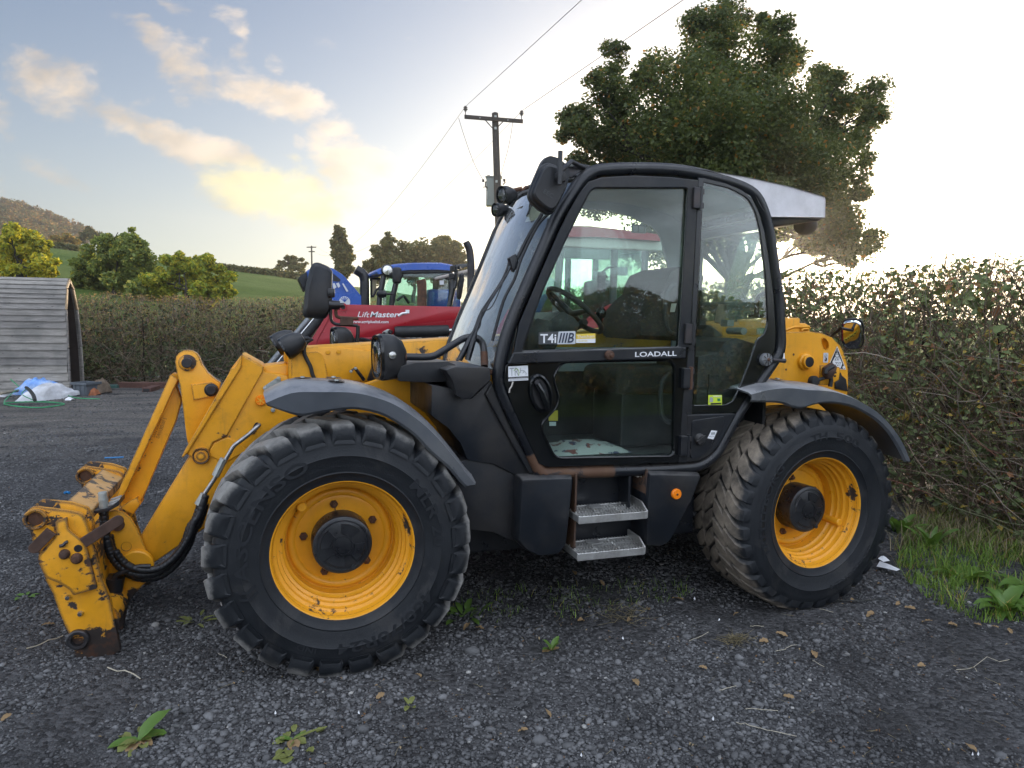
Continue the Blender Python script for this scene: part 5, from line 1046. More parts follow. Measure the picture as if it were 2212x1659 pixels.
    hub.lathe([(.142, .21), (.142, .085), (.139, .078), (.128, .072), (.0, .069)], n=48)
    for (r0, r1, h) in ((.043, .049, .066), (.118, .124, .070)):
        hub.lathe([(r0, .0715), (r0+.001, h), (r1-.001, h), (r1, .0715)], n=48)
    for k in range(4):
        a0 = R(40+90*k)
        L0 = [];
        for q in range(7):
            a_ = a0+R(9)*q; L0.append(a_)
        hub.loft([[(rr_*math.cos(a_), hh, rr_*math.sin(a_)) for rr_, hh in ((.055, .0715), (.058, .064), (.103, .066), (.107, .0725))] for a_ in L0])
    hub.cyl((.052, .066, -.105), (.052, .052, -.105), .012, 8)
    hub.build('hub', 'hub_paint', wr, smooth=35)
    for k in range(5):
        a_ = R(100+72*k)
        b_ = MB(); c_ = (.178*math.cos(a_), 0, .178*math.sin(a_))
        b_.lathe([(.020, .2), (.020, .183), (.017, .180), (.0, .180)], c=c_, n=6); b_.lathe([(.010, .184), (.010, .168), (.0, .166)], c=c_, n=10)
        b_.build('wheel_bolt', 'rusty', wr, smooth=30)
    return wr
simple('hub_paint', (0.013, 0.014, 0.017), 0.32, var=0.3, vscale=6, dirt=(0.055, 0.06, 0.06), dirt_amt=0.45, bump=0.1, bscale=60)
def place_wheel(wr, x, y, z, rz):
    wr.parent = TH; wr.matrix_local = Matrix.Translation(Vector((x, y, z))-WL[TH.name]) @ Matrix.Rotation(rz, 4, 'Z')
def dup_part(root):
    r2 = root.copy(); COL.objects.link(r2)
    for ch in root.children:
        c2_ = ch.copy(); COL.objects.link(c2_); c2_.parent = r2
    return r2
wf = make_wheel(True, 0.06); wb_ = make_wheel(False, 0.03)
place_wheel(wf, 0, -1.10, .60, R(0)); place_wheel(wb_, 2.75, -1.10, .58, R(3.5))
wf['label'] = 'front wheel with deep bar tread'; wb_['label'] = 'rear wheel with worn block tread'
wf2 = dup_part(wf); place_wheel(wf2, 0, 1.10, .60, R(180)); wb2 = dup_part(wb_); place_wheel(wb2, 2.75, 1.10, .58, R(183.5))

# ---------------------------------------------------------------- chassis
ch = MB()
ch.box(-.30, 3.35, -.34, .34, .46, .86); ch.box(.55, 2.1, -.80, .9, .42, .80); ch.box(-.12, .12, -.70, .70, .50, .70); ch.box(2.63, 2.87, -.70, .70, .48, .68)
ch.box(.85, 2.45, .34, 1.08, .50, 1.28)
ch.build('chassis', 'black_paint', TH, bevel=.015)
MB().prism([(-.10, .80), (.95, .80), (.95, 1.40), (.50, 1.42), (.12, 1.30), (-.10, 1.05)], -.40, -.35).build('chassis_side', 'yellow', TH, bevel=.006)
MB().prism([(.80, 1.26), (2.55, 1.26), (2.52, 1.47), (2.1, 1.54), (1.05, 1.50), (.82, 1.40)], .36, 1.06).build('engine_cover', 'yellow', TH, bevel=.03, segs=3, smooth=35)
MB().prism([(1.0, 1.505), (2.0, 1.543), (1.6, 1.552), (1.1, 1.527)], .50, .92).build('engine_grille', 'black_plastic', TH)

# ---------------------------------------------------------------- mudguards
def mudguard(top_uv, lip_uv, y0, y1, holes, inner_drop):
    g = MB()
    A = PY(top_uv, y0); B = PY(lip_uv, y0-.004); n = 40
    def resamp(P, n):
        P = np.array(P); d = np.r_[0, np.cumsum(np.linalg.norm(np.diff(P, axis=0), axis=1))]; s_ = np.linspace(0, d[-1], n)
        return np.stack([np.interp(s_, d, P[:, k]) for k in range(2)], 1)
    A = resamp(spline(A, 8), n); B = resamp(spline(B, 8), n)
    loops = []
    for i in range(n):
        ax, az = A[i]; bx, bz = B[i]
        tx, tz = A[min(i+1, n-1)]-A[max(i-1, 0)]; L = math.hypot(tx, tz); nx, nz = -tz/L, tx/L     # outward
        prof = [(bx, y0-.006, bz), (ax*.9+bx*.1, y0-.006, az*.9+bz*.1), (ax-nx*.006, y0+.004, az-nz*.006), (ax+nx*.004, y0+.022, az+nz*.004), (ax+nx*.022, y0+.15, az+nz*.022), (ax+nx*.026, (y0+y1)/2, az+nz*.026), (ax+nx*.02, y1-.05, az+nz*.02), (ax, y1, az)]
        inner = [(x-nx*.012, y+(.012 if k < 3 else 0), z-nz*.012) for k, (x, y, z) in enumerate(prof)][::-1]
        loops.append(prof+inner)
    g.loft(loops)
    o = g.build('mudguard', 'mudguard', TH, smooth=30)
    for (u, v, sx, sy) in holes:
        # flat black discs painted for the shade inside the bolt cups on the crown
        i = int(np.argmin([abs(q[0]-u) for q in A])); x, z = A[i]; tx, tz = A[min(i+1, n-1)]-A[i-1]; L = math.hypot(tx, tz); tx, tz = tx/L, tz/L; nx, nz = -tz, tx
        c = np.array([x+nx*.0275, v, z+nz*.0275]); mb = MB()
        ring = [[c+np.array([tx, 0, tz])*rr*math.cos(q)+np.array([0, 1, 0])*rr*math.sin(q)+np.array([nx, 0, nz])*h for q in np.linspace(0, 2*math.pi, 17)[:-1]] for rr, h in ((.040, .0005), (.036, .0012), (.02, .0010))]
        mb.loft(ring, caps=True); mb.build('recess_shade', 'print_black', o)
        m2 = MB(); m2.lathe([(.0, .007), (.010, .007), (.011, .0)], c=tuple(c), n=8, axis='z'); m2.build('bolt', 'galvanised', o)
    return o
mudguard(c2((443, 238), (520, 198), (600, 172), (720, 172), (880, 178), (1000, 205), (1100, 245), (1210, 318), (1310, 410), (1400, 520), (1460, 600), (1500, 645)),
         c2((443, 242), (520, 268), (620, 292), (720, 275), (880, 258), (1000, 278), (1090, 318), (1190, 388), (1280, 480), (1370, 560), (1420, 620), (1455, 655)), -1.15, -.70, [(-.16, -.86, 0, 0), (-.03, -.98, 0, 0), (-.02, -.80, 0, 0)], .05)
mudguard(c6((30, 1290), (300, 1215), (600, 1185), (850, 1210), (1050, 1226), (1250, 1256), (1500, 1345), (1750, 1480), (1900, 1590), (2060, 1760), (2200, 1960), (2290, 2150), (2335, 2275)),
         c6((30, 1385), (430, 1398), (600, 1450), (760, 1482), (860, 1455), (1000, 1415), (1180, 1402), (1400, 1430), (1600, 1500), (1850, 1650), (2040, 1840), (2180, 2060), (2280, 2270)), -1.15, -.68, [(2.52, -.98, 0, 0), (2.62, -.84, 0, 0), (2.42, -.84, 0, 0)], .05)
# struts under the mudguards
MB().box(.0, .05, -.72, -.3, 1.20, 1.25).build('mudguard_bracket', 'black_paint', TH); MB().box(2.38, 2.44, -.80, -.36, .95, 1.24).build('mudguard_bracket', 'black_paint', TH)

# ---------------------------------------------------------------- cab frame
NEAR = c3((362, 1280), (378, 1180), (428, 1000), (557, 700), (645, 500), (693, 400), (762, 295), (800, 238), (850, 192), (920, 168), (1100, 160), (1300, 166), (1450, 190), (1600, 228), (1700, 265), (1760, 310), (1800, 390), (1830, 500), (1860, 700), (1880, 850), (1893, 1060), (1888, 1150), (1855, 1210), (1800, 1290), (1700, 1438)) \
    + c4((1970, 590), (1880, 758), (1850, 802), (1800, 850), (1745, 880), (1690, 893), (1600, 899), (1500, 906), (1100, 920), (760, 932)) + c11((905, 1545), (870, 1475), (800, 1320), (650, 1010), (500, 710), (468, 620), (452, 540))
NXZ = PY(NEAR, -1.0)
CABF = empty('cab_frame', (1.45, -.6, .9), TH)
YF = -.20                                      # far side of the cab
for k, yy in enumerate((-1.005, YF)):
    mb = MB().tube([(x, yy, z) for x, z in spline(NXZ, 3, True)], .034, 10, closed=True)
    mb.build('side_hoop', 'black_paint', CABF, smooth=60)
def hoop_at(i, t=0): return NXZ[i % len(NXZ)]
for (x, z) in (PY(c3((790, 262)), -1.0)[0], PY(c3((1800, 390)), -1.0)[0], PY(c3((1885, 900)), -1.0)[0], PY(c4((1500, 906)), -1.0)[0], PY(c11((880, 1500)), -1.0)[0], PY(c3((372, 1230)), -1.0)[0]):
    MB().tube([(x, -1.0, z), (x, YF, z)], .03, 10).build('cross_tube', 'black_paint', CABF, smooth=60)
# worn sill: bare rusty metal along the lower front corner
rs = PY(c11((800, 1330), (905, 1548)) + c4((1000, 922), (1180, 918)), -1.0)
MB().tube([(x, -1.006, z) for x, z in rnd(rs, .03, closed=False)], .0352, 10).build('rusty_sill', 'rust_edge', CABF, smooth=60)

# roof
ri = [i for i in range(len(NXZ)) if 6 <= i <= 15]
rf = MB(); top = [NXZ[i] for i in ri]
loops = []
for (yy, dz) in ((-1.0, .02), (-.9, .040), (-.6, .052), (-.3, .040), (YF, .02)):
    loops.append([(x, yy, z+dz*(1 if z > 2.3 else .6)) for x, z in top]+[(x, yy, z-.03) for x, z in top[::-1]])
rf.loft(loops); rf.build('roof', 'black_plastic', TH, smooth=40)
MB().loft([[(x, yy, z-.045) for x, z in top]+[(x, yy, z-.052) for x, z in top[::-1]] for yy in (-.97, YF+.03)]).build('headliner', 'headliner', TH)
sil = PY(c3((1298, 149), (1320, 176), (1450, 186), (1600, 222), (1700, 258), (1758, 300), (1795, 370), (1826, 420), (2140, 424), (2143, 330), (2138, 312), (1950, 256), (1720, 205), (1500, 168), (1400, 156)), -1.03)
sl_ = MB()
sl_.loft([[(x, y, z) for x, z in inset(sil, k)] for y, k in ((-1.028, .985), (-1.035, .995), (-1.02, 1.0), (-.6, 1.004), (-.2, 1.0), (-.185, .985))])
SR = sl_.build('roof_cowl', 'silver_roof', TH, smooth=45)
un = PY(c3((1830, 424), (1832, 480), (1950, 462), (2040, 450), (2120, 440), (2128, 424)), -.98)
MB().prism(un, -.98, -.22).build('roof_cowl_base', 'black_plastic', TH, bevel=.012, smooth=40)
lx, lz = PY(c3((2090, 450)), -.95)[0]
wl_ = MB(); wl_.lathe([(.0, -.05), (.05, -.05), (.062, -.03), (.06, .02), (.04, .05), (0, .06)], c=(lx+.01, -.86, lz-.005), n=20, axis='x'); wl_.build('rear_work_light', 'black_plastic', TH, smooth=40)

# ---------------------------------------------------------------- door
DOOR = empty('door', (1.35, -1.04, .95), TH)
dout = c3((440, 1195), (478, 1000), (606, 700), (694, 500), (742, 400), (805, 292), (855, 228), (925, 204), (1100, 194), (1300, 202), (1450, 220), (1412, 1000)) + c4((1640, 470), (1612, 865), (760, 897), (700, 872), (620, 700), (520, 480), (472, 335), (482, 235))
up_h = rnd(c3((488, 1150), (600, 830), (722, 560), (832, 335), (870, 262), (1396, 262), (1346, 1128)), [6, 4, 4, 8, 18, 6, 6])
lo_h = rnd(c4((836, 232), (870, 210), (1560, 196), (1592, 240), (1585, 800), (1560, 824), (830, 836), (795, 812), (722, 660), (718, 606), (760, 565), (815, 505), (832, 440), (812, 380), (796, 300)), [6, 8, 10, 8, 8, 10, 8, 8, 10, 10, 10, 14, 14, 14, 8])
dl = [PY(dout, YD), PY(up_h, YD), PY(lo_h, YD)]
mb = MB(); plate(mb, dl, YD, YD+.035, .004); mb.build('door_frame', 'black_gloss', DOOR, smooth=30)
def pane(name, uv, y, mat, parent, th=.005):
    mb = MB(); plate(mb, [PY(uv, y)], y, y+th, 0.0); return mb.build(name, mat, parent)
pane('upper_window', c3((475, 1165), (590, 830), (712, 560), (822, 335), (862, 250), (1408, 250), (1358, 1142)), YD+.010, 'cab_glass', DOOR)
pane('lower_window', c4((820, 200), (1605, 185), (1600, 840), (790, 850), (705, 660), (702, 600), (745, 550), (790, 470), (790, 400)), YD+.010, 'cab_glass', DOOR)
# seal lips round both openings
def lip(uv, y, rad, mat, parent, name):
    P = [(x, y, z) for x, z in PY(uv, y)]; MB().tube(P, rad, 6, closed=True).build(name, mat, parent, smooth=60)
lip(lo_h, YD-.002, .006, 'black_gloss', DOOR, 'window_seal'); lip(up_h, YD-.001, .004, 'black_rubber', DOOR, 'window_seal')
# mid rail carrying the model lettering
ppart('mid_rail', c3((416, 1222), (446, 1158), (1350, 1128), (1388, 1130), (1384, 1190)), YD-.022, YD-.002, 'black_paint', DOOR, .006, r=3)
bx, bz = PY(c3((955, 1172)), YD)[0]
MB().lathe([(.0, -.060), (.008, -.058), (.010, -.045), (.022, -.042), (.026, -.03), (.026, -.02)], c=(bx, YD, bz), n=16).build('rail_knob', 'rusty', DOOR, smooth=40)
label_text('model_lettering', 'LOADALL', c3((1107, 1182))[0], c3((1333, 1176))[0], c3((1107, 1156))[0], YD-.0235, 'white', DOOR, bold=True)
# weathered upper frame of the door (thin strip outside the glass)
uf = MB(); plate(uf, [PY(c3((440, 1195), (478, 1000), (606, 700), (694, 500), (742, 400), (805, 292), (855, 228), (925, 204), (1100, 194), (1300, 202), (1452, 220), (1412, 1000), (1404, 1130)), YD-.012),
                      PY(up_h, YD-.012)], YD-.012, YD, .005); uf.build('window_surround', 'black_plastic', DOOR, smooth=30)
# outside handle
hc = PY(c11((905, 690)), YD)[0]
hb = MB()
def oval(cx, cz, a, b, y, rot, n=28): return [(cx+a*math.cos(q)*math.cos(rot)-b*math.sin(q)*math.sin(rot), y, cz+a*math.cos(q)*math.sin(rot)+b*math.sin(q)*math.cos(rot)) for q in np.linspace(0, 2*math.pi, n+1)[:-1]]
ro = R(106)
hb.loft([oval(hc[0], hc[1], .106, .061, YD-.002, ro), oval(hc[0], hc[1], .104, .060, YD-.016, ro), oval(hc[0], hc[1], .094, .051, YD-.020, ro), oval(hc[0], hc[1], .088, .046, YD-.012, ro), oval(hc[0], hc[1], .080, .038, YD+.002, ro)], caps=False)
HD = hb.build('door_handle', 'black_gloss', DOOR, smooth=50)
MB().loft([oval(hc[0], hc[1], .09, .05, YD-.003, ro), oval(hc[0], hc[1], .09, .05, YD-.002, ro)]).build('handle_recess', 'print_black', DOOR)
hp = PY(c11((835, 540), (900, 660), (940, 760), (985, 860)), YD)
MB().tube([(x, YD-y, z) for (x, z), y in zip(spline(hp, 4), np.interp(np.linspace(0, 1, 13), [0, .3, .7, 1], [.012, .026, .026, .012]))], [.026]+[.018]*11+[.014], 8).build('handle_lever', 'black_gloss', DOOR, smooth=50)
lk = PY(c11((846, 558)), YD)[0]; MB().lathe([(.0, -.035), (.012, -.035), (.014, -.03), (.014, -.01)], c=(lk[0], YD, lk[1]), n=14).build('lock_barrel', 'steel_dark', DOOR, smooth=40)
# hinges on the rear edge: plate on the door, knuckle on the pillar
for k, q in enumerate((c3((1420, 320))[0], c3((1376, 1056))[0], c4((1640, 312))[0], c4((1622, 752))[0])):
    x, z = onY(q[0], q[1], YD); h_ = empty('hinge', (x, YD, z), DOOR)
    MB().box(x-.010, x+.030, YD-.030, YD+.004, z-.055, z+.055).build('hinge_leaf', 'steel_dark' if k < 2 else 'black_paint', h_, bevel=.004)
    MB().cyl((x+.040, YD-.018, z-.062), (x+.040, YD-.018, z+.062), .011, 10).build('hinge_pin', 'rusty' if k == 2 else 'black_paint', h_, smooth=40)
    MB().box(x+.028, x+.060, YD-.022, YD+.0, z+.022, z+.052).build('hinge_knuckle', 'steel_dark', h_, bevel=.003); MB().box(x+.028, x+.060, YD-.022, YD+.0, z-.052, z-.022).build('hinge_knuckle', 'steel_dark', h_, bevel=.003)
# inner grab handle seen through the glass
gp = PY(c10((1225, 745), (1180, 775), (1150, 850), (1150, 1020), (1170, 1110), (1215, 1140)), YD+.06)
MB().tube([(x, YD+.06, z) for x, z in spline(gp, 5)], .014, 8).build('grab_handle', 'black_rubber', DOOR, smooth=60)
gp = PY(c4((1560, 280), (1515, 320), (1495, 400), (1500, 540), (1530, 590), (1560, 600)), YD+.06)
MB().tube([(x, YD+.06, z) for x, z in spline(gp, 5)], .014, 8).build('grab_handle', 'black_rubber', DOOR, smooth=60)
# stickers on the door
def sticker(name, uv, y, mat, parent): return pane(name, uv, y, mat, parent, th=.001)
YS = YD+.0085
S1 = sticker('engine_sticker', c11((888, 24), (1100, 14), (1090, 152), (886, 154)), YS, 'print_charcoal', DOOR)
label_text('sticker_lettering', 'T4i', c11((905, 138))[0], c11((1078, 136))[0], c11((905, 42))[0], YS-.0015, 'white', S1, bold=True)
S2 = sticker('engine_badge', rnd(c11((1104, 16), (1288, 10), (1288, 150), (1088, 153)), 2), YS-.0005, 'print_grey_l', DOOR)
label_text('sticker_lettering', 'IIIB', c11((1104, 136))[0], c11((1272, 134))[0], c11((1104, 30))[0], YS-.0025, 'print_navy', S2, bold=True, shear=.25)
S3 = sticker('insurance_sticker', c10((440, 1137), (592, 1131), (592, 1206), (440, 1207)), YS, 'white', DOOR)
sticker('sticker_band', c10((440, 1137), (592, 1131), (592, 1172), (440, 1176)), YS-.0012, 'print_yellow', S3)
label_text('sticker_lettering', 'Thatcham', c10((446, 1168))[0], c10((584, 1164))[0], c10((446, 1145))[0], YS-.0028, 'white', S3)
label_text('sticker_stars', '***', c10((452, 1206))[0], c10((530, 1204))[0], c10((452, 1186))[0], YS-.0015, 'print_yellow', S3)
S4 = sticker('dealer_sticker', c11((556, 395), (770, 384), (774, 544), (558, 556)), YD-.002, 'white', DOOR)
sticker('sticker_band', c11((557, 512), (771, 500), (773, 520), (557, 531)), YD-.0033, 'print_black', S4)
label_text('sticker_lettering', 'TR', c11((572, 500))[0], c11((672, 494))[0], c11((572, 410))[0], YD-.0033, 'print_grey', S4)
lp = PY(c11((618, 440), (650, 420), (672, 450), (670, 495)), YD-.004); MB().tube([(x, YD-.0036, z) for x, z in spline(lp, 4)], .0016, 5).build('tractor_outline', 'sticker_lime_line', S4)
lp = PY(c11((672, 462), (690, 462), (690, 410), (692, 438), (730, 440), (722, 460), (712, 470), (735, 445), (752, 470), (748, 490)), YD-.004); MB().tube([(x, YD-.0036, z) for x, z in lp], .0014, 5).build('tractor_outline', 'print_grey', S4)
label_text('sticker_lettering', 'Tor Bay Tractors & Plant Machinery Ltd', c11((566, 526))[0], c11((764, 516))[0], c11((566, 518))[0], YD-.0042, 'white', S4)
ppart('sticker_line', c11((566, 541), (764, 531), (764, 534), (566, 544)), YD-.0036, YD-.003, 'print_charcoal', S4, 0.0)
# paint scar below it
MB().tube([(x, YD-.001, z) for x, z in PY(c11((606, 560), (592, 610), (570, 640), (566, 680)), YD)], .004, 5).build('paint_scar', 'paper', DOOR)

# ---------------------------------------------------------------- rear half of the cab side
ppart('door_pillar', c3((1452, 205), (1478, 212), (1474, 300), (1440, 1000)) + c4((1702, 540), (1662, 868), (1612, 868), (1640, 470)) + c3((1413, 1000)), YD+.004, YD+.05, 'black_paint', CABF, .005)
RW = empty('rear_side_window', (2.0, -1.03, 1.5), TH)
rout = c3((1470, 205), (1600, 238), (1690, 275), (1745, 320), (1782, 395), (1812, 500), (1842, 700), (1862, 850), (1874, 1060), (1868, 1145), (1790, 1280), (1690, 1432)) + c4((1990, 540), (1670, 548))
rin = rnd(c3((1482, 232), (1620, 264), (1722, 318), (1765, 400), (1788, 500), (1820, 760), (1830, 1000), (1812, 1062), (1772, 1085), (1755, 1140), (1735, 1200), (1685, 1330), (1640, 1425), (1600, 1444), (1428, 1446), (1424, 1430)), [4, 10, 14, 14, 8, 8, 10, 14, 10, 10, 8, 8, 12, 6, 4, 3])
mb = MB(); plate(mb, [PY(rout, YD+.012), PY(rin, YD+.012)], YD+.012, YD+.03, .003); mb.build('window_frame', 'black_gloss', RW, smooth=30)
pane('window_glass', c3((1474, 215), (1622, 250), (1735, 305), (1778, 390), (1802, 500), (1832, 760), (1850, 1000), (1840, 1090), (1770, 1150), (1700, 1340), (1650, 1445), (1600, 1452), (1420, 1452)), YD+.018, 'cab_glass', RW)
S5 = sticker('warning_sticker', c4((1807, 424), (1896, 424), (1896, 488), (1807, 488)), YD+.016, 'print_lime', RW)
label_text('sticker_lettering', 'WARNING', c4((1838, 437))[0], c4((1893, 437))[0], c4((1838, 427))[0], YD+.0145, 'white', S5, bold=True)
ppart('sticker_figure', c4((1815, 470), (1818, 440), (1828, 436), (1838, 446), (1838, 470)), YD+.0145, YD+.015, 'print_grey', S5, 0.0)
ppart('sticker_line', c4((1824, 476), (1892, 474), (1892, 484), (1824, 486)), YD+.0145, YD+.015, 'print_black', S5, 0.0)
ppart('sticker_symbol', c4((1866, 446), (1884, 446), (1886, 462), (1868, 464)), YD+.0145, YD+.015, 'print_green', S5, 0.0)
# window stay with round boss
kx, kz = PY(c6((240, 795)), YD)[0]
KB = MB(); KB.lathe([(.0, -.026), (.013, -.026), (.015, -.020), (.033, -.018), (.037, -.012), (.037, .01)], c=(kx, YD, kz), n=26); KB = KB.build('window_boss', 'galvanised_dull', RW, smooth=35)
MB().lathe([(.0, -.034), (.007, -.034), (.010, -.030), (.011, -.02)], c=(kx, YD, kz), n=14).build('boss_bolt', 'rusty', KB, smooth=40)
for k in range(8):
    a = R(45*k+10); MB().obox((kx+.024*math.cos(a), YD-.019, kz+.024*math.sin(a)), (.008*math.cos(a), 0, .012*math.sin(a)), (0, .003, 0), (-.0018*math.sin(a), 0, .0018*math.cos(a)), None).build('boss_rib', 'steel_dark', KB)
ax, az = PY(c6((315, 800)), YD)[0]; bx, bz = PY(c6((490, 812)), YD)[0]
MB().tube([(ax, YD-.015, az), ((ax+bx)/2, YD-.018, (az+bz)/2), (bx, YD-.016, bz)], [.009, .010, .014], 8).build('window_stay', 'steel_dark', RW, smooth=40)
MB().tube([(bx-.008, YD-.016, bz), (bx-.008, YD-.016, bz+.045)], [.007, .002], 6).build('stay_pin', 'white', RW)
# lower rear panel with fuel cap
LP = ppart('rear_lower_panel', c4((1668, 552), (1988, 545), (1950, 620), (1872, 758), (1812, 820), (1745, 856), (1660, 866)), YD+.002, YD+.04, 'black_plastic', TH, .006, r=4)
ppart('panel_inset', rnd(c4((1702, 590), (1915, 560), (1905, 640), (1800, 800), (1745, 835), (1690, 840)), 6), YD-.003, YD+.004, 'black_paint', LP, .003)
fx, fz = PY(c4((1745, 712)), YD)[0]
FC = MB(); FC.lathe([(.0, -.030), (.022, -.030), (.024, -.026), (.030, -.020), (.034, .0)], c=(fx, YD, fz), n=24); FC.obox((fx, YD-.028, fz), (.026, 0, .016), (0, .010, 0), (-.006, 0, .010)); FC.build('fuel_cap', 'black_plastic', LP, smooth=35)
S6 = sticker('filler_sticker', c4((1828, 654), (1866, 658), (1840, 714), (1802, 706)), YD-.005, 'white', LP)
ppart('sticker_drawing', c4((1826, 668), (1850, 666), (1852, 682), (1826, 684)), YD-.0065, YD-.006, 'print_grey', S6, 0.0)
label_text('sticker_lettering', 'SERVICE CAP ONLY', c4((1812, 698))[0], c4((1842, 698))[0], c4((1812, 692))[0], YD-.0065, 'print_black', S6)

# ---------------------------------------------------------------- windscreen
WS = empty('windscreen', (.9, -.6, 1.8), TH)
prof = [(1.19, 2.42), (1.128, 2.302), (1.088, 2.227), (1.005, 2.02), (.927, 1.834), (.86, 1.68), (.805, 1.536), (.778, 1.42)]
ys = [-1.0, -.9, -.8, -.65, -.5, -.35, -.2]; bow = [0, .04, .065, .09, .10, .105, .095]
def ws_pt(i, j, off=0.0):
    x, z = prof[i]; return (x-bow[j]-off, ys[j], z+.02*math.sin(math.pi*j/6)*(1 if i < 2 else .3))
g = MB().loft([[ws_pt(i, j) for j in range(7)] for i in range(8)], closed=False); g.build('windscreen_glass', 'screen_glass', WS, smooth=180, recalc=False)
for nm, j in (('screen_edge', 6), ('screen_edge', 0)):
    MB().tube([ws_pt(i, j, .004) for i in range(8)], .010 if j else .012, 6).build(nm, 'black_gloss', WS, smooth=60)
MB().tube([ws_pt(7, j, .005) for j in range(7)], .014, 6).build('screen_edge', 'rusty', WS, smooth=60); MB().tube([ws_pt(0, j, .004) for j in range(7)], .018, 6).build('screen_edge', 'black_gloss', WS, smooth=60)
# sun strip and small inside mirror
MB().loft([[ws_pt(i, j, -.035) for j in (1, 2, 3)] for i in (0, 1, 2)], closed=False).build('sun_blind', 'blind_cloth', WS)
mi = np.array(ws_pt(2, 4, -.06)); MB().obox(mi+np.array((.02, 0, .06)), (.02, 0, .01), (0, .10, 0), (-.02, 0, .045)).build('inside_mirror', 'black_gloss', WS, bevel=.01)
# wiper blades and arms lying against the near side of the screen
def ws_uv(uv, dy):
    y = -.90+dy; x, z = onY(uv[0], uv[1], y); return (x, y, z)
WP = empty('wiper', ws_uv(c4b((1850, 1290))[0], 0), TH)
blade = c3((600, 405), (530, 520), (460, 660), (440, 720)); MB().tube([ws_uv(q, -.02) for q in spline(blade, 4)], .010, 6).build('wiper_blade', 'black_rubber', WP)
blade2 = c3((640, 400), (575, 470), (490, 640), (450, 760), (390, 880), (330, 1095)); MB().tube([ws_uv(q, -.06) for q in spline(blade2, 4)], .008, 6).build('wiper_blade', 'black_rubber', WP)
for a_, off in ((c3((425, 650), (385, 760), (275, 930), (230, 1040), (150, 1200)), 0), (c3((440, 660), (400, 750), (285, 935), (240, 1050), (195, 1200)), -.02)):
    MB().tube([ws_uv(q, off) for q in spline(a_, 4)], [.006]*8+[.008]*5+[.016]*4, 6).build('wiper_arm', 'black_paint', WP, smooth=60)
q0 = ws_uv(c3((445, 670))[0], -.02); MB().obox(q0, (.020, 0, .012), (0, .018, 0), (-.012, 0, .034)).build('wiper_pivot', 'black_paint', WP, bevel=.005)
MB().tube([ws_uv(q, -.03) for q in spline(c3((400, 745), (330, 905), (275, 940), (265, 1010), (240, 1055)), 4)], .003, 5).build('washer_tube', 'black_rubber', WP)

# ---------------------------------------------------------------- big door mirror at the front roof corner
yM = -1.16
MR = empty('wing_mirror', (*PY(c9((1700, 700)), yM)[0][:1], yM, PY(c9((1700, 700)), yM)[0][1]), TH)
mo = c9((1680, 330), (1800, 365), (1935, 470), (1982, 600), (1950, 720), (1850, 920), (1770, 1070), (1690, 1100), (1560, 1020), (1430, 890), (1402, 800), (1440, 690), (1560, 420), (1620, 350))
MOX = PY(rnd(mo, 6), yM)
mb = MB(); mb.loft([[(x, y, z) for x, z in inset(MOX, k)] for y, k in ((yM+.035, .97), (yM+.02, 1.0), (yM+.004, 1.0), (yM, .975), (yM-.006, .965), (yM-.010, .90), (yM-.030, .86), (yM-.036, .78))]); mb.build('mirror_housing', 'black_plastic', MR, smooth=28)
MOB = [(x+.035, z+.05) for x, z in MOX]
mb = MB(); mb.loft([[(x, y, z) for x, z in inset(MOB, k)] for y, k in ((yM+.05, .96), (yM+.09, .98), (yM+.10, .9))]); mb.build('mirror_back', 'black_plastic', MR, smooth=40)
bo = PY(c9((1815, 575)), yM)[0]
MB().lathe([(.0, -.075), (.022, -.073), (.028, -.06), (.030, -.03), (.034, -.02)], c=(bo[0], yM, bo[1]), n=18).build('mirror_clamp', 'black_plastic', MR, smooth=40)
MB().tube([(x, yM-.075, z) for x, z in PY(c9((1868, 165), (1862, 470), (1855, 650)), yM-.075)], .0115, 10).build('mirror_stalk', 'black_paint', MR, smooth=60)
label_text('housing_emblem', 'EEC', c9((1618, 770))[0], c9((1750, 850))[0], c9((1665, 725))[0], yM-.038, 'print_charcoal', MR)
a0 = PY(c9((1960, 350)), -1.0)[0]; MB().tube([(bo[0], yM-.03, bo[1]+.03), (a0[0], -1.06, a0[1]), (a0[0]+.1, -.99, a0[1]-.01)], .012, 8).build('mirror_arm', 'steel_dark', MR, smooth=60)
ppart('roof_bracket', c9((1890, 400), (1980, 320), (2110, 335), (2300, 372), (2320, 420), (2150, 470), (2020, 560), (1960, 500)), -.99, -.95, 'steel_dark', TH, .003)
b2 = PY(c9((2015, 372)), -.99)[0]; MB().lathe([(.0, -.02), (.012, -.018), (.013, -.0)], c=(b2[0], -.99, b2[1]), n=6).build('roof_bracket_bolt', 'galvanised', TH)
# roof work lights in front of the screen
def work_light(name, ctr, fdir, rad, depth, parent, bodymat='black_plastic', wide=1.0):
    f = np.array(fdir, float); f /= np.linalg.norm(f); s_ = np.cross(f, (0, 0, 1)); s_ /= np.linalg.norm(s_); u_ = np.cross(s_, f)
    c = np.array(ctr, float); L = empty(name, tuple(c), parent)
    def ring(k, d): return [c+f*d+rad*k*(wide*math.cos(q)*s_+math.sin(q)*u_) for q in np.linspace(0, 2*math.pi, 25)[:-1]]
    MB().loft([ring(1.0, 0), ring(1.04, -.01), ring(1.02, -depth*.35), ring(.86, -depth*.7), ring(.5, -depth)]).build('lamp_housing', bodymat, L, smooth=45) if True else None
    MB().loft([ring(1.0, .0), ring(1.02, .012), ring(.9, .012), ring(.88, .002)], caps=False).build('lamp_bezel', 'black_gloss', L, smooth=40)
    MB().loft([ring(.89, .003), ring(.4, .002)]).build('lamp_reflector', 'lamp_reflector', L, smooth=180)
    MB().loft([ring(.9, .008), ring(.5, .012)]).build('lamp_lens', 'lamp_glass', L, smooth=180)
    return L
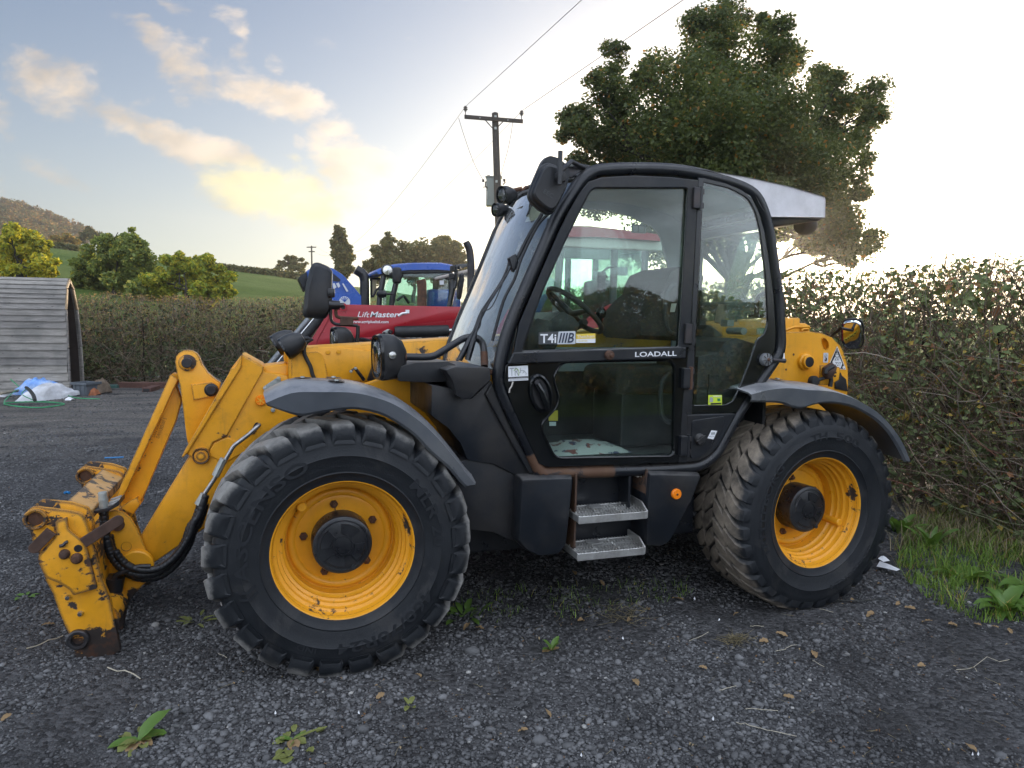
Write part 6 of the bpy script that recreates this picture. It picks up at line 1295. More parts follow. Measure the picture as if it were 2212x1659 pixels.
y_ = -.62; c_ = p3(c9((1030, 800))[0], y_)
WLT = work_light('work_light', c_, (-.96, -.30, -.06), .048, .085, TH)
MB().tube([p3(q, y_+.04) for q in c9((1190, 740), (1300, 710), (1290, 770), (1370, 700), (1440, 700))], .013, 8).build('lamp_bracket', 'rusty', WLT, smooth=50)
work_light('work_light', (c_[0]+.07, -.28, c_[2]-.03), (-.96, -.28, -.06), .040, .08, TH)
MB().tube([p3(q, -.60) for q in c9((1140, 960), (1200, 860), (1300, 790), (1440, 740))], .016, 8).build('light_bar', 'black_gloss', TH, smooth=60)

# ---------------------------------------------------------------- cowl and body panels
def panel(name, uv, y0, y1, mat='black_plastic', bevel=.018, r=3, parent=TH, segs=3):
    return MB().prism(PY(rnd(uv, r, 3) if r else uv, y0), y0, y1).build(name, mat, parent, bevel=bevel, segs=segs, smooth=40)
panel('cowl_block', c4((92, 262), (150, 242), (378, 246), (386, 322), (330, 372), (254, 446), (205, 452), (165, 430), (136, 330)), -1.06, -.50)
panel('cowl_top', c4b((1282, 1312), (1400, 1280), (1690, 1268), (1760, 1300), (1790, 1438), (1500, 1450), (1260, 1440), (1250, 1390)), -.92, -.16)
panel('cowl_side', c4((0, 360), (150, 388), (205, 450), (260, 448), (388, 330), (420, 395), (512, 620), (690, 948), (560, 950), (400, 872), (236, 848), (190, 740), (110, 640), (0, 560)), -.985, -.40, bevel=.02)
ppart('cowl_crease', c4((392, 345), (418, 400), (506, 620), (684, 940), (640, 946), (470, 640), (350, 420)), -1.005, -.985, 'black_plastic', TH, .008)
panel('body_skirt', c4((190, 860), (240, 846), (400, 872), (585, 965), (585, 1395), (480, 1355), (400, 1318), (230, 1300), (120, 1250), (100, 1000)), -.97, -.45, bevel=.02)
# tank box left of the steps, with a bevelled shoulder
def tank(name, front, y0, top_in, y1):
    F = PY(rnd(front, 5, 3), y0); c = np.mean(F, axis=0)
    mb = MB(); k0 = .945
    mb.loft([[(x, y0, z) for x, z in inset(F, k0)], [(x, y0+.03, z) for x, z in F], [(x, y1, z) for x, z in F]]); return mb.build(name, 'black_plastic', TH, smooth=25, bevel=.010, segs=2, angle=20)
tank('side_tank', c4((584, 962), (930, 952), (926, 1000), (884, 1390), (868, 1425), (828, 1470), (700, 1484), (608, 1436), (560, 1380)), -1.075, 0, -.5)
tank('battery_box', c4((1424, 926), (1770, 938), (1712, 1085), (1570, 1360), (1540, 1400), (1490, 1420), (1398, 1412), (1404, 1200)), -1.075, 0, -.5)
RFL = MB(); rx, rz = PY(c4((1597, 1070)), -1.08)[0]
RFL.lathe([(.0, -.012), (.026, -.012), (.0295, -.006), (.0295, .03)], c=(rx, -1.08, rz), n=28); RFL = RFL.build('side_reflector', 'orange_lens', TH, smooth=30)
MB().lathe([(.0, -.018), (.005, -.017), (.006, -.010)], c=(rx, -1.08, rz), n=10).build('reflector_screw', 'steel_dark', RFL)
# step well and aluminium treads
SW = MB(); xs0 = PY(c4((930, 950)), -1.05)[0][0]; xs1 = PY(c4((1412, 950)), -1.05)[0][0]
SW.box(xs0+.01, xs1-.005, -.90, -.88, .44, .90); SW.box(xs1-.10, xs1-.085, -1.02, -.88, .62, .90); SW.build('step_well', 'black_paint', TH, bevel=.004)
for xx in (PY(c4((940, 1200)), -1.05)[0][0], PY(c4((1400, 1200)), -1.05)[0][0]):
    MB().box(xx-.006, xx+.006, -1.05, -.88, .44, .89).build('step_hanger', 'rust_edge', TH, bevel=.003)
def tread(zc, uvs):
    (flx, flz) = PY([c4(uvs[0])[0]], -1.13)[0]; (frx, frz) = PY([c4(uvs[1])[0]], -1.13)[0]; z = (flz+frz)/2; yb = -.93
    T_ = empty('step', ((flx+frx)/2, -1.03, z), TH); fr = MB()
    fr.box(flx, frx, -1.13, -1.118, z-.028, z+.012); fr.box(flx, frx, yb-.012, yb, z-.02, z+.016)
    fr.box(flx-.003, flx+.008, -1.128, yb, z-.022, z+.014)
    fr.build('step_frame', 'aluminium', T_, bevel=.002)
    pl = MB(); pl.prism([(-1.125, z-.026), (yb-.0, z-.02), (yb-.0, z+.055), (-1.06, z+.05), (-1.125, z+.014)], 0, 1)
    pl.v = [(frx+(.008 if yy > .5 else -.002), x_, z_) for (x_, yy, z_) in pl.v]; pl.build('step_end', 'aluminium', T_, bevel=.002)
    for k in (1, 2): MB().box(flx+.006, frx-.004, -1.13+k*.066-.004, -1.13+k*.066+.004, z-.014, z+.010).build('step_bar', 'aluminium', T_)
    for k in (1, 2): xx = flx+(frx-flx)*k/3; MB().box(xx-.004, xx+.004, -1.12, yb-.01, z-.016, z+.0085).build('step_bar', 'aluminium', T_)
    tb = MB()
    for yy in (-1.128, -1.068, -1.002, yb-.011):
        n = 22
        for i in range(n):
            xx = flx+.012+(frx-flx-.024)*i/(n-1); tb.box(xx-.0035, xx+.0035, yy, yy+.010, z+.008, z+.020)
    for k in (1, 2):
        for i in range(7): xx = flx+(frx-flx)*k/3; yy = -1.11+.16*i/6; tb.box(xx-.004, xx+.004, yy, yy+.006, z+.007, z+.0165)
    tag(tb.build('step_teeth', 'aluminium', T_), kind='stuff')
    MB().prism([(flx+.12, z+.02), (flx+.20, z+.02), (flx+.19, z+.024), (flx+.13, z+.024)], -1.03, -.96).build('step_pad', 'aluminium', T_)
tread(.66, ((962, 1245), (1408, 1188))); tread(.465, ((955, 1470), (1392, 1440)))
for q in ((1348, 948), (1380, 952)):
    x, z = PY(c4(q), -1.0)[0]; MB().lathe([(.0, -.02), (.012, -.02), (.013, .02)], c=(x, -.98, z), n=10).build('grease_fitting', 'paper', TH)

# ---------------------------------------------------------------- headlights on their bent bars
yb_ = -.86
HB = [p3(q, yb_+dy) for q, dy in zip(spline(c4b((1255, 1226), (1330, 1228), (1540, 1226), (1640, 1180), (1760, 1105), (1840, 1064), (1920, 1058), (1975, 1090), (2000, 1150), (2008, 1310)), 4), np.interp(np.linspace(0, 1, 37), [0, .8, 1], [0, -.03, -.10]))]
HL = empty('headlight', HB[0], TH)
MB().tube(HB, .0185, 12).build('headlight_bar', 'black_paint', HL, smooth=60)
MB().tube(HB[-4:], .0195, 12).build('bar_foot', 'rusty', HL, smooth=60)
MB().tube([HB[1], HB[4]], .0205, 12).build('bar_collar', 'rusty', HL, smooth=60)
def headlamp(c, parent, sc=1.0):
    c = np.array(c); f = np.array((-.985, -.17, -.02)); f /= np.linalg.norm(f); s_ = np.cross(f, (0, 0, 1)); s_ /= np.linalg.norm(s_); u_ = np.cross(s_, f)
    def ring(a, b, d, p=3.2): 
        out = []
        for q in np.linspace(0, 2*math.pi, 29)[:-1]:
            cq, sq = math.cos(q), math.sin(q); k = (abs(cq)**p+abs(sq)**p)**(-1/p); out.append(c+f*d*sc+sc*(a*k*cq*s_+b*k*sq*u_))
        return out
    MB().loft([ring(.085, .112, .0), ring(.09, .118, -.01), ring(.085, .112, -.07), ring(.06, .085, -.11), ring(.03, .04, -.135)]).build('lamp_housing', 'black_plastic', parent, smooth=40)
    MB().loft([ring(.086, .114, .0), ring(.084, .111, .016), ring(.074, .100, .016), ring(.072, .098, .004)], caps=False).build('lamp_bezel', 'black_gloss', parent, smooth=40)
    MB().loft([ring(.075, .101, .005), ring(.03, .04, .002)]).build('lamp_reflector', 'lamp_reflector', parent, smooth=180)
    MB().loft([ring(.076, .102, .013), ring(.04, .05, .022)]).build('lamp_lens', 'lamp_glass', parent, smooth=180)
    m_ = c+f*(-.05)*sc-s_*.0
    return c, f, s_, u_
hx = p3(c4b((1090, 1232))[0], yb_); headlamp(hx, HL)
sx, sz = PY(c4b((1207, 1215)), -.955)[0]; MB().lathe([(.0, -.012), (.018, -.010), (.022, 0), (.022, .02)], c=(sx, -.945, sz), n=16).build('side_marker', 'lamp_reflector', HL, smooth=40)
HL2 = empty('headlight', p3(c4b((700, 1105))[0], .80), TH); hx2 = p3(c4b((705, 1105))[0], .80); headlamp(hx2, HL2)
MB().tube([p3(q, .85) for q in spline(c4b((835, 1120), (930, 1115), (1000, 1140), (1030, 1200), (1040, 1330)), 4)], .0185, 10).build('headlight_bar', 'black_paint', HL2, smooth=60)
MB().tube([p3(q, .82) for q in c4b((835, 1122), (885, 1120))], .016, 10).build('bar_collar', 'black_plastic', HL2, smooth=60)
# far mirror on its bent rod
FM = empty('wing_mirror', p3(c4b((560, 650))[0], .82), TH)
mo = PY(rnd(c4b((520, 408), (560, 404), (650, 440), (686, 480), (682, 620), (650, 860), (615, 902), (440, 886), (424, 850), (450, 620), (490, 450)), 7), .80)
mb = MB(); mb.loft([[(x+sh, y, z) for x, z in inset(mo, k)] for y, k, sh in ((.76, .80, .01), (.775, .92, .004), (.80, 1.0, 0), (.83, 1.0, 0), (.84, .96, 0))]); mb.build('mirror_housing', 'black_plastic', FM, smooth=40)
q = p3(c4b((670, 672))[0], .77); MB().obox(q, (.026, 0, 0), (0, .035, 0), (0, 0, .032)).build('mirror_clamp', 'black_paint', FM, bevel=.01, smooth=40)
MB().tube([p3(q, .80) for q in spline(c4b((668, 690), (668, 860), (680, 920), (720, 944), (800, 950), (905, 956)), 4)], .011, 8).build('mirror_rod', 'black_paint', FM, smooth=60)
MB().tube([p3(q, .80) for q in spline(c4b((905, 956), (905, 1020), (896, 1120)), 3)], .014, 8).build('mirror_rod', 'black_paint', FM, smooth=60)
MB().tube([p3(q, .78) for q in spline(c4b((716, 790), (714, 850), (740, 884), (910, 894)), 4)], .012, 8).build('mirror_rod', 'rusty', FM, smooth=60)
q = p3(c4b((722, 778))[0], .76); MB().cyl((q[0]-.055, q[1], q[2]+.002), (q[0]+.02, q[1], q[2]), .032, 12).build('rod_clamp', 'black_paint', FM, smooth=40); MB().cyl((q[0]+.02, q[1]-.02, q[2]), (q[0]+.045, q[1]-.02, q[2]), .02, 6).build('rod_nut', 'steel_dark', FM)
q0, q1 = p3(c4b((750, 880))[0], .78), p3(c4b((865, 955))[0], .78); MB().box(q0[0], q1[0], .765, .79, q1[2], q0[2]).build('rod_bracket', 'brown_rust_pipe', FM, bevel=.004)

# ---------------------------------------------------------------- inside the cab
seat_y0, seat_y1 = -.86, -.36
sb = PY(rnd(c10((918, 1180), (925, 1080), (960, 960), (1040, 870), (1120, 800), (1150, 700), (1190, 620), (1260, 596), (1330, 600), (1440, 640), (1475, 660), (1465, 720), (1430, 800), (1400, 1200)), 4), seat_y0)
mb = MB(); mb.loft([[(x, y, z) for x, z in inset(sb, k)] for y, k in ((seat_y0, .90), (seat_y0+.05, .98), (seat_y0+.15, 1.0), (seat_y1-.1, 1.0), (seat_y1, .9))])
ST = empty('seat', (1.55, -.6, 1.2), TH); mb.build('seat_back', 'seat_cloth', ST, smooth=50)
x0, z0 = PY(c10((700, 1190)), seat_y0)[0]
MB().box(x0+.05, x0+.62, -.86, -.38, 1.28, 1.43).build('seat_cushion', 'seat_cloth', ST, bevel=.05, segs=3, smooth=50)
MB().box(x0+.12, x0+.55, -.80, -.42, .97, 1.28).build('seat_box', 'black_plastic', ST, bevel=.01)
hx0, hz0 = PY(c10((1450, 650)), seat_y0)[0]
tg = PY(c10((1195, 895), (1236, 893), (1220, 962), (1184, 962)), seat_y0-.004); mb = MB(); plate(mb, [tg], seat_y0-.004, seat_y0-.002, 0); mb.build('seat_tag', 'paper', ST)
# steering wheel and column
ys_ = -.62; SWH = empty('steering_wheel', p3(c10((430, 950))[0], ys_), TH)
cx, cz = onY(*c10((428, 950))[0], ys_); t1 = np.array(onY(*c10((262, 778))[0], ys_)); t2 = np.array(onY(*c10((628, 1118))[0], ys_)); dv = (t2-t1)/2
a_ = np.array((dv[0], 0, dv[1])); b_ = np.array((0, np.linalg.norm(dv)*.97, 0)); cc = np.array((cx, ys_, cz))
MB().tube([cc+a_*math.cos(q)+b_*math.sin(q) for q in np.linspace(0, 2*math.pi, 41)[:-1]], .0155, 10, closed=True).build('wheel_ring', 'black_rubber', SWH, smooth=60)
for q in (R(160), R(270), R(35)):
    MB().tube([cc-np.array((a_[2]*-.15, 0, a_[0]*.15)), cc+(a_*math.cos(q)+b_*math.sin(q))], [.022, .012], 8).build('wheel_spoke', 'black_plastic', SWH, smooth=60)
kn = p3(c10((636, 975))[0], -.74); MB().lathe([(.0, .038), (.016, .034), (.027, .020), (.030, 0), (.026, -.016), (.012, -.028), (.010, -.06)], c=kn, n=18, axis='z').build('spinner_knob', 'black_gloss', SWH, smooth=60)
DSH = panel('dashboard', c10((60, 1090), (130, 1010), (230, 1030), (330, 960), (420, 1000), (470, 1060), (440, 1130), (330, 1160), (250, 1300), (250, 1560), (40, 1560)), -.84, -.40, 'black_plastic', .02)
MB().tube([p3(c10((390, 1110))[0], -.6), p3(c10((510, 1040))[0], -.72)], [.018, .022], 10).build('column_stalk', 'black_rubber', TH, smooth=50)
panel('side_console', c10((1440, 1100), (1500, 1060), (1640, 1180), (1680, 1300), (1660, 1520), (1400, 1520)), -.36, -.22, 'black_plastic', .03)
panel('rear_console', c3((1450, 1180), (1560, 1160), (1600, 1100), (1660, 1080), (1760, 1110), (1700, 1300), (1640, 1440), (1440, 1440)), -.96, -.5, 'black_plastic', .04)
MB().tube([p3(q, -.5) for q in c10((1600, 905), (1590, 960), (1570, 1050))], [.028, .034, .030], 10).build('lever_grip', 'paper_pink', TH, smooth=60)
# floor, far-side kick panels and the rubbish on the floor
fl_z = onY(*c4((1000, 800))[0], -.95)[1]-.02
MB().box(.98, 2.05, -.97, -.2, fl_z-.03, fl_z).build('cab_floor', 'black_plastic', TH)
MB().box(.80, 2.55, -.262, -.248, .88, 1.37).build('far_side_panel', 'black_plastic', TH)
MB().box(2.05, 2.06, -.97, -.2, .95, 1.40).build('cab_bulkhead', 'black_plastic', TH)
rg = np.random.default_rng(5); bag = MB(); nx, ny = 16, 9; V = []
b0 = onY(*c4((790, 795))[0], -.95)[0]; b1 = onY(*c4((1320, 790))[0], -.95)[0]
for i in range(nx):
    for j in range(ny):
        u_, v_ = i/(nx-1), j/(ny-1); e = math.sin(math.pi*min(1, max(0, u_)))**.5*math.sin(math.pi*v_)**.5
        V.append((b0+(b1-b0)*u_, -.94+.34*v_, fl_z+.005+e*(.035+.022*rg.random())+.0*u_))
bag.add(V, [(i*ny+j, i*ny+j+1, (i+1)*ny+j+1, (i+1)*ny+j) for i in range(nx-1) for j in range(ny-1)])
FB = bag.build('feed_bag', 'feed_bag', None, smooth=60, recalc=False); tag(FB, 'crumpled white printed paper feed bag lying on the cab floor', 'bag')
rb0 = onY(*c4((1340, 612))[0], -.6); rb1 = onY(*c4((1550, 780))[0], -.6)
MB().box(rb0[0], rb1[0], -.62, -.3, rb1[1], rb0[1]).build('seat_box', 'rusty', ST, bevel=.008)
nb = PY(c4((765, 530), (824, 525), (824, 592), (765, 592)), -.55); mb = MB(); plate(mb, [nb], -.55, -.545, 0); LB = mb.build('cab_notice', 'print_yellow', TH)
nb = PY(c4((770, 600), (812, 600), (812, 625), (770, 625)), -.55); mb = MB(); plate(mb, [nb], -.55, -.545, 0); mb.build('cab_notice', 'white', TH)
em = PY(c6((100, 340), (230, 335), (225, 450), (105, 445)), -.23); mb = MB(); plate(mb, [em], -.23, -.228, 0); EX = mb.build('exit_sticker', 'print_green', TH)
ppart('sticker_door', c6((112, 352), (140, 352), (140, 432), (112, 432)), -.2315, -.231, 'white', EX, 0.0)
ppart('sticker_arrow', c6((150, 398), (172, 380), (172, 394), (200, 394), (200, 402), (172, 402), (172, 416)), -.2315, -.231, 'white', EX, 0.0)
wsn = PY(c10((880, 265), (994, 272), (990, 342), (878, 334)), -.215); mb = MB(); plate(mb, [wsn], -.215, -.213, 0); WN = mb.build('window_notice', 'print_grey', TH)
ppart('notice_panel', c10((892, 278), (930, 280), (927, 330), (890, 328)), -.217, -.216, 'white', WN, 0.0); ppart('notice_panel', c10((936, 282), (982, 285), (979, 332), (934, 330)), -.217, -.216, 'white', WN, 0.0)
# far side of the cab: lining panel with its two window openings, and the glass
yv = YF-.03
op1 = rnd(c3((806, 372), (960, 384), (1100, 424), (1210, 478), (1248, 530), (1285, 690), (1300, 800), (1310, 1130), (300, 1130), (430, 900)), [4, 6, 10, 10, 10, 8, 6, 4, 4, 4])
mb = MB(); plate(mb, [inset(PY(NEAR, -1.0), .985), PY(op1, yv)], yv, yv+.02, .003); mb.build('far_lining', 'headliner', TH, smooth=30)
mb = MB(); plate(mb, [PY(op1, yv+.012)], yv+.010, yv+.014, 0); mb.build('far_window', 'cab_glass', TH)
# rear window between the two hoops
def onX(u, v, x):
    d = ray(u, v); t_ = (x-CAM[0])/d[0]; p = CAM+d*t_; return (x, p[1], p[2])
XR = 2.44
zt = onX(*c3((1620, 505))[0], XR)[2]; zb2 = onX(*c3((1640, 1085))[0], XR)[2]
RWN = empty('rear_window', (XR, -.6, 1.8), TH)
MB().box(XR-.012, XR+.01, -.97, -.22, zt, 2.30).build('rear_header', 'headliner', RWN, bevel=.004)
MB().box(XR-.012, XR+.01, -.97, -.22, .98, zb2-.02).build('rear_bulkhead', 'black_plastic', RWN, bevel=.004)
MB().box(XR-.003, XR+.003, -.96, -.23, zb2-.02, zt).build('rear_glass', 'cab_glass', RWN)
MB().tube([(XR, -.24, zb2), (XR, -.24, zt)], .016, 6).build('glass_edge', 'black_rubber', RWN)
WMP = empty('rear_wiper', onX(*c10((1660, 1080))[0], XR-.06), TH)
a_, b_ = onX(*c10((1575, 1075))[0], XR-.06), onX(*c10((1680, 1025))[0], XR-.06); MB().box(XR-.09, XR-.04, a_[1]-.05, b_[1]+.01, a_[2], b_[2]).build('wiper_gearbox', 'galvanised', WMP, bevel=.006)
MB().cyl(onX(*c10((1650, 1110))[0], XR-.06), onX(*c10((1770, 1114))[0], XR-.06), .022, 14).build('wiper_motor', 'galvanised', WMP, smooth=40)
MB().tube([onX(*q, XR+.02) for q in c10((1880, 490), (1820, 680), (1720, 930))], .010, 6).build('wiper_blade', 'black_rubber', WMP); MB().tube([onX(*q, XR+.03) for q in c10((1835, 660), (1790, 800), (1700, 1040))], .008, 6).build('wiper_arm', 'black_paint', WMP)
gh = [onX(*q, XR-.05) for q in c10((1925, 815), (1880, 840), (1870, 900), (1868, 985), (1810, 992), (1900, 995))]
MB().tube(gh[:4], .014, 8).build('coat_hook', 'black_plastic', TH, smooth=50); MB().tube(gh[3:], .009, 8).build('coat_hook', 'black_plastic', TH, smooth=50)

# ---------------------------------------------------------------- boom
BOOM = empty('boom', (.5, 0, 1.4), TH)
YB = -.17
bt0 = onY(615, 752, YB); 
def solid(name, uv, y0, y1, mat='yellow', parent=TH, bevel=.008, r=0, segs=2):
    return MB().prism(PY(rnd(uv, r, 3) if r else uv, y0), y0, y1).build(name, mat, parent, bevel=bevel, segs=segs, smooth=35)
# outer section from the mast at the back to the head behind the bracket
xh, zh = bt0; 
MB().prism([(xh+.015, zh-.30), (xh+.015, zh-.005), (3.35, 1.74), (3.35, 1.42)], YB, .17).build('outer_section', 'yellow', BOOM, bevel=.014, smooth=35)
solid('boom_head', c8((1690, 330), (1690, 250), (1740, 225), (2212, 205)) + c4b((900, 1166), (1050, 1178), (1050, 1330), (1010, 1440)) + c8((2212, 640), (2060, 700), (1690, 705)), YB-.012, YB+.03, 'yellow', BOOM, .008)
solid('boom_head', c8((1640, 232), (1662, 228), (1690, 262), (1690, 330), (1690, 400), (1640, 395)), -.15, .15, 'yellow_clean', BOOM, .006)
ppart('head_panel', rnd(c8((1725, 350), (1760, 290), (2050, 262), (2110, 290), (2150, 400), (2190, 620), (1730, 690)), 4), YB-.017, YB-.011, 'yellow', BOOM, .004)
for q in (c8((2185, 275)), c4b((738, 1185))):
    x, z = PY(q, YB-.02)[0]; MB().lathe([(.0, -.006), (.012 if q[0][0] > 705 else .006, -.005), (.014 if q[0][0] > 705 else .007, .0), (.014, .01)], c=(x, YB-.014, z), n=16).build('head_plug', 'yellow_clean', BOOM, smooth=40)
# dark label area and white decal by the headlight
ppart('boom_decal', c4b((1170, 1390), (1240, 1383), (1262, 1445), (1200, 1470)), YB-.016, YB-.012, 'white', BOOM, 0.0); ppart('boom_decal', c4b((1340, 1270), (1425, 1262), (1410, 1300), (1345, 1303)), YB-.016, YB-.012, 'white', BOOM, 0.0)
solid('boom_stop', c4b((985, 1436), (1040, 1290), (1050, 1250), (1090, 1240), (1100, 1400), (1060, 1440)), YB-.05, YB-.012, 'black_paint', BOOM, .006)
MB().tube([p3(q, YB-.05) for q in c4b((838, 1360), (880, 1325), (960, 1432))], .010, 4).build('hose_hook', 'black_paint', BOOM)
for q in c4b((845, 1355), (884, 1328), (1046, 1308)): 
    x, y, z = p3(q, YB-.055); MB().lathe([(.0, -.01), (.008, -.009), (.009, .01)], c=(x, y, z), n=8).build('hook_bolt', 'galvanised', BOOM)
# inner section and the goose neck
solid('inner_section', c8((1380, 452), (1640, 425), (1700, 425), (1700, 720), (1400, 900), (1250, 800)), YB+.03, .14, 'yellow_clean', BOOM, .012)
neck = c8((1115, 300), (1392, 455), (1400, 520), (1690, 560), (1720, 720), (1850, 1000), (1700, 1250), (1300, 1700)) + c1((1000, 900), (900, 960), (830, 1010), (712, 1092), (690, 1060), (655, 962), (900, 560), (985, 400)) + c8((975, 480),)
NECK = solid('goose_neck', neck, YB, .17, 'yellow', BOOM, .012)
ppart('neck_plate', c8((1108, 310), (1385, 462), (1372, 520), (925, 1322), (755, 1398), (715, 1480), (640, 1560), (480, 1580), (420, 1540), (1100, 450), (1040, 440)), YB-.014, YB+.002, 'yellow', BOOM, .006)
ppart('neck_plate', c8((770, 1405), (930, 1335), (1090, 1400), (1180, 1500), (900, 1650), (700, 1560), (720, 1480)), YB-.007, YB+.002, 'yellow_clean', BOOM, .005)
ppart('neck_flange', c8((1115, 298), (1020, 470), (975, 478), (962, 520), (400, 1500), (360, 1580), (380, 1590), (440, 1520), (1108, 460), (1120, 330)), YB-.030, YB+.01, 'yellow', BOOM, .005)
lp = PY(c1((940, 583)), YB)[0]
PB = MB().lathe([(.048, .0), (.048, -.014), (.043, -.022), (.036, -.017), (.0, -.017)], c=(lp[0], YB-.01, lp[1]), n=30).build('neck_boss', 'yellow_worn', BOOM, smooth=35)
MB().lathe([(.024, -.015), (.024, -.028), (.0, -.030)], c=(lp[0], YB-.01, lp[1]), n=22).build('boss_pin', 'yellow_worn', PB, smooth=35)
# slot the steel pipes come out of
sl0 = PY(rnd(c8((1262, 1180), (1290, 1145), (1325, 1150), (1325, 1200), (1262, 1300), (1215, 1290)), 4), YB-.003); mb = MB(); plate(mb, [sl0], YB-.006, YB-.003, 0); mb.build('pipe_slot', 'print_black', BOOM)
MB().tube([p3(q, YB-.05) for q in c8((1330, 1180),)] + [p3(q, YB-.08) for q in rnd(c8((1290, 1215), (1210, 1290), (1010, 1440), (940, 1560)) + c1((1000, 695), (940, 785)), 6, closed=False)], .012, 10).build('steel_pipe', 'galvanised_pipe', BOOM, smooth=60)
MB().tube([p3(q, YB-.085) for q in c1((1045, 600), (1005, 680))], .021, 8).build('pipe_fitting', 'galvanised', BOOM, smooth=40); MB().tube([p3(q, YB-.085) for q in c1((955, 765), (925, 815))], .022, 8).build('pipe_fitting', 'galvanised', BOOM, smooth=40)
ppart('gusset_bracket', c8((1380, 715), (1395, 695), (1560, 585), (1590, 590), (1595, 625), (1640, 690), (1640, 745), (1600, 735), (1395, 745)), YB-.025, YB-.016, 'galvanised', BOOM, .002)
MB().tube([p3(q, YB-.03) for q in c8((1640, 722), (1900, 720))], .016, 6).build('bracket_stay', 'galvanised', BOOM)
for q in c8((1403, 722), (1570, 603)): x, y, z = p3(q, YB-.026); MB().lathe([(.0, -.01), (.012, -.008), (.013, .004)], c=(x, y, z), n=6).build('bracket_bolt', 'galvanised', BOOM)
ppart('cable_clip', c8((1782, 632), (1870, 630), (1872, 690), (1784, 694)), YB-.026, YB-.018, 'black_plastic', BOOM, .002)
x, y, z = p3(c8((1842, 650))[0], YB-.028); MB().lathe([(.0, -.01), (.011, -.008), (.012, .004)], c=(x, y, z), n=8).build('clip_bolt', 'galvanised', BOOM)
rx, rz = PY(c8((1348, 872)), YB)[0]
RF2 = MB().lathe([(.0, -.018), (.027, -.018), (.030, -.012), (.030, .0)], c=(rx, YB-.002, rz), n=30).build('side_reflector', 'orange_lens', BOOM, smooth=30)
for k in range(3): a = R(20+60*k); MB().obox((rx, YB-.0205, rz), (.024*math.cos(a), 0, .024*math.sin(a)), (0, .0008, 0), (-.0012*math.sin(a), 0, .0012*math.cos(a))).build('reflector_rib', 'print_yellow', RF2)
x, y, z = p3(c8((1500, 993))[0], YB-.002); MB().lathe([(.0, -.012), (.012, -.010), (.013, .0)], c=(x, y, z), n=10).build('neck_bolt', 'galvanised', BOOM)
# work lights on the boom head
for (q, yy, s_) in ((c8((1680, 205))[0], -.22, .066), (c8((1580, 165))[0], -.02, .066)):
    c_ = p3(q, yy); work_light('work_light', (c_[0]-.01, c_[1], c_[2]-.01), (-.85, .05, -.52), s_, .115, BOOM)
MB().tube([p3(q, -.16) for q in c8((1800, 170), (1860, 140), (1900, 160), (1990, 110), (1930, 100), (1880, 105), (1850, 180))], .013, 7).build('lamp_cable', 'black_rubber', BOOM, smooth=60)
MB().tube([p3(q, -.16) for q in c8((1800, 170), (1920, 180))], .02, 7).build('lamp_bracket', 'black_paint', BOOM, smooth=60)
MB().tube([p3(q, YB-.03) for q in spline(c8((1890, 210), (1890, 290), (1930, 380), (1970, 460), (1995, 560), (2040, 640)), 4)], .011, 8).build('lamp_cable', 'black_rubber', BOOM, smooth=60)

# ---------------------------------------------------------------- tilt lever, link and tilt ram
yL0, yL1 = -.10, .10
TL = empty('tilt_lever', p3(c8((435, 405))[0], 0), TH)
lever = c8((283, 400), (292, 330), (330, 285), (385, 256), (440, 248), (500, 258), (555, 290), (590, 345), (618, 425), (690, 530), (790, 615), (850, 655), (840, 720), (800, 800), (770, 870), (600, 1300), (450, 1450), (425, 1330), (345, 700), (310, 560))
for y0, y1 in ((yL0, yL0+.03), (yL1-.03, yL1)): solid('lever_plate', lever, y0, y1, 'yellow', TL, .004)
MB().prism(PY(inset(lever[4:14], .98), 0), yL0+.03, yL1-.03).build('lever_web', 'steel_dark', TL)
px, pz = PY(c8((435, 405)), yL0)[0]; qx, qz = PY(c8((735, 740)), yL0)[0]
MB().lathe([(.046, .0), (.046, -.012), (.040, -.016), (.0, -.016)], c=(px, yL0, pz), n=30).build('pivot_boss', 'yellow_worn', TL, smooth=35)
MB().lathe([(.0285, -.014), (.0285, -.026), (.025, -.029), (.0, -.029)], c=(px, yL0, pz), n=26).build('pivot_pin', 'steel_dark', TL, smooth=35)
ppart('lever_pad', c8((480, 678), (670, 655), (740, 648), (800, 690), (815, 760), (760, 822), (512, 872)), yL0-.014, yL0, 'yellow', TL, .003)
MB().lathe([(.038, -.012), (.036, -.022), (.028, -.024)], c=(qx, yL0, qz), n=26).build('pivot_ring', 'black_paint', TL, smooth=40); MB().lathe([(.0275, -.012), (.0275, -.030), (.024, -.033), (.0, -.033)], c=(qx, yL0, qz), n=26).build('pivot_pin', 'steel_dark', TL, smooth=35)
LK = empty('tilt_link', p3(c1((700, 500))[0], 0), TH)
solid('link_side', c1((812, 232), (846, 330), (822, 420), (650, 820), (600, 858), (556, 815)), -.03, .03, 'yellow', LK, .003)
solid('link_face', c1((796, 204), (830, 230), (560, 812), (534, 792)), -.085, .085, 'yellow', LK, .003)
solid('link_foot', c1((600, 800), (640, 780), (655, 815), (620, 862), (560, 830)), -.07, .07, 'yellow', LK, .006)
label_text('cast_lettering', 'DAN1303101 5', c1((742, 505))[0], c1((778, 412))[0], c1((728, 498))[0], -.032, 'print_rust', LK)
label_text('cast_lettering', 'DO2 03630829', c1((722, 500))[0], c1((758, 405))[0], c1((708, 494))[0], -.032, 'print_rust', LK)

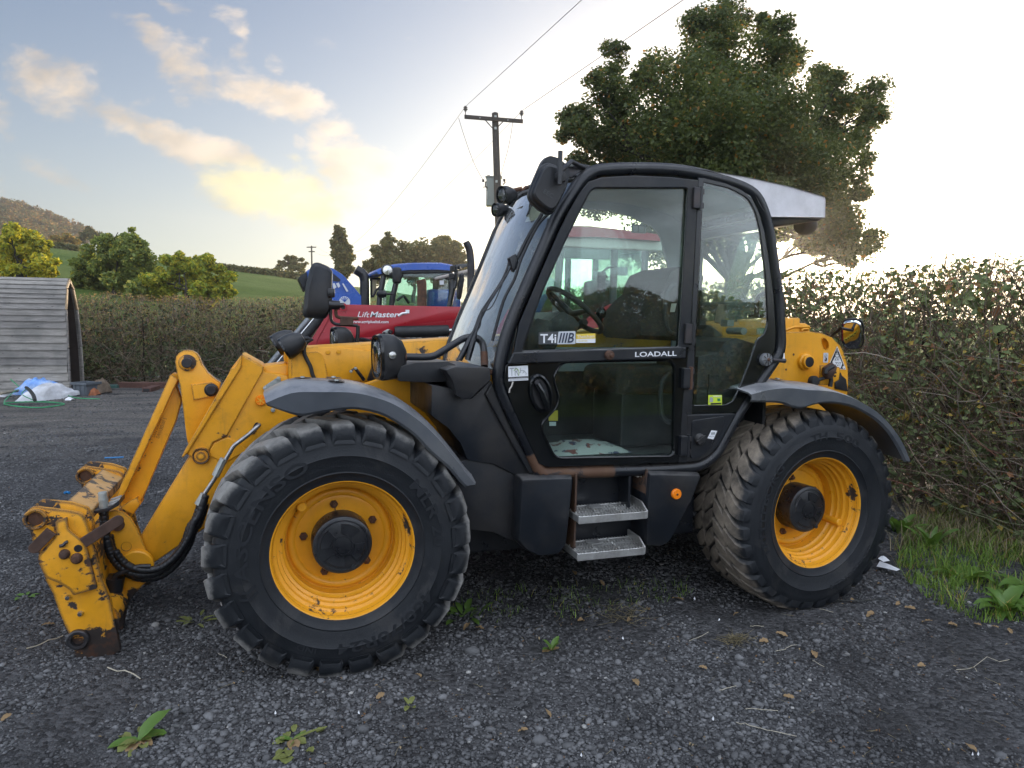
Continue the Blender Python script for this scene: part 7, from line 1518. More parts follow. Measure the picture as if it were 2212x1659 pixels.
# ---------------------------------------------------------------- carriage
CG = empty('carriage', (-1.1, 0, .02), TH)
yo, yi = -.53, -.44
solid('hook_plate', c7((98, 500), (118, 468), (160, 452), (400, 482), (490, 500), (525, 530), (545, 600), (610, 800), (560, 900), (300, 900), (190, 800), (140, 700)), yo, yo+.03, 'yellow_worn', CG, .004, r=5)
solid('hook_plate', c7((148, 448), (205, 402), (420, 420), (545, 458), (575, 520), (595, 600), (560, 660), (400, 700), (200, 600)), yi, yi+.03, 'yellow_worn', CG, .004, r=5)
e0 = PY(c7((168, 538)), yo)[0]
MB().lathe([(.052, .004), (.052, -.016), (.046, -.022), (.037, -.020), (.034, .03), (.0, .05)], c=(e0[0], yo, e0[1]), n=26).build('hook_eye', 'yellow_worn', CG, smooth=35)
MB().lathe([(.0, .0), (.033, .0)], c=(e0[0], yo-.002, e0[1]), n=20).build('eye_bore', 'rusty', CG)
side = c7((190, 820), (236, 985), (290, 1085), (330, 1200), (428, 1440), (474, 1598), (600, 1572), (720, 1530), (782, 1498), (742, 1300), (700, 1110), (650, 985), (600, 790), (560, 640), (500, 620), (300, 700))
solid('side_plate', side, yo+.005, yo+.045, 'yellow_worn', CG, .005)
cover = c7((305, 562), (392, 530), (400, 600), (412, 622), (520, 708), (534, 740), (612, 1046), (440, 1096), (412, 1055), (330, 1005), (238, 968), (182, 850), (188, 800), (236, 742), (290, 690), (314, 640))
solid('cover_plate', cover, yo-.030, yo-.012, 'yellow_worn', CG, .005, r=3)
for (a, b, n_) in (((520, 705), (770, 545), 'lever_arm'), ((290, 620), (170, 740), 'lever_arm')):
    A_, B_ = PY(c7(a, b), yo-.02); d_ = np.array(B_)-np.array(A_); L_ = np.linalg.norm(d_); d_ /= L_; nn = np.array([-d_[1], d_[0]]); wv_ = .026
    P_ = [tuple(np.array(A_)+nn*wv_)]+[tuple(np.array(B_)+d_*wv_*math.sin(q)+nn*wv_*math.cos(q)) for q in np.linspace(0, math.pi, 9)]+[tuple(np.array(A_)-nn*wv_)]
    MB().prism(P_, yo-.05, yo-.032).build(n_, 'brown_rust_pipe', CG, bevel=.003)
for q, rad, mt in (((378, 795), .024, 'brown_rust_pipe'), ((466, 826), .026, 'rusty'), ((475, 755), .018, 'print_black')):
    x, z = PY(c7(q), yo-.03)[0]
    MB().lathe([(.0, -.030 if rad > .02 else -.002), (rad*.6, -.028 if rad > .02 else -.002), (rad, -.012 if rad > .02 else -.002), (rad*1.05, .0)], c=(x, yo-.03, z), n=14).build('cover_bolt', mt, CG, smooth=35)
MB().tube([p3(q, yo-.042) for q in spline(c7((340, 738), (365, 732), (385, 712), (400, 708)), 3)], .009, 6).build('r_clip', 'steel_dark', CG)
for q in ((400, 1110), (490, 1228)):
    x, z = PY(c7(q), yo)[0]; MB().lathe([(.0, -.014), (.010, -.013), (.013, -.006), (.014, .006)], c=(x, yo, z), n=10).build('grease_nipple', 'steel_bright', CG, smooth=40)
x, z = PY(c7((476, 1412)), yo)[0]; MB().lathe([(.050, .004), (.050, -.016), (.044, -.022), (.030, -.020), (.028, .02), (.0, .02)], c=(x, yo, z), n=24).build('lower_boss', 'steel_dark', CG, smooth=35)
# the same side plates again on the far side
dy = .97
for o in [o for o in CG.children if o.name.split('.')[0] in ('hook_plate', 'hook_eye', 'side_plate', 'eye_bore')]:
    o2 = o.copy(); COL.objects.link(o2); o2.parent = CG; o2.location.y += dy
# cross members
ex, ez = e0
tp = c7((390, 412), (575, 470), (590, 500), (400, 440))
A_ = PY(c7((392, 412), (575, 478)), -.36)
MB().loft([[(A_[0][0], -.36, A_[0][1]), (A_[1][0], -.36, A_[1][1]), (A_[1][0], -.36, A_[1][1]-.05), (A_[0][0], -.36, A_[0][1]-.05)], [(A_[0][0], .44, A_[0][1]), (A_[1][0], .44, A_[1][1]), (A_[1][0], .44, A_[1][1]-.05), (A_[0][0], .44, A_[0][1]-.05)]]).build('top_plate', 'yellow_scuffed', CG, bevel=.006)
cx_, cz_ = PY(c7((640, 1300)), yo)[0]; MB().cyl((cx_, yo+.04, cz_), (cx_, .42, cz_), .075, 20).build('cross_tube', 'yellow_worn', CG, smooth=40)
cx2, cz2 = PY(c7((560, 860)), yo)[0]; MB().box(cx2-.06, cx2+.02, yo+.04, .42, cz2-.30, cz2+.10).build('back_plate', 'yellow_worn', CG, bevel=.01)
# clevis that carries the carriage on the goose neck
solid('clevis_plate', c7((590, 610), (700, 485), (740, 478), (800, 492), (850, 530), (900, 610), (1012, 860), (985, 985), (900, 1060), (830, 1150), (760, 1130), (650, 900)), YB-.035, YB-.015, 'yellow_worn2', CG, .004); solid('clevis_plate', c7((590, 610), (700, 485), (740, 478), (800, 492), (850, 530), (900, 610), (1012, 860), (985, 985), (900, 1060), (830, 1150), (760, 1130), (650, 900)), .18, .20, 'yellow_worn2', CG, .004)
x, z = PY(c7((905, 870)), YB-.03)[0]; MB().lathe([(.085, .0), (.085, -.03), (.078, -.036), (.0, -.036)], c=(x, YB-.03, z), n=30).build('pivot_boss', 'yellow_clean', CG, smooth=35)
x, z = PY(c7((768, 580)), YB-.03)[0]; MB().lathe([(.032, .0), (.032, -.02), (.0, -.022)], c=(x, YB-.03, z), n=20).build('pivot_pin', 'rusty', CG, smooth=35)
x, z = PY(c7((825, 740)), YB-.035)[0]; MB().lathe([(.026, -.003), (.022, .004), (.0, .008)], c=(x, YB-.035, z), n=18).build('clevis_hole', 'rusty', CG)
solid('lower_arm', c7((650, 960), (700, 935), (800, 960), (980, 985), (900, 1070), (835, 1150), (800, 1340), (740, 1400), (700, 1250)), YB-.03, YB+.0, 'yellow_worn', CG, .004)
MB().tube([p3(q, -.26) for q in c7((735, 960), (712, 1080), (706, 1200))], .055, 14).build('lock_ram', 'black_paint', CG, smooth=45); MB().tube([p3(q, -.26) for q in c7((706, 1200), (712, 1260))], .038, 12).build('lock_ram_rod', 'steel_dark', CG, smooth=45)
MB().tube([p3(q, -.30) for q in c7((672, 880), (640, 960))], .010, 6).build('lock_pin', 'steel_dark', CG)
# quick couplers on their little bracket
MB().prism(PY(c7((575, 488), (610, 478), (700, 460), (770, 408), (775, 440), (700, 484), (600, 502)), -.33), -.33, -.18).build('coupler_bracket', 'steel_dark', CG, bevel=.002)
for k in range(3): MB().prism(PY(c7((690, 440-10*k), (770, 412-10*k), (772, 420-10*k), (692, 450-10*k)), -.31), -.31+.03*k, -.29+.03*k).build('coupler_tab', 'aluminium', CG)
q0, q1 = p3(c7((652, 345))[0], -.30), p3(c7((664, 470))[0], -.30); d_ = (np.array(q1)-np.array(q0))
ts = np.linspace(0, 1, 9); MB().tube([np.array(q0)+d_*t_ for t_ in ts], [.020, .023, .021, .024, .024, .021, .024, .022, .022], 12).build('quick_coupler', 'galvanised', CG, smooth=30)
# wrapped hoses
HS = empty('hose_bundle', p3(c7((830, 900))[0], -.3), TH)
hp = spline([p3(q, y) for q, y in zip(c7((662, 480), (668, 600), (690, 720), (735, 830), (820, 915), (930, 945), (1050, 925), (1160, 840), (1250, 710), (1290, 600)) + c1((915, 880), (945, 790)), np.linspace(-.30, YB-.08, 12))], 8)
hp = np.array(hp)
def wrapped(P, r, name, parent, wrap=True):
    P = np.array(P); d = np.r_[0, np.cumsum(np.linalg.norm(np.diff(P, axis=0), axis=1))]; n = int(d[-1]/.006); s_ = np.linspace(0, d[-1], n)
    Q = np.stack([np.interp(s_, d, P[:, k]) for k in range(3)], 1)
    rad = r*(1+(.10*((s_ % .022) < .005) * -1 if wrap else 0)); MB().tube(Q, rad, 10).build(name, 'hose', parent, smooth=40)
wrapped(hp, .024, 'hose', HS); wrapped(hp[10:]+np.array((.012, .03, -.032)), .022, 'hose', HS); wrapped(hp[22:]+np.array((.02, -.02, .03)), .020, 'hose', HS)
MB().tube([p3(q, -.30) for q in spline(c7((740, 985), (745, 955), (790, 930), (900, 890), (1000, 885)), 4)], .014, 8).build('hose', 'hose', HS, smooth=60)
MB().tube([p3(c7((1000, 905+22*math.sin(a)))[0], -.27+.045*math.cos(a)) for a in np.linspace(0, 2*math.pi, 13)[:-1]], .003, 4, closed=True).build('cable_tie', 'black_plastic', HS)

# ---------------------------------------------------------------- rear mast
RM = empty('mast', (3.2, 0, 1.2), TH)
yT = -.40
mast = c6((-1300, 900), (-600, 480), (470, 402), (890, 390), (1050, 410), (1200, 472), (1330, 600), (1400, 745), (1438, 950), (1436, 1232), (1400, 1500), (900, 1750), (0, 1750), (-900, 1900))
hole = rnd(c6((1050, 482), (1100, 490), (1145, 545), (1152, 600), (1140, 650), (1090, 640), (1060, 560)), 5)
for y0, y1 in ((yT, yT+.025), (-yT-.025, -yT)):
    mb = MB(); plate(mb, [PY(mast, yT), PY(hole, yT)], y0, y1, .004); mb.build('mast_plate', 'yellow', RM, smooth=30)
lp_ = PY(hole, yT); mb = MB(); mb.loft([[(x, yT-.006, z) for x, z in lp_], [(x, yT+.05, z) for x, z in lp_]], caps=False); mb.build('hole_sleeve', 'yellow_clean', RM, smooth=40)
solid('boom_tail', c6((400, 290), (470, 280), (820, 266), (850, 275), (885, 330), (890, 388), (880, 420), (400, 420)), -.16, .18, 'yellow_clean', RM, .015)
MB().tube([p3(q, -.165) for q in c6((470, 385), (640, 325), (860, 318), (870, 345))], .012, 6).build('tail_rib', 'yellow_clean', RM, smooth=60); MB().tube([p3(q, -.165) for q in c6((760, 380), (775, 352), (850, 350))], .012, 6).build('tail_rib', 'yellow_clean', RM, smooth=60)
px, pz = PY(c6((800, 826)), yT)[0]
PBO = MB().lathe([(.058, .0), (.058, -.016), (.054, -.022), (.046, -.026), (.045, -.048), (.041, -.052), (.036, -.052)], c=(px, yT, pz), n=40).build('boom_pivot', 'yellow_clean', RM, smooth=35)
MB().lathe([(.0365, -.045), (.035, -.054), (.0, -.056)], c=(px, yT, pz), n=36).build('pivot_cap', 'black_plastic', PBO, smooth=35)
for q in c6((643, 722), (533, 940)):
    x, z = PY([q], yT)[0]; MB().lathe([(.008, -.001), (.0, -.001)], c=(x, yT-.001, z), n=10).build('tapped_hole', 'rusty', RM)
HKS = sticker('hook_sticker', rnd(c6((1080, 698), (1150, 698), (1144, 842), (1072, 838)), 1.5), yT-.003, 'print_grey_l', RM)
MB().tube([p3(q, yT-.005) for q in spline(c6((1112, 770), (1122, 785), (1118, 808), (1106, 808), (1102, 795)), 4)], .004, 5).build('hook_symbol', 'print_black', HKS)
MB().tube([p3(q, yT-.005) for q in spline(c6((1112, 722), (1128, 735), (1122, 752), (1108, 755), (1100, 740)), 4, True)], .002, 5, closed=True).build('hook_symbol', 'print_grey', HKS)
TRI = sticker('warning_triangle', rnd(c6((1279, 600), (1408, 942), (1128, 930)), 1.2), yT-.003, 'paper_white', RM)
sticker('triangle_border', c6((1278, 618), (1396, 934), (1144, 922)), yT-.0045, 'print_black', TRI); sticker('triangle_field', c6((1278, 690), (1352, 852), (1328, 922), (1176, 912), (1196, 860)), yT-.006, 'white', TRI)
label_text('sticker_lettering', '20', c6((1238, 806))[0], c6((1304, 808))[0], c6((1238, 746))[0], yT-.0072, 'print_black', TRI)
label_text('sticker_lettering', 'A 72T', c6((1190, 885))[0], c6((1332, 890))[0], c6((1190, 832))[0], yT-.0072, 'print_black', TRI)
ppart('triangle_mark', c6((1252, 706), (1294, 708), (1294, 728), (1252, 728)), yT-.0072, yT-.0066, 'print_grey', TRI, 0.0)
for k in range(3): ppart('triangle_mark', c6((1262+2*k, 645+14*k), (1290+3*k, 645+14*k), (1292+3*k, 652+14*k), (1262+2*k, 652+14*k)), yT-.0060, yT-.0055, 'print_grey', TRI, 0.0)
x, z = PY(c6((1364, 908)), yT)[0]; MB().lathe([(.0, -.0065), (.011, -.0065), (.011, -.005)], c=(x, yT, z), n=14).build('triangle_mark', 'white', TRI)
solid('mast_recess_patch', c6((1330, 980), (1350, 1030), (1410, 1080), (1428, 1200), (1438, 1260), (1250, 1220), (1250, 1130), (1310, 1090)), yT-.012, yT-.002, 'print_black', RM, .003)  # black patch standing for a dark hollow in the mast
solid('lamp_plate', c6((1035, 880), (1140, 880), (1310, 905), (1322, 930), (1308, 1085), (1190, 1165), (1015, 1160)), yT-.10, yT-.09, 'yellow', RM, .003)
for q in ((1252, 985), (1245, 1036)):
    sq = c6((q[0]-18, q[1]-12), (q[0]+18, q[1]-14), (q[0]+16, q[1]+12), (q[0]-14, q[1]+14)); mb = MB(); plate(mb, [PY(sq, yT-.102)], yT-.102, yT-.1005, 0); mb.build('slot', 'print_black', RM)
IL = empty('indicator_lamp', p3(c6((1150, 960))[0], yT-.14), TH)
MB().tube([p3(q, yT-.14) for q in c6((1215, 880), (1190, 920), (1150, 960), (1145, 1010), (1150, 1070))], [.03, .038, .045, .04, .025], 12).build('lamp_body', 'brown_rust_pipe', IL, smooth=40); MB().tube([p3(q, yT-.17) for q in c6((1215, 895), (1165, 920), (1110, 950), (1105, 1000))], .016, 8).build('lamp_cable', 'black_rubber', IL, smooth=60)
MB().tube([p3(q, yT-.13) for q in c6((1180, 1040), (1188, 1100), (1175, 1190))], .015, 8).build('lamp_cable', 'black_rubber', IL, smooth=60)
MB().tube([p3(q, yT-.13) for q in c6((1110, 1055), (960, 1105))], .012, 8).build('lamp_arm', 'black_rubber', IL, smooth=60); x, y, z = p3(c6((942, 1110))[0], yT-.13); MB().lathe([(.0, -.02), (.03, -.018), (.038, -.005), (.036, .02), (.02, .03)], c=(x, y, z), n=20).build('lamp_lens', 'black_rubber', IL, smooth=40)
# yellow counterweight with number plate behind the mast
MB().prism([(2.95, .55), (3.50, .55), (3.60, .75), (3.60, 1.22), (3.42, 1.34), (2.95, 1.34)], -.37, .9).build('counterweight', 'yellow_clean', TH, bevel=.03, segs=3, smooth=35)
NP = MB().box(3.603, 3.610, -.20, .32, .98, 1.10).build('number_plate', 'print_yellow', TH)
V_ = MB(); text_to(V_, 'VX14', (3.612, -.16, 1.0), (0, 1, 0), (0, 0, 1), width=.42, height=.08, bold=True); V_.build('plate_lettering', 'print_black', NP, recalc=False)
# rear mirror on a stalk
mq = c6((1312, 262), (1400, 206), (1520, 206), (1580, 250), (1600, 300), (1682, 600), (1610, 655), (1470, 650), (1395, 580), (1330, 380))
yq = -.10; RMR = empty('rear_mirror', p3(c6((1500, 430))[0], yq), TH)
cq = np.array(p3(c6((1496, 432))[0], yq)); tgt = np.array((3.61, .02, 1.06)); v1 = CAM-cq; v1 /= np.linalg.norm(v1); v2 = tgt-cq; v2 /= np.linalg.norm(v2); nrm = v1+v2; nrm /= np.linalg.norm(nrm); sd = np.cross(nrm, (0, 0, 1)); sd /= np.linalg.norm(sd); up = np.cross(sd, nrm)
def mring(a, b, d, bulge=0):
    o_ = []
    for q in np.linspace(0, 2*math.pi, 33)[:-1]:
        cqq, sq = math.cos(q), math.sin(q); k = (abs(cqq)**3.4+abs(sq)**3.4)**(-1/3.4); o_.append(cq+nrm*d+a*k*cqq*(sd)+b*k*sq*(up-.16*sd))
    return o_
MB().loft([mring(.080, .135, 0), mring(.086, .142, -.006), mring(.082, .136, -.022), mring(.04, .07, -.040)]).build('mirror_housing', 'black_plastic', RMR, smooth=40)
MB().loft([mring(.078, .132, .002), mring(.062, .104, .006), mring(.046, .078, .0095), mring(.022, .036, .0115), mring(.004, .006, .012)]).build('mirror_glass', 'mirror_face', RMR, smooth=180)
MB().tube([p3(c6((1060, 575))[0], -.1), p3(c6((1330, 340))[0], -.30), tuple(cq-nrm*.05)], .011, 8).build('mirror_stalk', 'steel_dark', RMR, smooth=60)

# ================================================================ PLANTS AND LITTER ON THE GROUND
def blades(name, poly_uv, n, hmin, hmax, seed, mat='grass_blade', parent=None, lean=.5, wid=.0035):
    rg = np.random.default_rng(seed); G = np.array([onZ(u, v, 0)[:2] for u, v in poly_uv]); lo, hi = G.min(0), G.max(0); out = []
    while len(out) < n:
        k = rg.random((4000, 2))*(hi-lo)+lo; x, y = k[:, 0], k[:, 1]; ins = np.zeros(len(k), bool); j = len(G)-1
        for i in range(len(G)):
            c_ = ((G[i, 1] > y) != (G[j, 1] > y)) & (x < (G[j, 0]-G[i, 0])*(y-G[i, 1])/(G[j, 1]-G[i, 1]+1e-12)+G[i, 0]); ins ^= c_; j = i
        ins &= vnoise(x, y, .13, seed) > .30; out += k[ins].tolist()
    P = np.array(out[:n]); B = np.c_[P, yard_z(P[:, 0], P[:, 1])-.005]; h = hmin+(hmax-hmin)*rg.random(n)**1.6; a = rg.random(n)*6.283; d = np.c_[np.cos(a), np.sin(a), np.zeros(n)]; s_ = np.c_[-np.sin(a), np.cos(a), np.zeros(n)]
    w_ = wid*(.6+.8*rg.random(n))[:, None]; L = (lean*(.2+rg.random(n))*h)[:, None]; up = np.array([0, 0, 1.0])
    V = np.stack([B-s_*w_, B+s_*w_, B+d*L*.35+up*h[:, None]*.6+s_*w_*.7, B+d*L*.35+up*h[:, None]*.6-s_*w_*.7, B+d*L+up*h[:, None]*.92], 1).reshape(-1, 3); k = 5*np.arange(n)[:, None]
    F = np.concatenate([k+np.array([0, 1, 2]), k+np.array([0, 2, 3]), k+np.array([3, 2, 4])], 1).reshape(-1, 3); return np_mesh(name, V, F, mat, parent)
o = blades('grass', [(1935, 1215), (1960, 1120), (2050, 1105), (2260, 1150), (2270, 1340), (2130, 1345), (2020, 1305), (1965, 1260)], 5200, .03, .14, 81, lean=1.1, wid=.003); tag(o, kind='stuff')
o = blades('dry_grass', [(1920, 1190), (1960, 1110), (2100, 1080), (2260, 1110), (2260, 1230), (2050, 1190)], 2200, .05, .20, 82, 'dry_grass', lean=1.1); tag(o, kind='stuff')
o = blades('sparse_grass', [(960, 1330), (1000, 1280), (1200, 1270), (1480, 1250), (1500, 1290), (1300, 1330), (1100, 1350)], 420, .02, .07, 83, lean=1.2, wid=.002); tag(o, kind='stuff')
leaf_mat('dock_leaf', [(4, (0.081, 0.169, 0.032)), (3, (0.115, 0.209, 0.041)), (1, (0.061, 0.121, 0.027))], .35, .42, .5)
leaf_mat('dead_leaf', [(4, (0.20, 0.105, 0.05)), (3, (0.28, 0.19, 0.10)), (2, (0.13, 0.065, 0.035)), (2, (0.33, 0.25, 0.15))], .15, .7, .3)
leaf_mat('sere_leaf', [(3, (0.30, 0.27, 0.10)), (3, (0.20, 0.22, 0.07)), (2, (0.36, 0.33, 0.17))], .3, .6, .3)
def leaf_shape(base, az, el, L, Wd_, droop, rg, wavy=.12, n=9, lobes=0):
    """one leaf with a midrib fold, drooping from its base"""
    p = np.array(base, float); V = []; e = el; d0 = np.array([math.cos(az), math.sin(az), 0]); s_ = np.array([-math.sin(az), math.cos(az), 0])
    for i in range(n):
        t_ = i/(n-1); e = el-droop*t_; dirv = d0*math.cos(e)+np.array([0, 0, 1])*math.sin(e); up = -d0*math.sin(e)+np.array([0, 0, 1])*math.cos(e)
        wdt = Wd_*(math.sin(math.pi*min(1, t_*.93+.05))**.75)*(1 if not lobes else (.62+.38*abs(math.sin(lobes*math.pi*t_))))*.5; j = wavy*Wd_*rg.normal()*.5
        V += [p+s_*wdt+up*(wdt*.35+j), p, p-s_*wdt+up*(wdt*.35-j*.7)]; p = p+dirv*L/(n-1)
    F = []
    for i in range(n-1): a = 3*i; F += [(a, a+1, a+4, a+3), (a+1, a+2, a+5, a+4)]
    return V, F
def plant(name, label, cat, uv, n, L, Wd_, mat, seed, el=(.3, 1.3), droop=1.0, spread=.03, stem=.0, group=None, extra=()):
    rg = np.random.default_rng(seed); b_ = onZ(uv[0], uv[1], 0); b_[2] = float(yard_z(b_[0:1], b_[1:2])[0]); root = empty(name, tuple(b_), None); tag(root, label, cat, group)
    for i in range(n):
        az = 6.283*(i+rg.random()*.7)/n; l = L*(.6+.6*rg.random()); e = el[0]+(el[1]-el[0])*rg.random(); o_ = b_+np.array((math.cos(az), math.sin(az), 0))*spread*rg.random(); st = stem*rg.random()
        V, F = leaf_shape(o_+np.array((0, 0, .004+st)), az, e, l, Wd_*(.7+.6*rg.random()), droop*(.6+.7*rg.random()), rg); MB().add(V, F).build('leaf', mat, root, smooth=180, recalc=False)
    for (az, e, l, wdt, dr, mt) in extra: V, F = leaf_shape(b_+np.array((0, 0, .006)), az, e, l, wdt, dr, rg, .1); MB().add(V, F).build('leaf', mt, root, smooth=180, recalc=False)
    return root
plant('dock_plant', 'large bright green dock plant at the right edge, below the hedge', 'plant', (2170, 1322), 15, .19, .070, 'dock_leaf', 91, (.5, 1.4), 1.4, .04)
plant('dock_plant', 'big dock plant cut off by the right edge beneath the leafy one', 'plant', (2228, 1290), 12, .21, .075, 'dock_leaf', 92, (.4, 1.3), 1.3, .04)
plant('dock_plant', 'upright dock with narrow leaves between the rear wheel and the hedge', 'plant', (2010, 1185), 9, .22, .052, 'dock_leaf', 93, (.9, 1.45), .7, .05)
plant('dock_plant', 'dark leafy dock close behind the rear tyre', 'plant', (1945, 1150), 10, .22, .075, 'dock_leaf', 94, (.5, 1.3), 1.0, .06)
plant('dock_plant', 'low dock leaves spreading in the grass under the hedge', 'plant', (2080, 1250), 9, .22, .07, 'dock_leaf', 95, (.2, 1.0), 1.0, .05)
plant('weed', 'withered weed with one broad upright green leaf in the front gravel', 'plant', (300, 1600), 9, .055, .04, 'sere_leaf', 96, (.1, .7), .9, .06, extra=[(.55, .75, .15, .075, .5, 'dock_leaf'), (.1, .25, .10, .06, .4, 'dock_leaf'), (3.4, .2, .11, .055, .4, 'dock_leaf'), (4.4, .05, .09, .05, .2, 'dead_leaf'), (5.6, .05, .07, .04, .2, 'dead_leaf'), (3.9, .3, .09, .05, .7, 'sere_leaf')])
plant('weed', 'straggling flattened weed in the gravel at the bottom, right of the broad-leaved one', 'plant', (632, 1602), 10, .045, .028, 'sere_leaf', 97, (.05, .5), .6, .10, extra=[(.4, .15, .08, .025, .3, 'dock_leaf'), (2.8, .15, .07, .03, .3, 'dock_leaf'), (.2, .2, .14, .02, .2, 'sere_leaf'), (4.8, .05, .08, .05, .2, 'dead_leaf')])
plant('weed', 'pale crumpled leaf lying below the straggling weed', 'plant', (622, 1638), 3, .06, .045, 'sere_leaf', 98, (.1, .4), .5, .02)
plant('weed', 'small green seedling in the gravel below the steps', 'plant', (1190, 1405), 4, .085, .032, 'dock_leaf', 99, (.6, 1.3), .7, .01, extra=[(.2, .05, .05, .04, .1, 'dead_leaf'), (3.3, .05, .05, .04, .1, 'dead_leaf')])
plant('weed', 'ragged weed with a yellow flower by the back of the front tyre', 'plant', (1000, 1330), 12, .10, .03, 'dock_leaf', 100, (.3, 1.2), .8, .10)
plant('weed', 'tiny weed in the gravel low down in the middle', 'plant', (885, 1525), 4, .05, .02, 'sere_leaf', 101, (.2, .8), .6, .02)
plant('weed', 'flat green weed in the shade beside the front wheel tread', 'plant', (420, 1335), 8, .08, .025, 'sere_leaf', 102, (.1, .6), .5, .12)
plant('weed', 'little flat weed at the left, beside the carriage', 'plant', (55, 1285), 5, .06, .03, 'dock_leaf', 103, (.05, .3), .3, .03)
# fallen oak leaves
rg = np.random.default_rng(111)
FL = [(1650, 1390), (1690, 1375), (1940, 1305), (1962, 1315), (1900, 1262), (2110, 1350), (2150, 1355), (2180, 1362), (1360, 1345), (1400, 1320), (1375, 1480), (1185, 1545), (1130, 1580), (820, 1510), (1520, 1450), (1700, 1512), (1255, 1345), (1300, 1262), (1240, 1240), (1460, 1298), (1880, 1330), (2000, 1345), (2060, 1352), (2100, 1625), (1990, 1440), (690, 1452), (905, 1465), (1010, 1355), (1035, 1362), (15, 1548), (100, 1345), (1760, 1420), (1590, 1330), (2145, 1330), (1840, 1300)]
proto = []
for k in range(4):
    V, F = leaf_shape((-.035, 0, 0), 0, .25, .075+.01*k, .05, .5, rg, .22, 9, 3); me_o = MB().add(V, F).build('fallen_leaf', 'dead_leaf', smooth=180, recalc=False); proto.append(me_o)
for i, (u, v) in enumerate(FL):
    o = proto[i] if i < 4 else proto[i % 4].copy()
    if i >= 4: COL.objects.link(o)
    p = onZ(u, v, 0); o.location = (p[0], p[1], float(yard_z(p[0:1], p[1:2])[0])+.012); o.rotation_euler = (rg.normal()*.25, rg.normal()*.25, rg.random()*6.28); s_ = .42+.38*rg.random(); o.scale = (s_, s_, s_)
    where = 'in front of the front tyre' if u < 700 else 'below the dock plants' if (u > 1920 and v < 1400) else 'by the rear tyre' if (u > 1640 and v < 1430) else 'in the shade under the steps' if v < 1350 else 'on the open gravel towards the bottom right' if u > 1650 else 'on the open gravel below the steps'
    tag(o, 'curled brown fallen oak leaf '+where, 'leaf', 'fallen leaves on the gravel')
# pale stalks and twigs
ST_ = [((57, 1397), (135, 1368)), ((232, 1438), (303, 1466)), ((472, 1414), (490, 1425)), ((1770, 1320), (1800, 1328)), ((1620, 1357), (1650, 1358)), ((1488, 1392), (1530, 1372)), ((1675, 1412), (1720, 1398)), ((1553, 1500), (1590, 1492)), ((1610, 1540), (1680, 1545)), ((1640, 1580), (1720, 1600)), ((1590, 1568), (1640, 1582)), ((2065, 1450), (2180, 1428)), ((2105, 1445), (2110, 1455)), ((1755, 1432), (1780, 1446))]
for i, (a, b_) in enumerate(ST_):
    A, B = onZ(*a, 0), onZ(*b_, 0); A[2] = float(yard_z(A[0:1], A[1:2])[0])+.014; B[2] = float(yard_z(B[0:1], B[1:2])[0])+.016
    o = MB().tube(wander(A, B, 6, .035, rg), [.0030 if i < 2 else .0014]*6, 5).build('stalk', 'stalk', smooth=60); tag(o, 'thin pale dry stalk lying loose on the gravel', 'stalk', 'dry stalks on the gravel')
tag(bpy.data.objects['stalk'], 'longest white stalk, lying left of the carriage foot', 'stalk'); tag(bpy.data.objects['stalk.001'], 'white stalk lying just right of the carriage foot', 'stalk')
def straw(name, label, uv, n, rad, seed, L=.10):
    rg = np.random.default_rng(seed); b_ = onZ(uv[0], uv[1], 0); root = empty(name, tuple(b_), None); tag(root, label, 'straw'); A = np.array(b_)+np.c_[rg.normal(size=n)*rad*1.3, rg.normal(size=n)*rad*.8, .012+.025*rg.random(n)]; D = np.c_[rg.normal(size=(n, 2)), rg.normal(size=n)*.22]; D /= np.linalg.norm(D, axis=1, keepdims=True)
    V, F = twigs(A-D*L*.3, D, L*(.5+rg.random(n)), np.full(n, .0016), rg, .25, 3); tag(np_mesh('stems', V, F, 'dry_grass', root), kind='stuff')
straw('straw_wisp', 'small tuft of yellow straw lying on the gravel below the rear wheel', (1590, 1390), 70, .03, 121); straw('straw_wisp', 'thin scatter of dry straw under the steps', (1355, 1335), 46, .07, 122, .16)
def scrap(name, label, cat, uvs, mat, seed, h=.02):
    rg = np.random.default_rng(seed); P = [onZ(u, v, 0) for u, v in uvs]; c_ = np.mean(P, axis=0); V = [p+np.array((0, 0, .010+h*rg.random())) for p in P]+[c_+np.array((0, 0, .02+h))]; n = len(P)
    return tag(MB().add(V, [(i, (i+1) % n, n) for i in range(n)]).build(name, mat, recalc=False), label, cat)
scrap('paper_scrap', 'torn white paper lying by the rear tyre, the smaller upper piece', 'paper', [(1896, 1213), (1903, 1207), (1914, 1210), (1922, 1215), (1908, 1217)], 'white', 131)
scrap('paper_scrap', 'crumpled white paper by the rear tyre, the longer lower piece', 'paper', [(1893, 1228), (1900, 1222), (1922, 1230), (1944, 1241), (1936, 1244), (1912, 1236)], 'white', 132, .03)
for i, (u, v) in enumerate([(2112, 1637), (1500, 1298), (1553, 1345), (2100, 1638), (1540, 1560), (1255, 1640), (1345, 1385), (775, 1548), (595, 1548)]):
    o = scrap('white_chip', 'small white chip of stone among the dark gravel', 'stone', [(u-2.4, v), (u, v-1.8), (u+2.6, v-.6), (u+1.8, v+1.6), (u-1.2, v+1.7)], 'white', 140+i, .008); o['group'] = 'white chips in the gravel'
MB_ = gtube('bramble_runner', 'long dark bramble runner trailing over the gravel from the rear tyre', 'runner', [(1730, 1296), (1800, 1296), (1860, 1297), (1920, 1292)], .015, .004, 'black_strap')
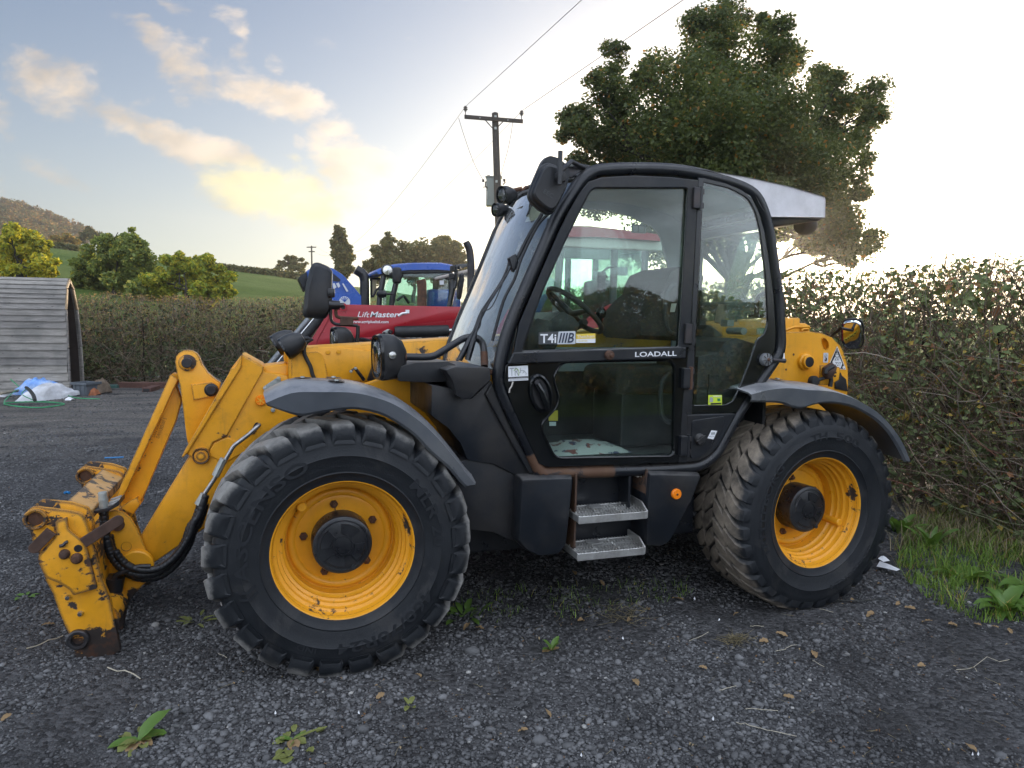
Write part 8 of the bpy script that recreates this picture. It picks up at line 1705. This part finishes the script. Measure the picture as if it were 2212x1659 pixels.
# hedge on the near side of the yard, behind the photographer: it shows only as a reflection in the cab glass
hedge('hedge', 'hedge behind the viewer, mirrored in the cab glass', (-9.5, -12.5), (11.0, -12.5), 2.3, 1.4, 30000, 5000, .15, 'hedge_leaf', 44, tip=3000, topvar=.12, twig_r=.007, front=(0, 1), twig_len=.5)

# fine litter trodden into the gravel: leaf crumbs and bits of stalk, densest towards the hedge and under the machine
rg = np.random.default_rng(161); n_ = 5200; d_ = 2.3+rg.random(n_)**1.2*6.5; s_ = (rg.random(n_)*2-1)*(.40+.78*d_); X_ = CAM[0]+cF[0]*d_+cR[0]*s_; Y_ = CAM[1]+cF[1]*d_+cR[1]*s_
keep = (X_ < 5.2) & (Y_ < 4) & (rg.random(n_) < np.clip(.10+.16*(X_+1.0)+.35*np.exp(-((X_-1.4)**2/1.6+(Y_+.7)**2/.5)), .05, .8)*(vnoise(X_, Y_, .4, 33) > .42))
P_l = np.c_[X_[keep], Y_[keep], yard_z(X_[keep], Y_[keep])+.011]; V, F = leaves(P_l, .013, rg, up=3.0, aspect=.55, nrm=np.array((0, 0, 3.0))); tag(np_mesh('leaf_litter', V, F, 'dead_leaf'), kind='stuff')
k_ = rg.random(len(P_l)) < .45; A_ = P_l[k_]; D_ = np.c_[rg.normal(size=(len(A_), 2)), rg.normal(size=len(A_))*.08]; D_ /= np.linalg.norm(D_, axis=1, keepdims=True)
V, F = twigs(A_, D_, .02+.05*rg.random(len(A_))**2, np.full(len(A_), .0011), rg, .2, 2); tag(np_mesh('stalk_litter', V, F, 'dry_grass'), kind='stuff')

# ================================================================ EVENING AIR
m = bpy.data.materials.new('haze_air'); m.use_nodes = True; t = NT(m.node_tree); t.n.remove(t.n['Principled BSDF'])
pv = t.node('ShaderNodeVolumePrincipled', {'Color': (0.93, 0.92, 0.90, 1), 'Density': 0.0011, 'Anisotropy': 0.84}); t.l.new(pv.outputs[0], t.n['Material Output'].inputs['Volume']); MATS['haze_air'] = m
tag(MB().box(-720, 720, -720, 720, -1.5, 90).build('haze', 'haze_air', recalc=True), kind='stuff')
SC.cycles.volume_bounces = 0
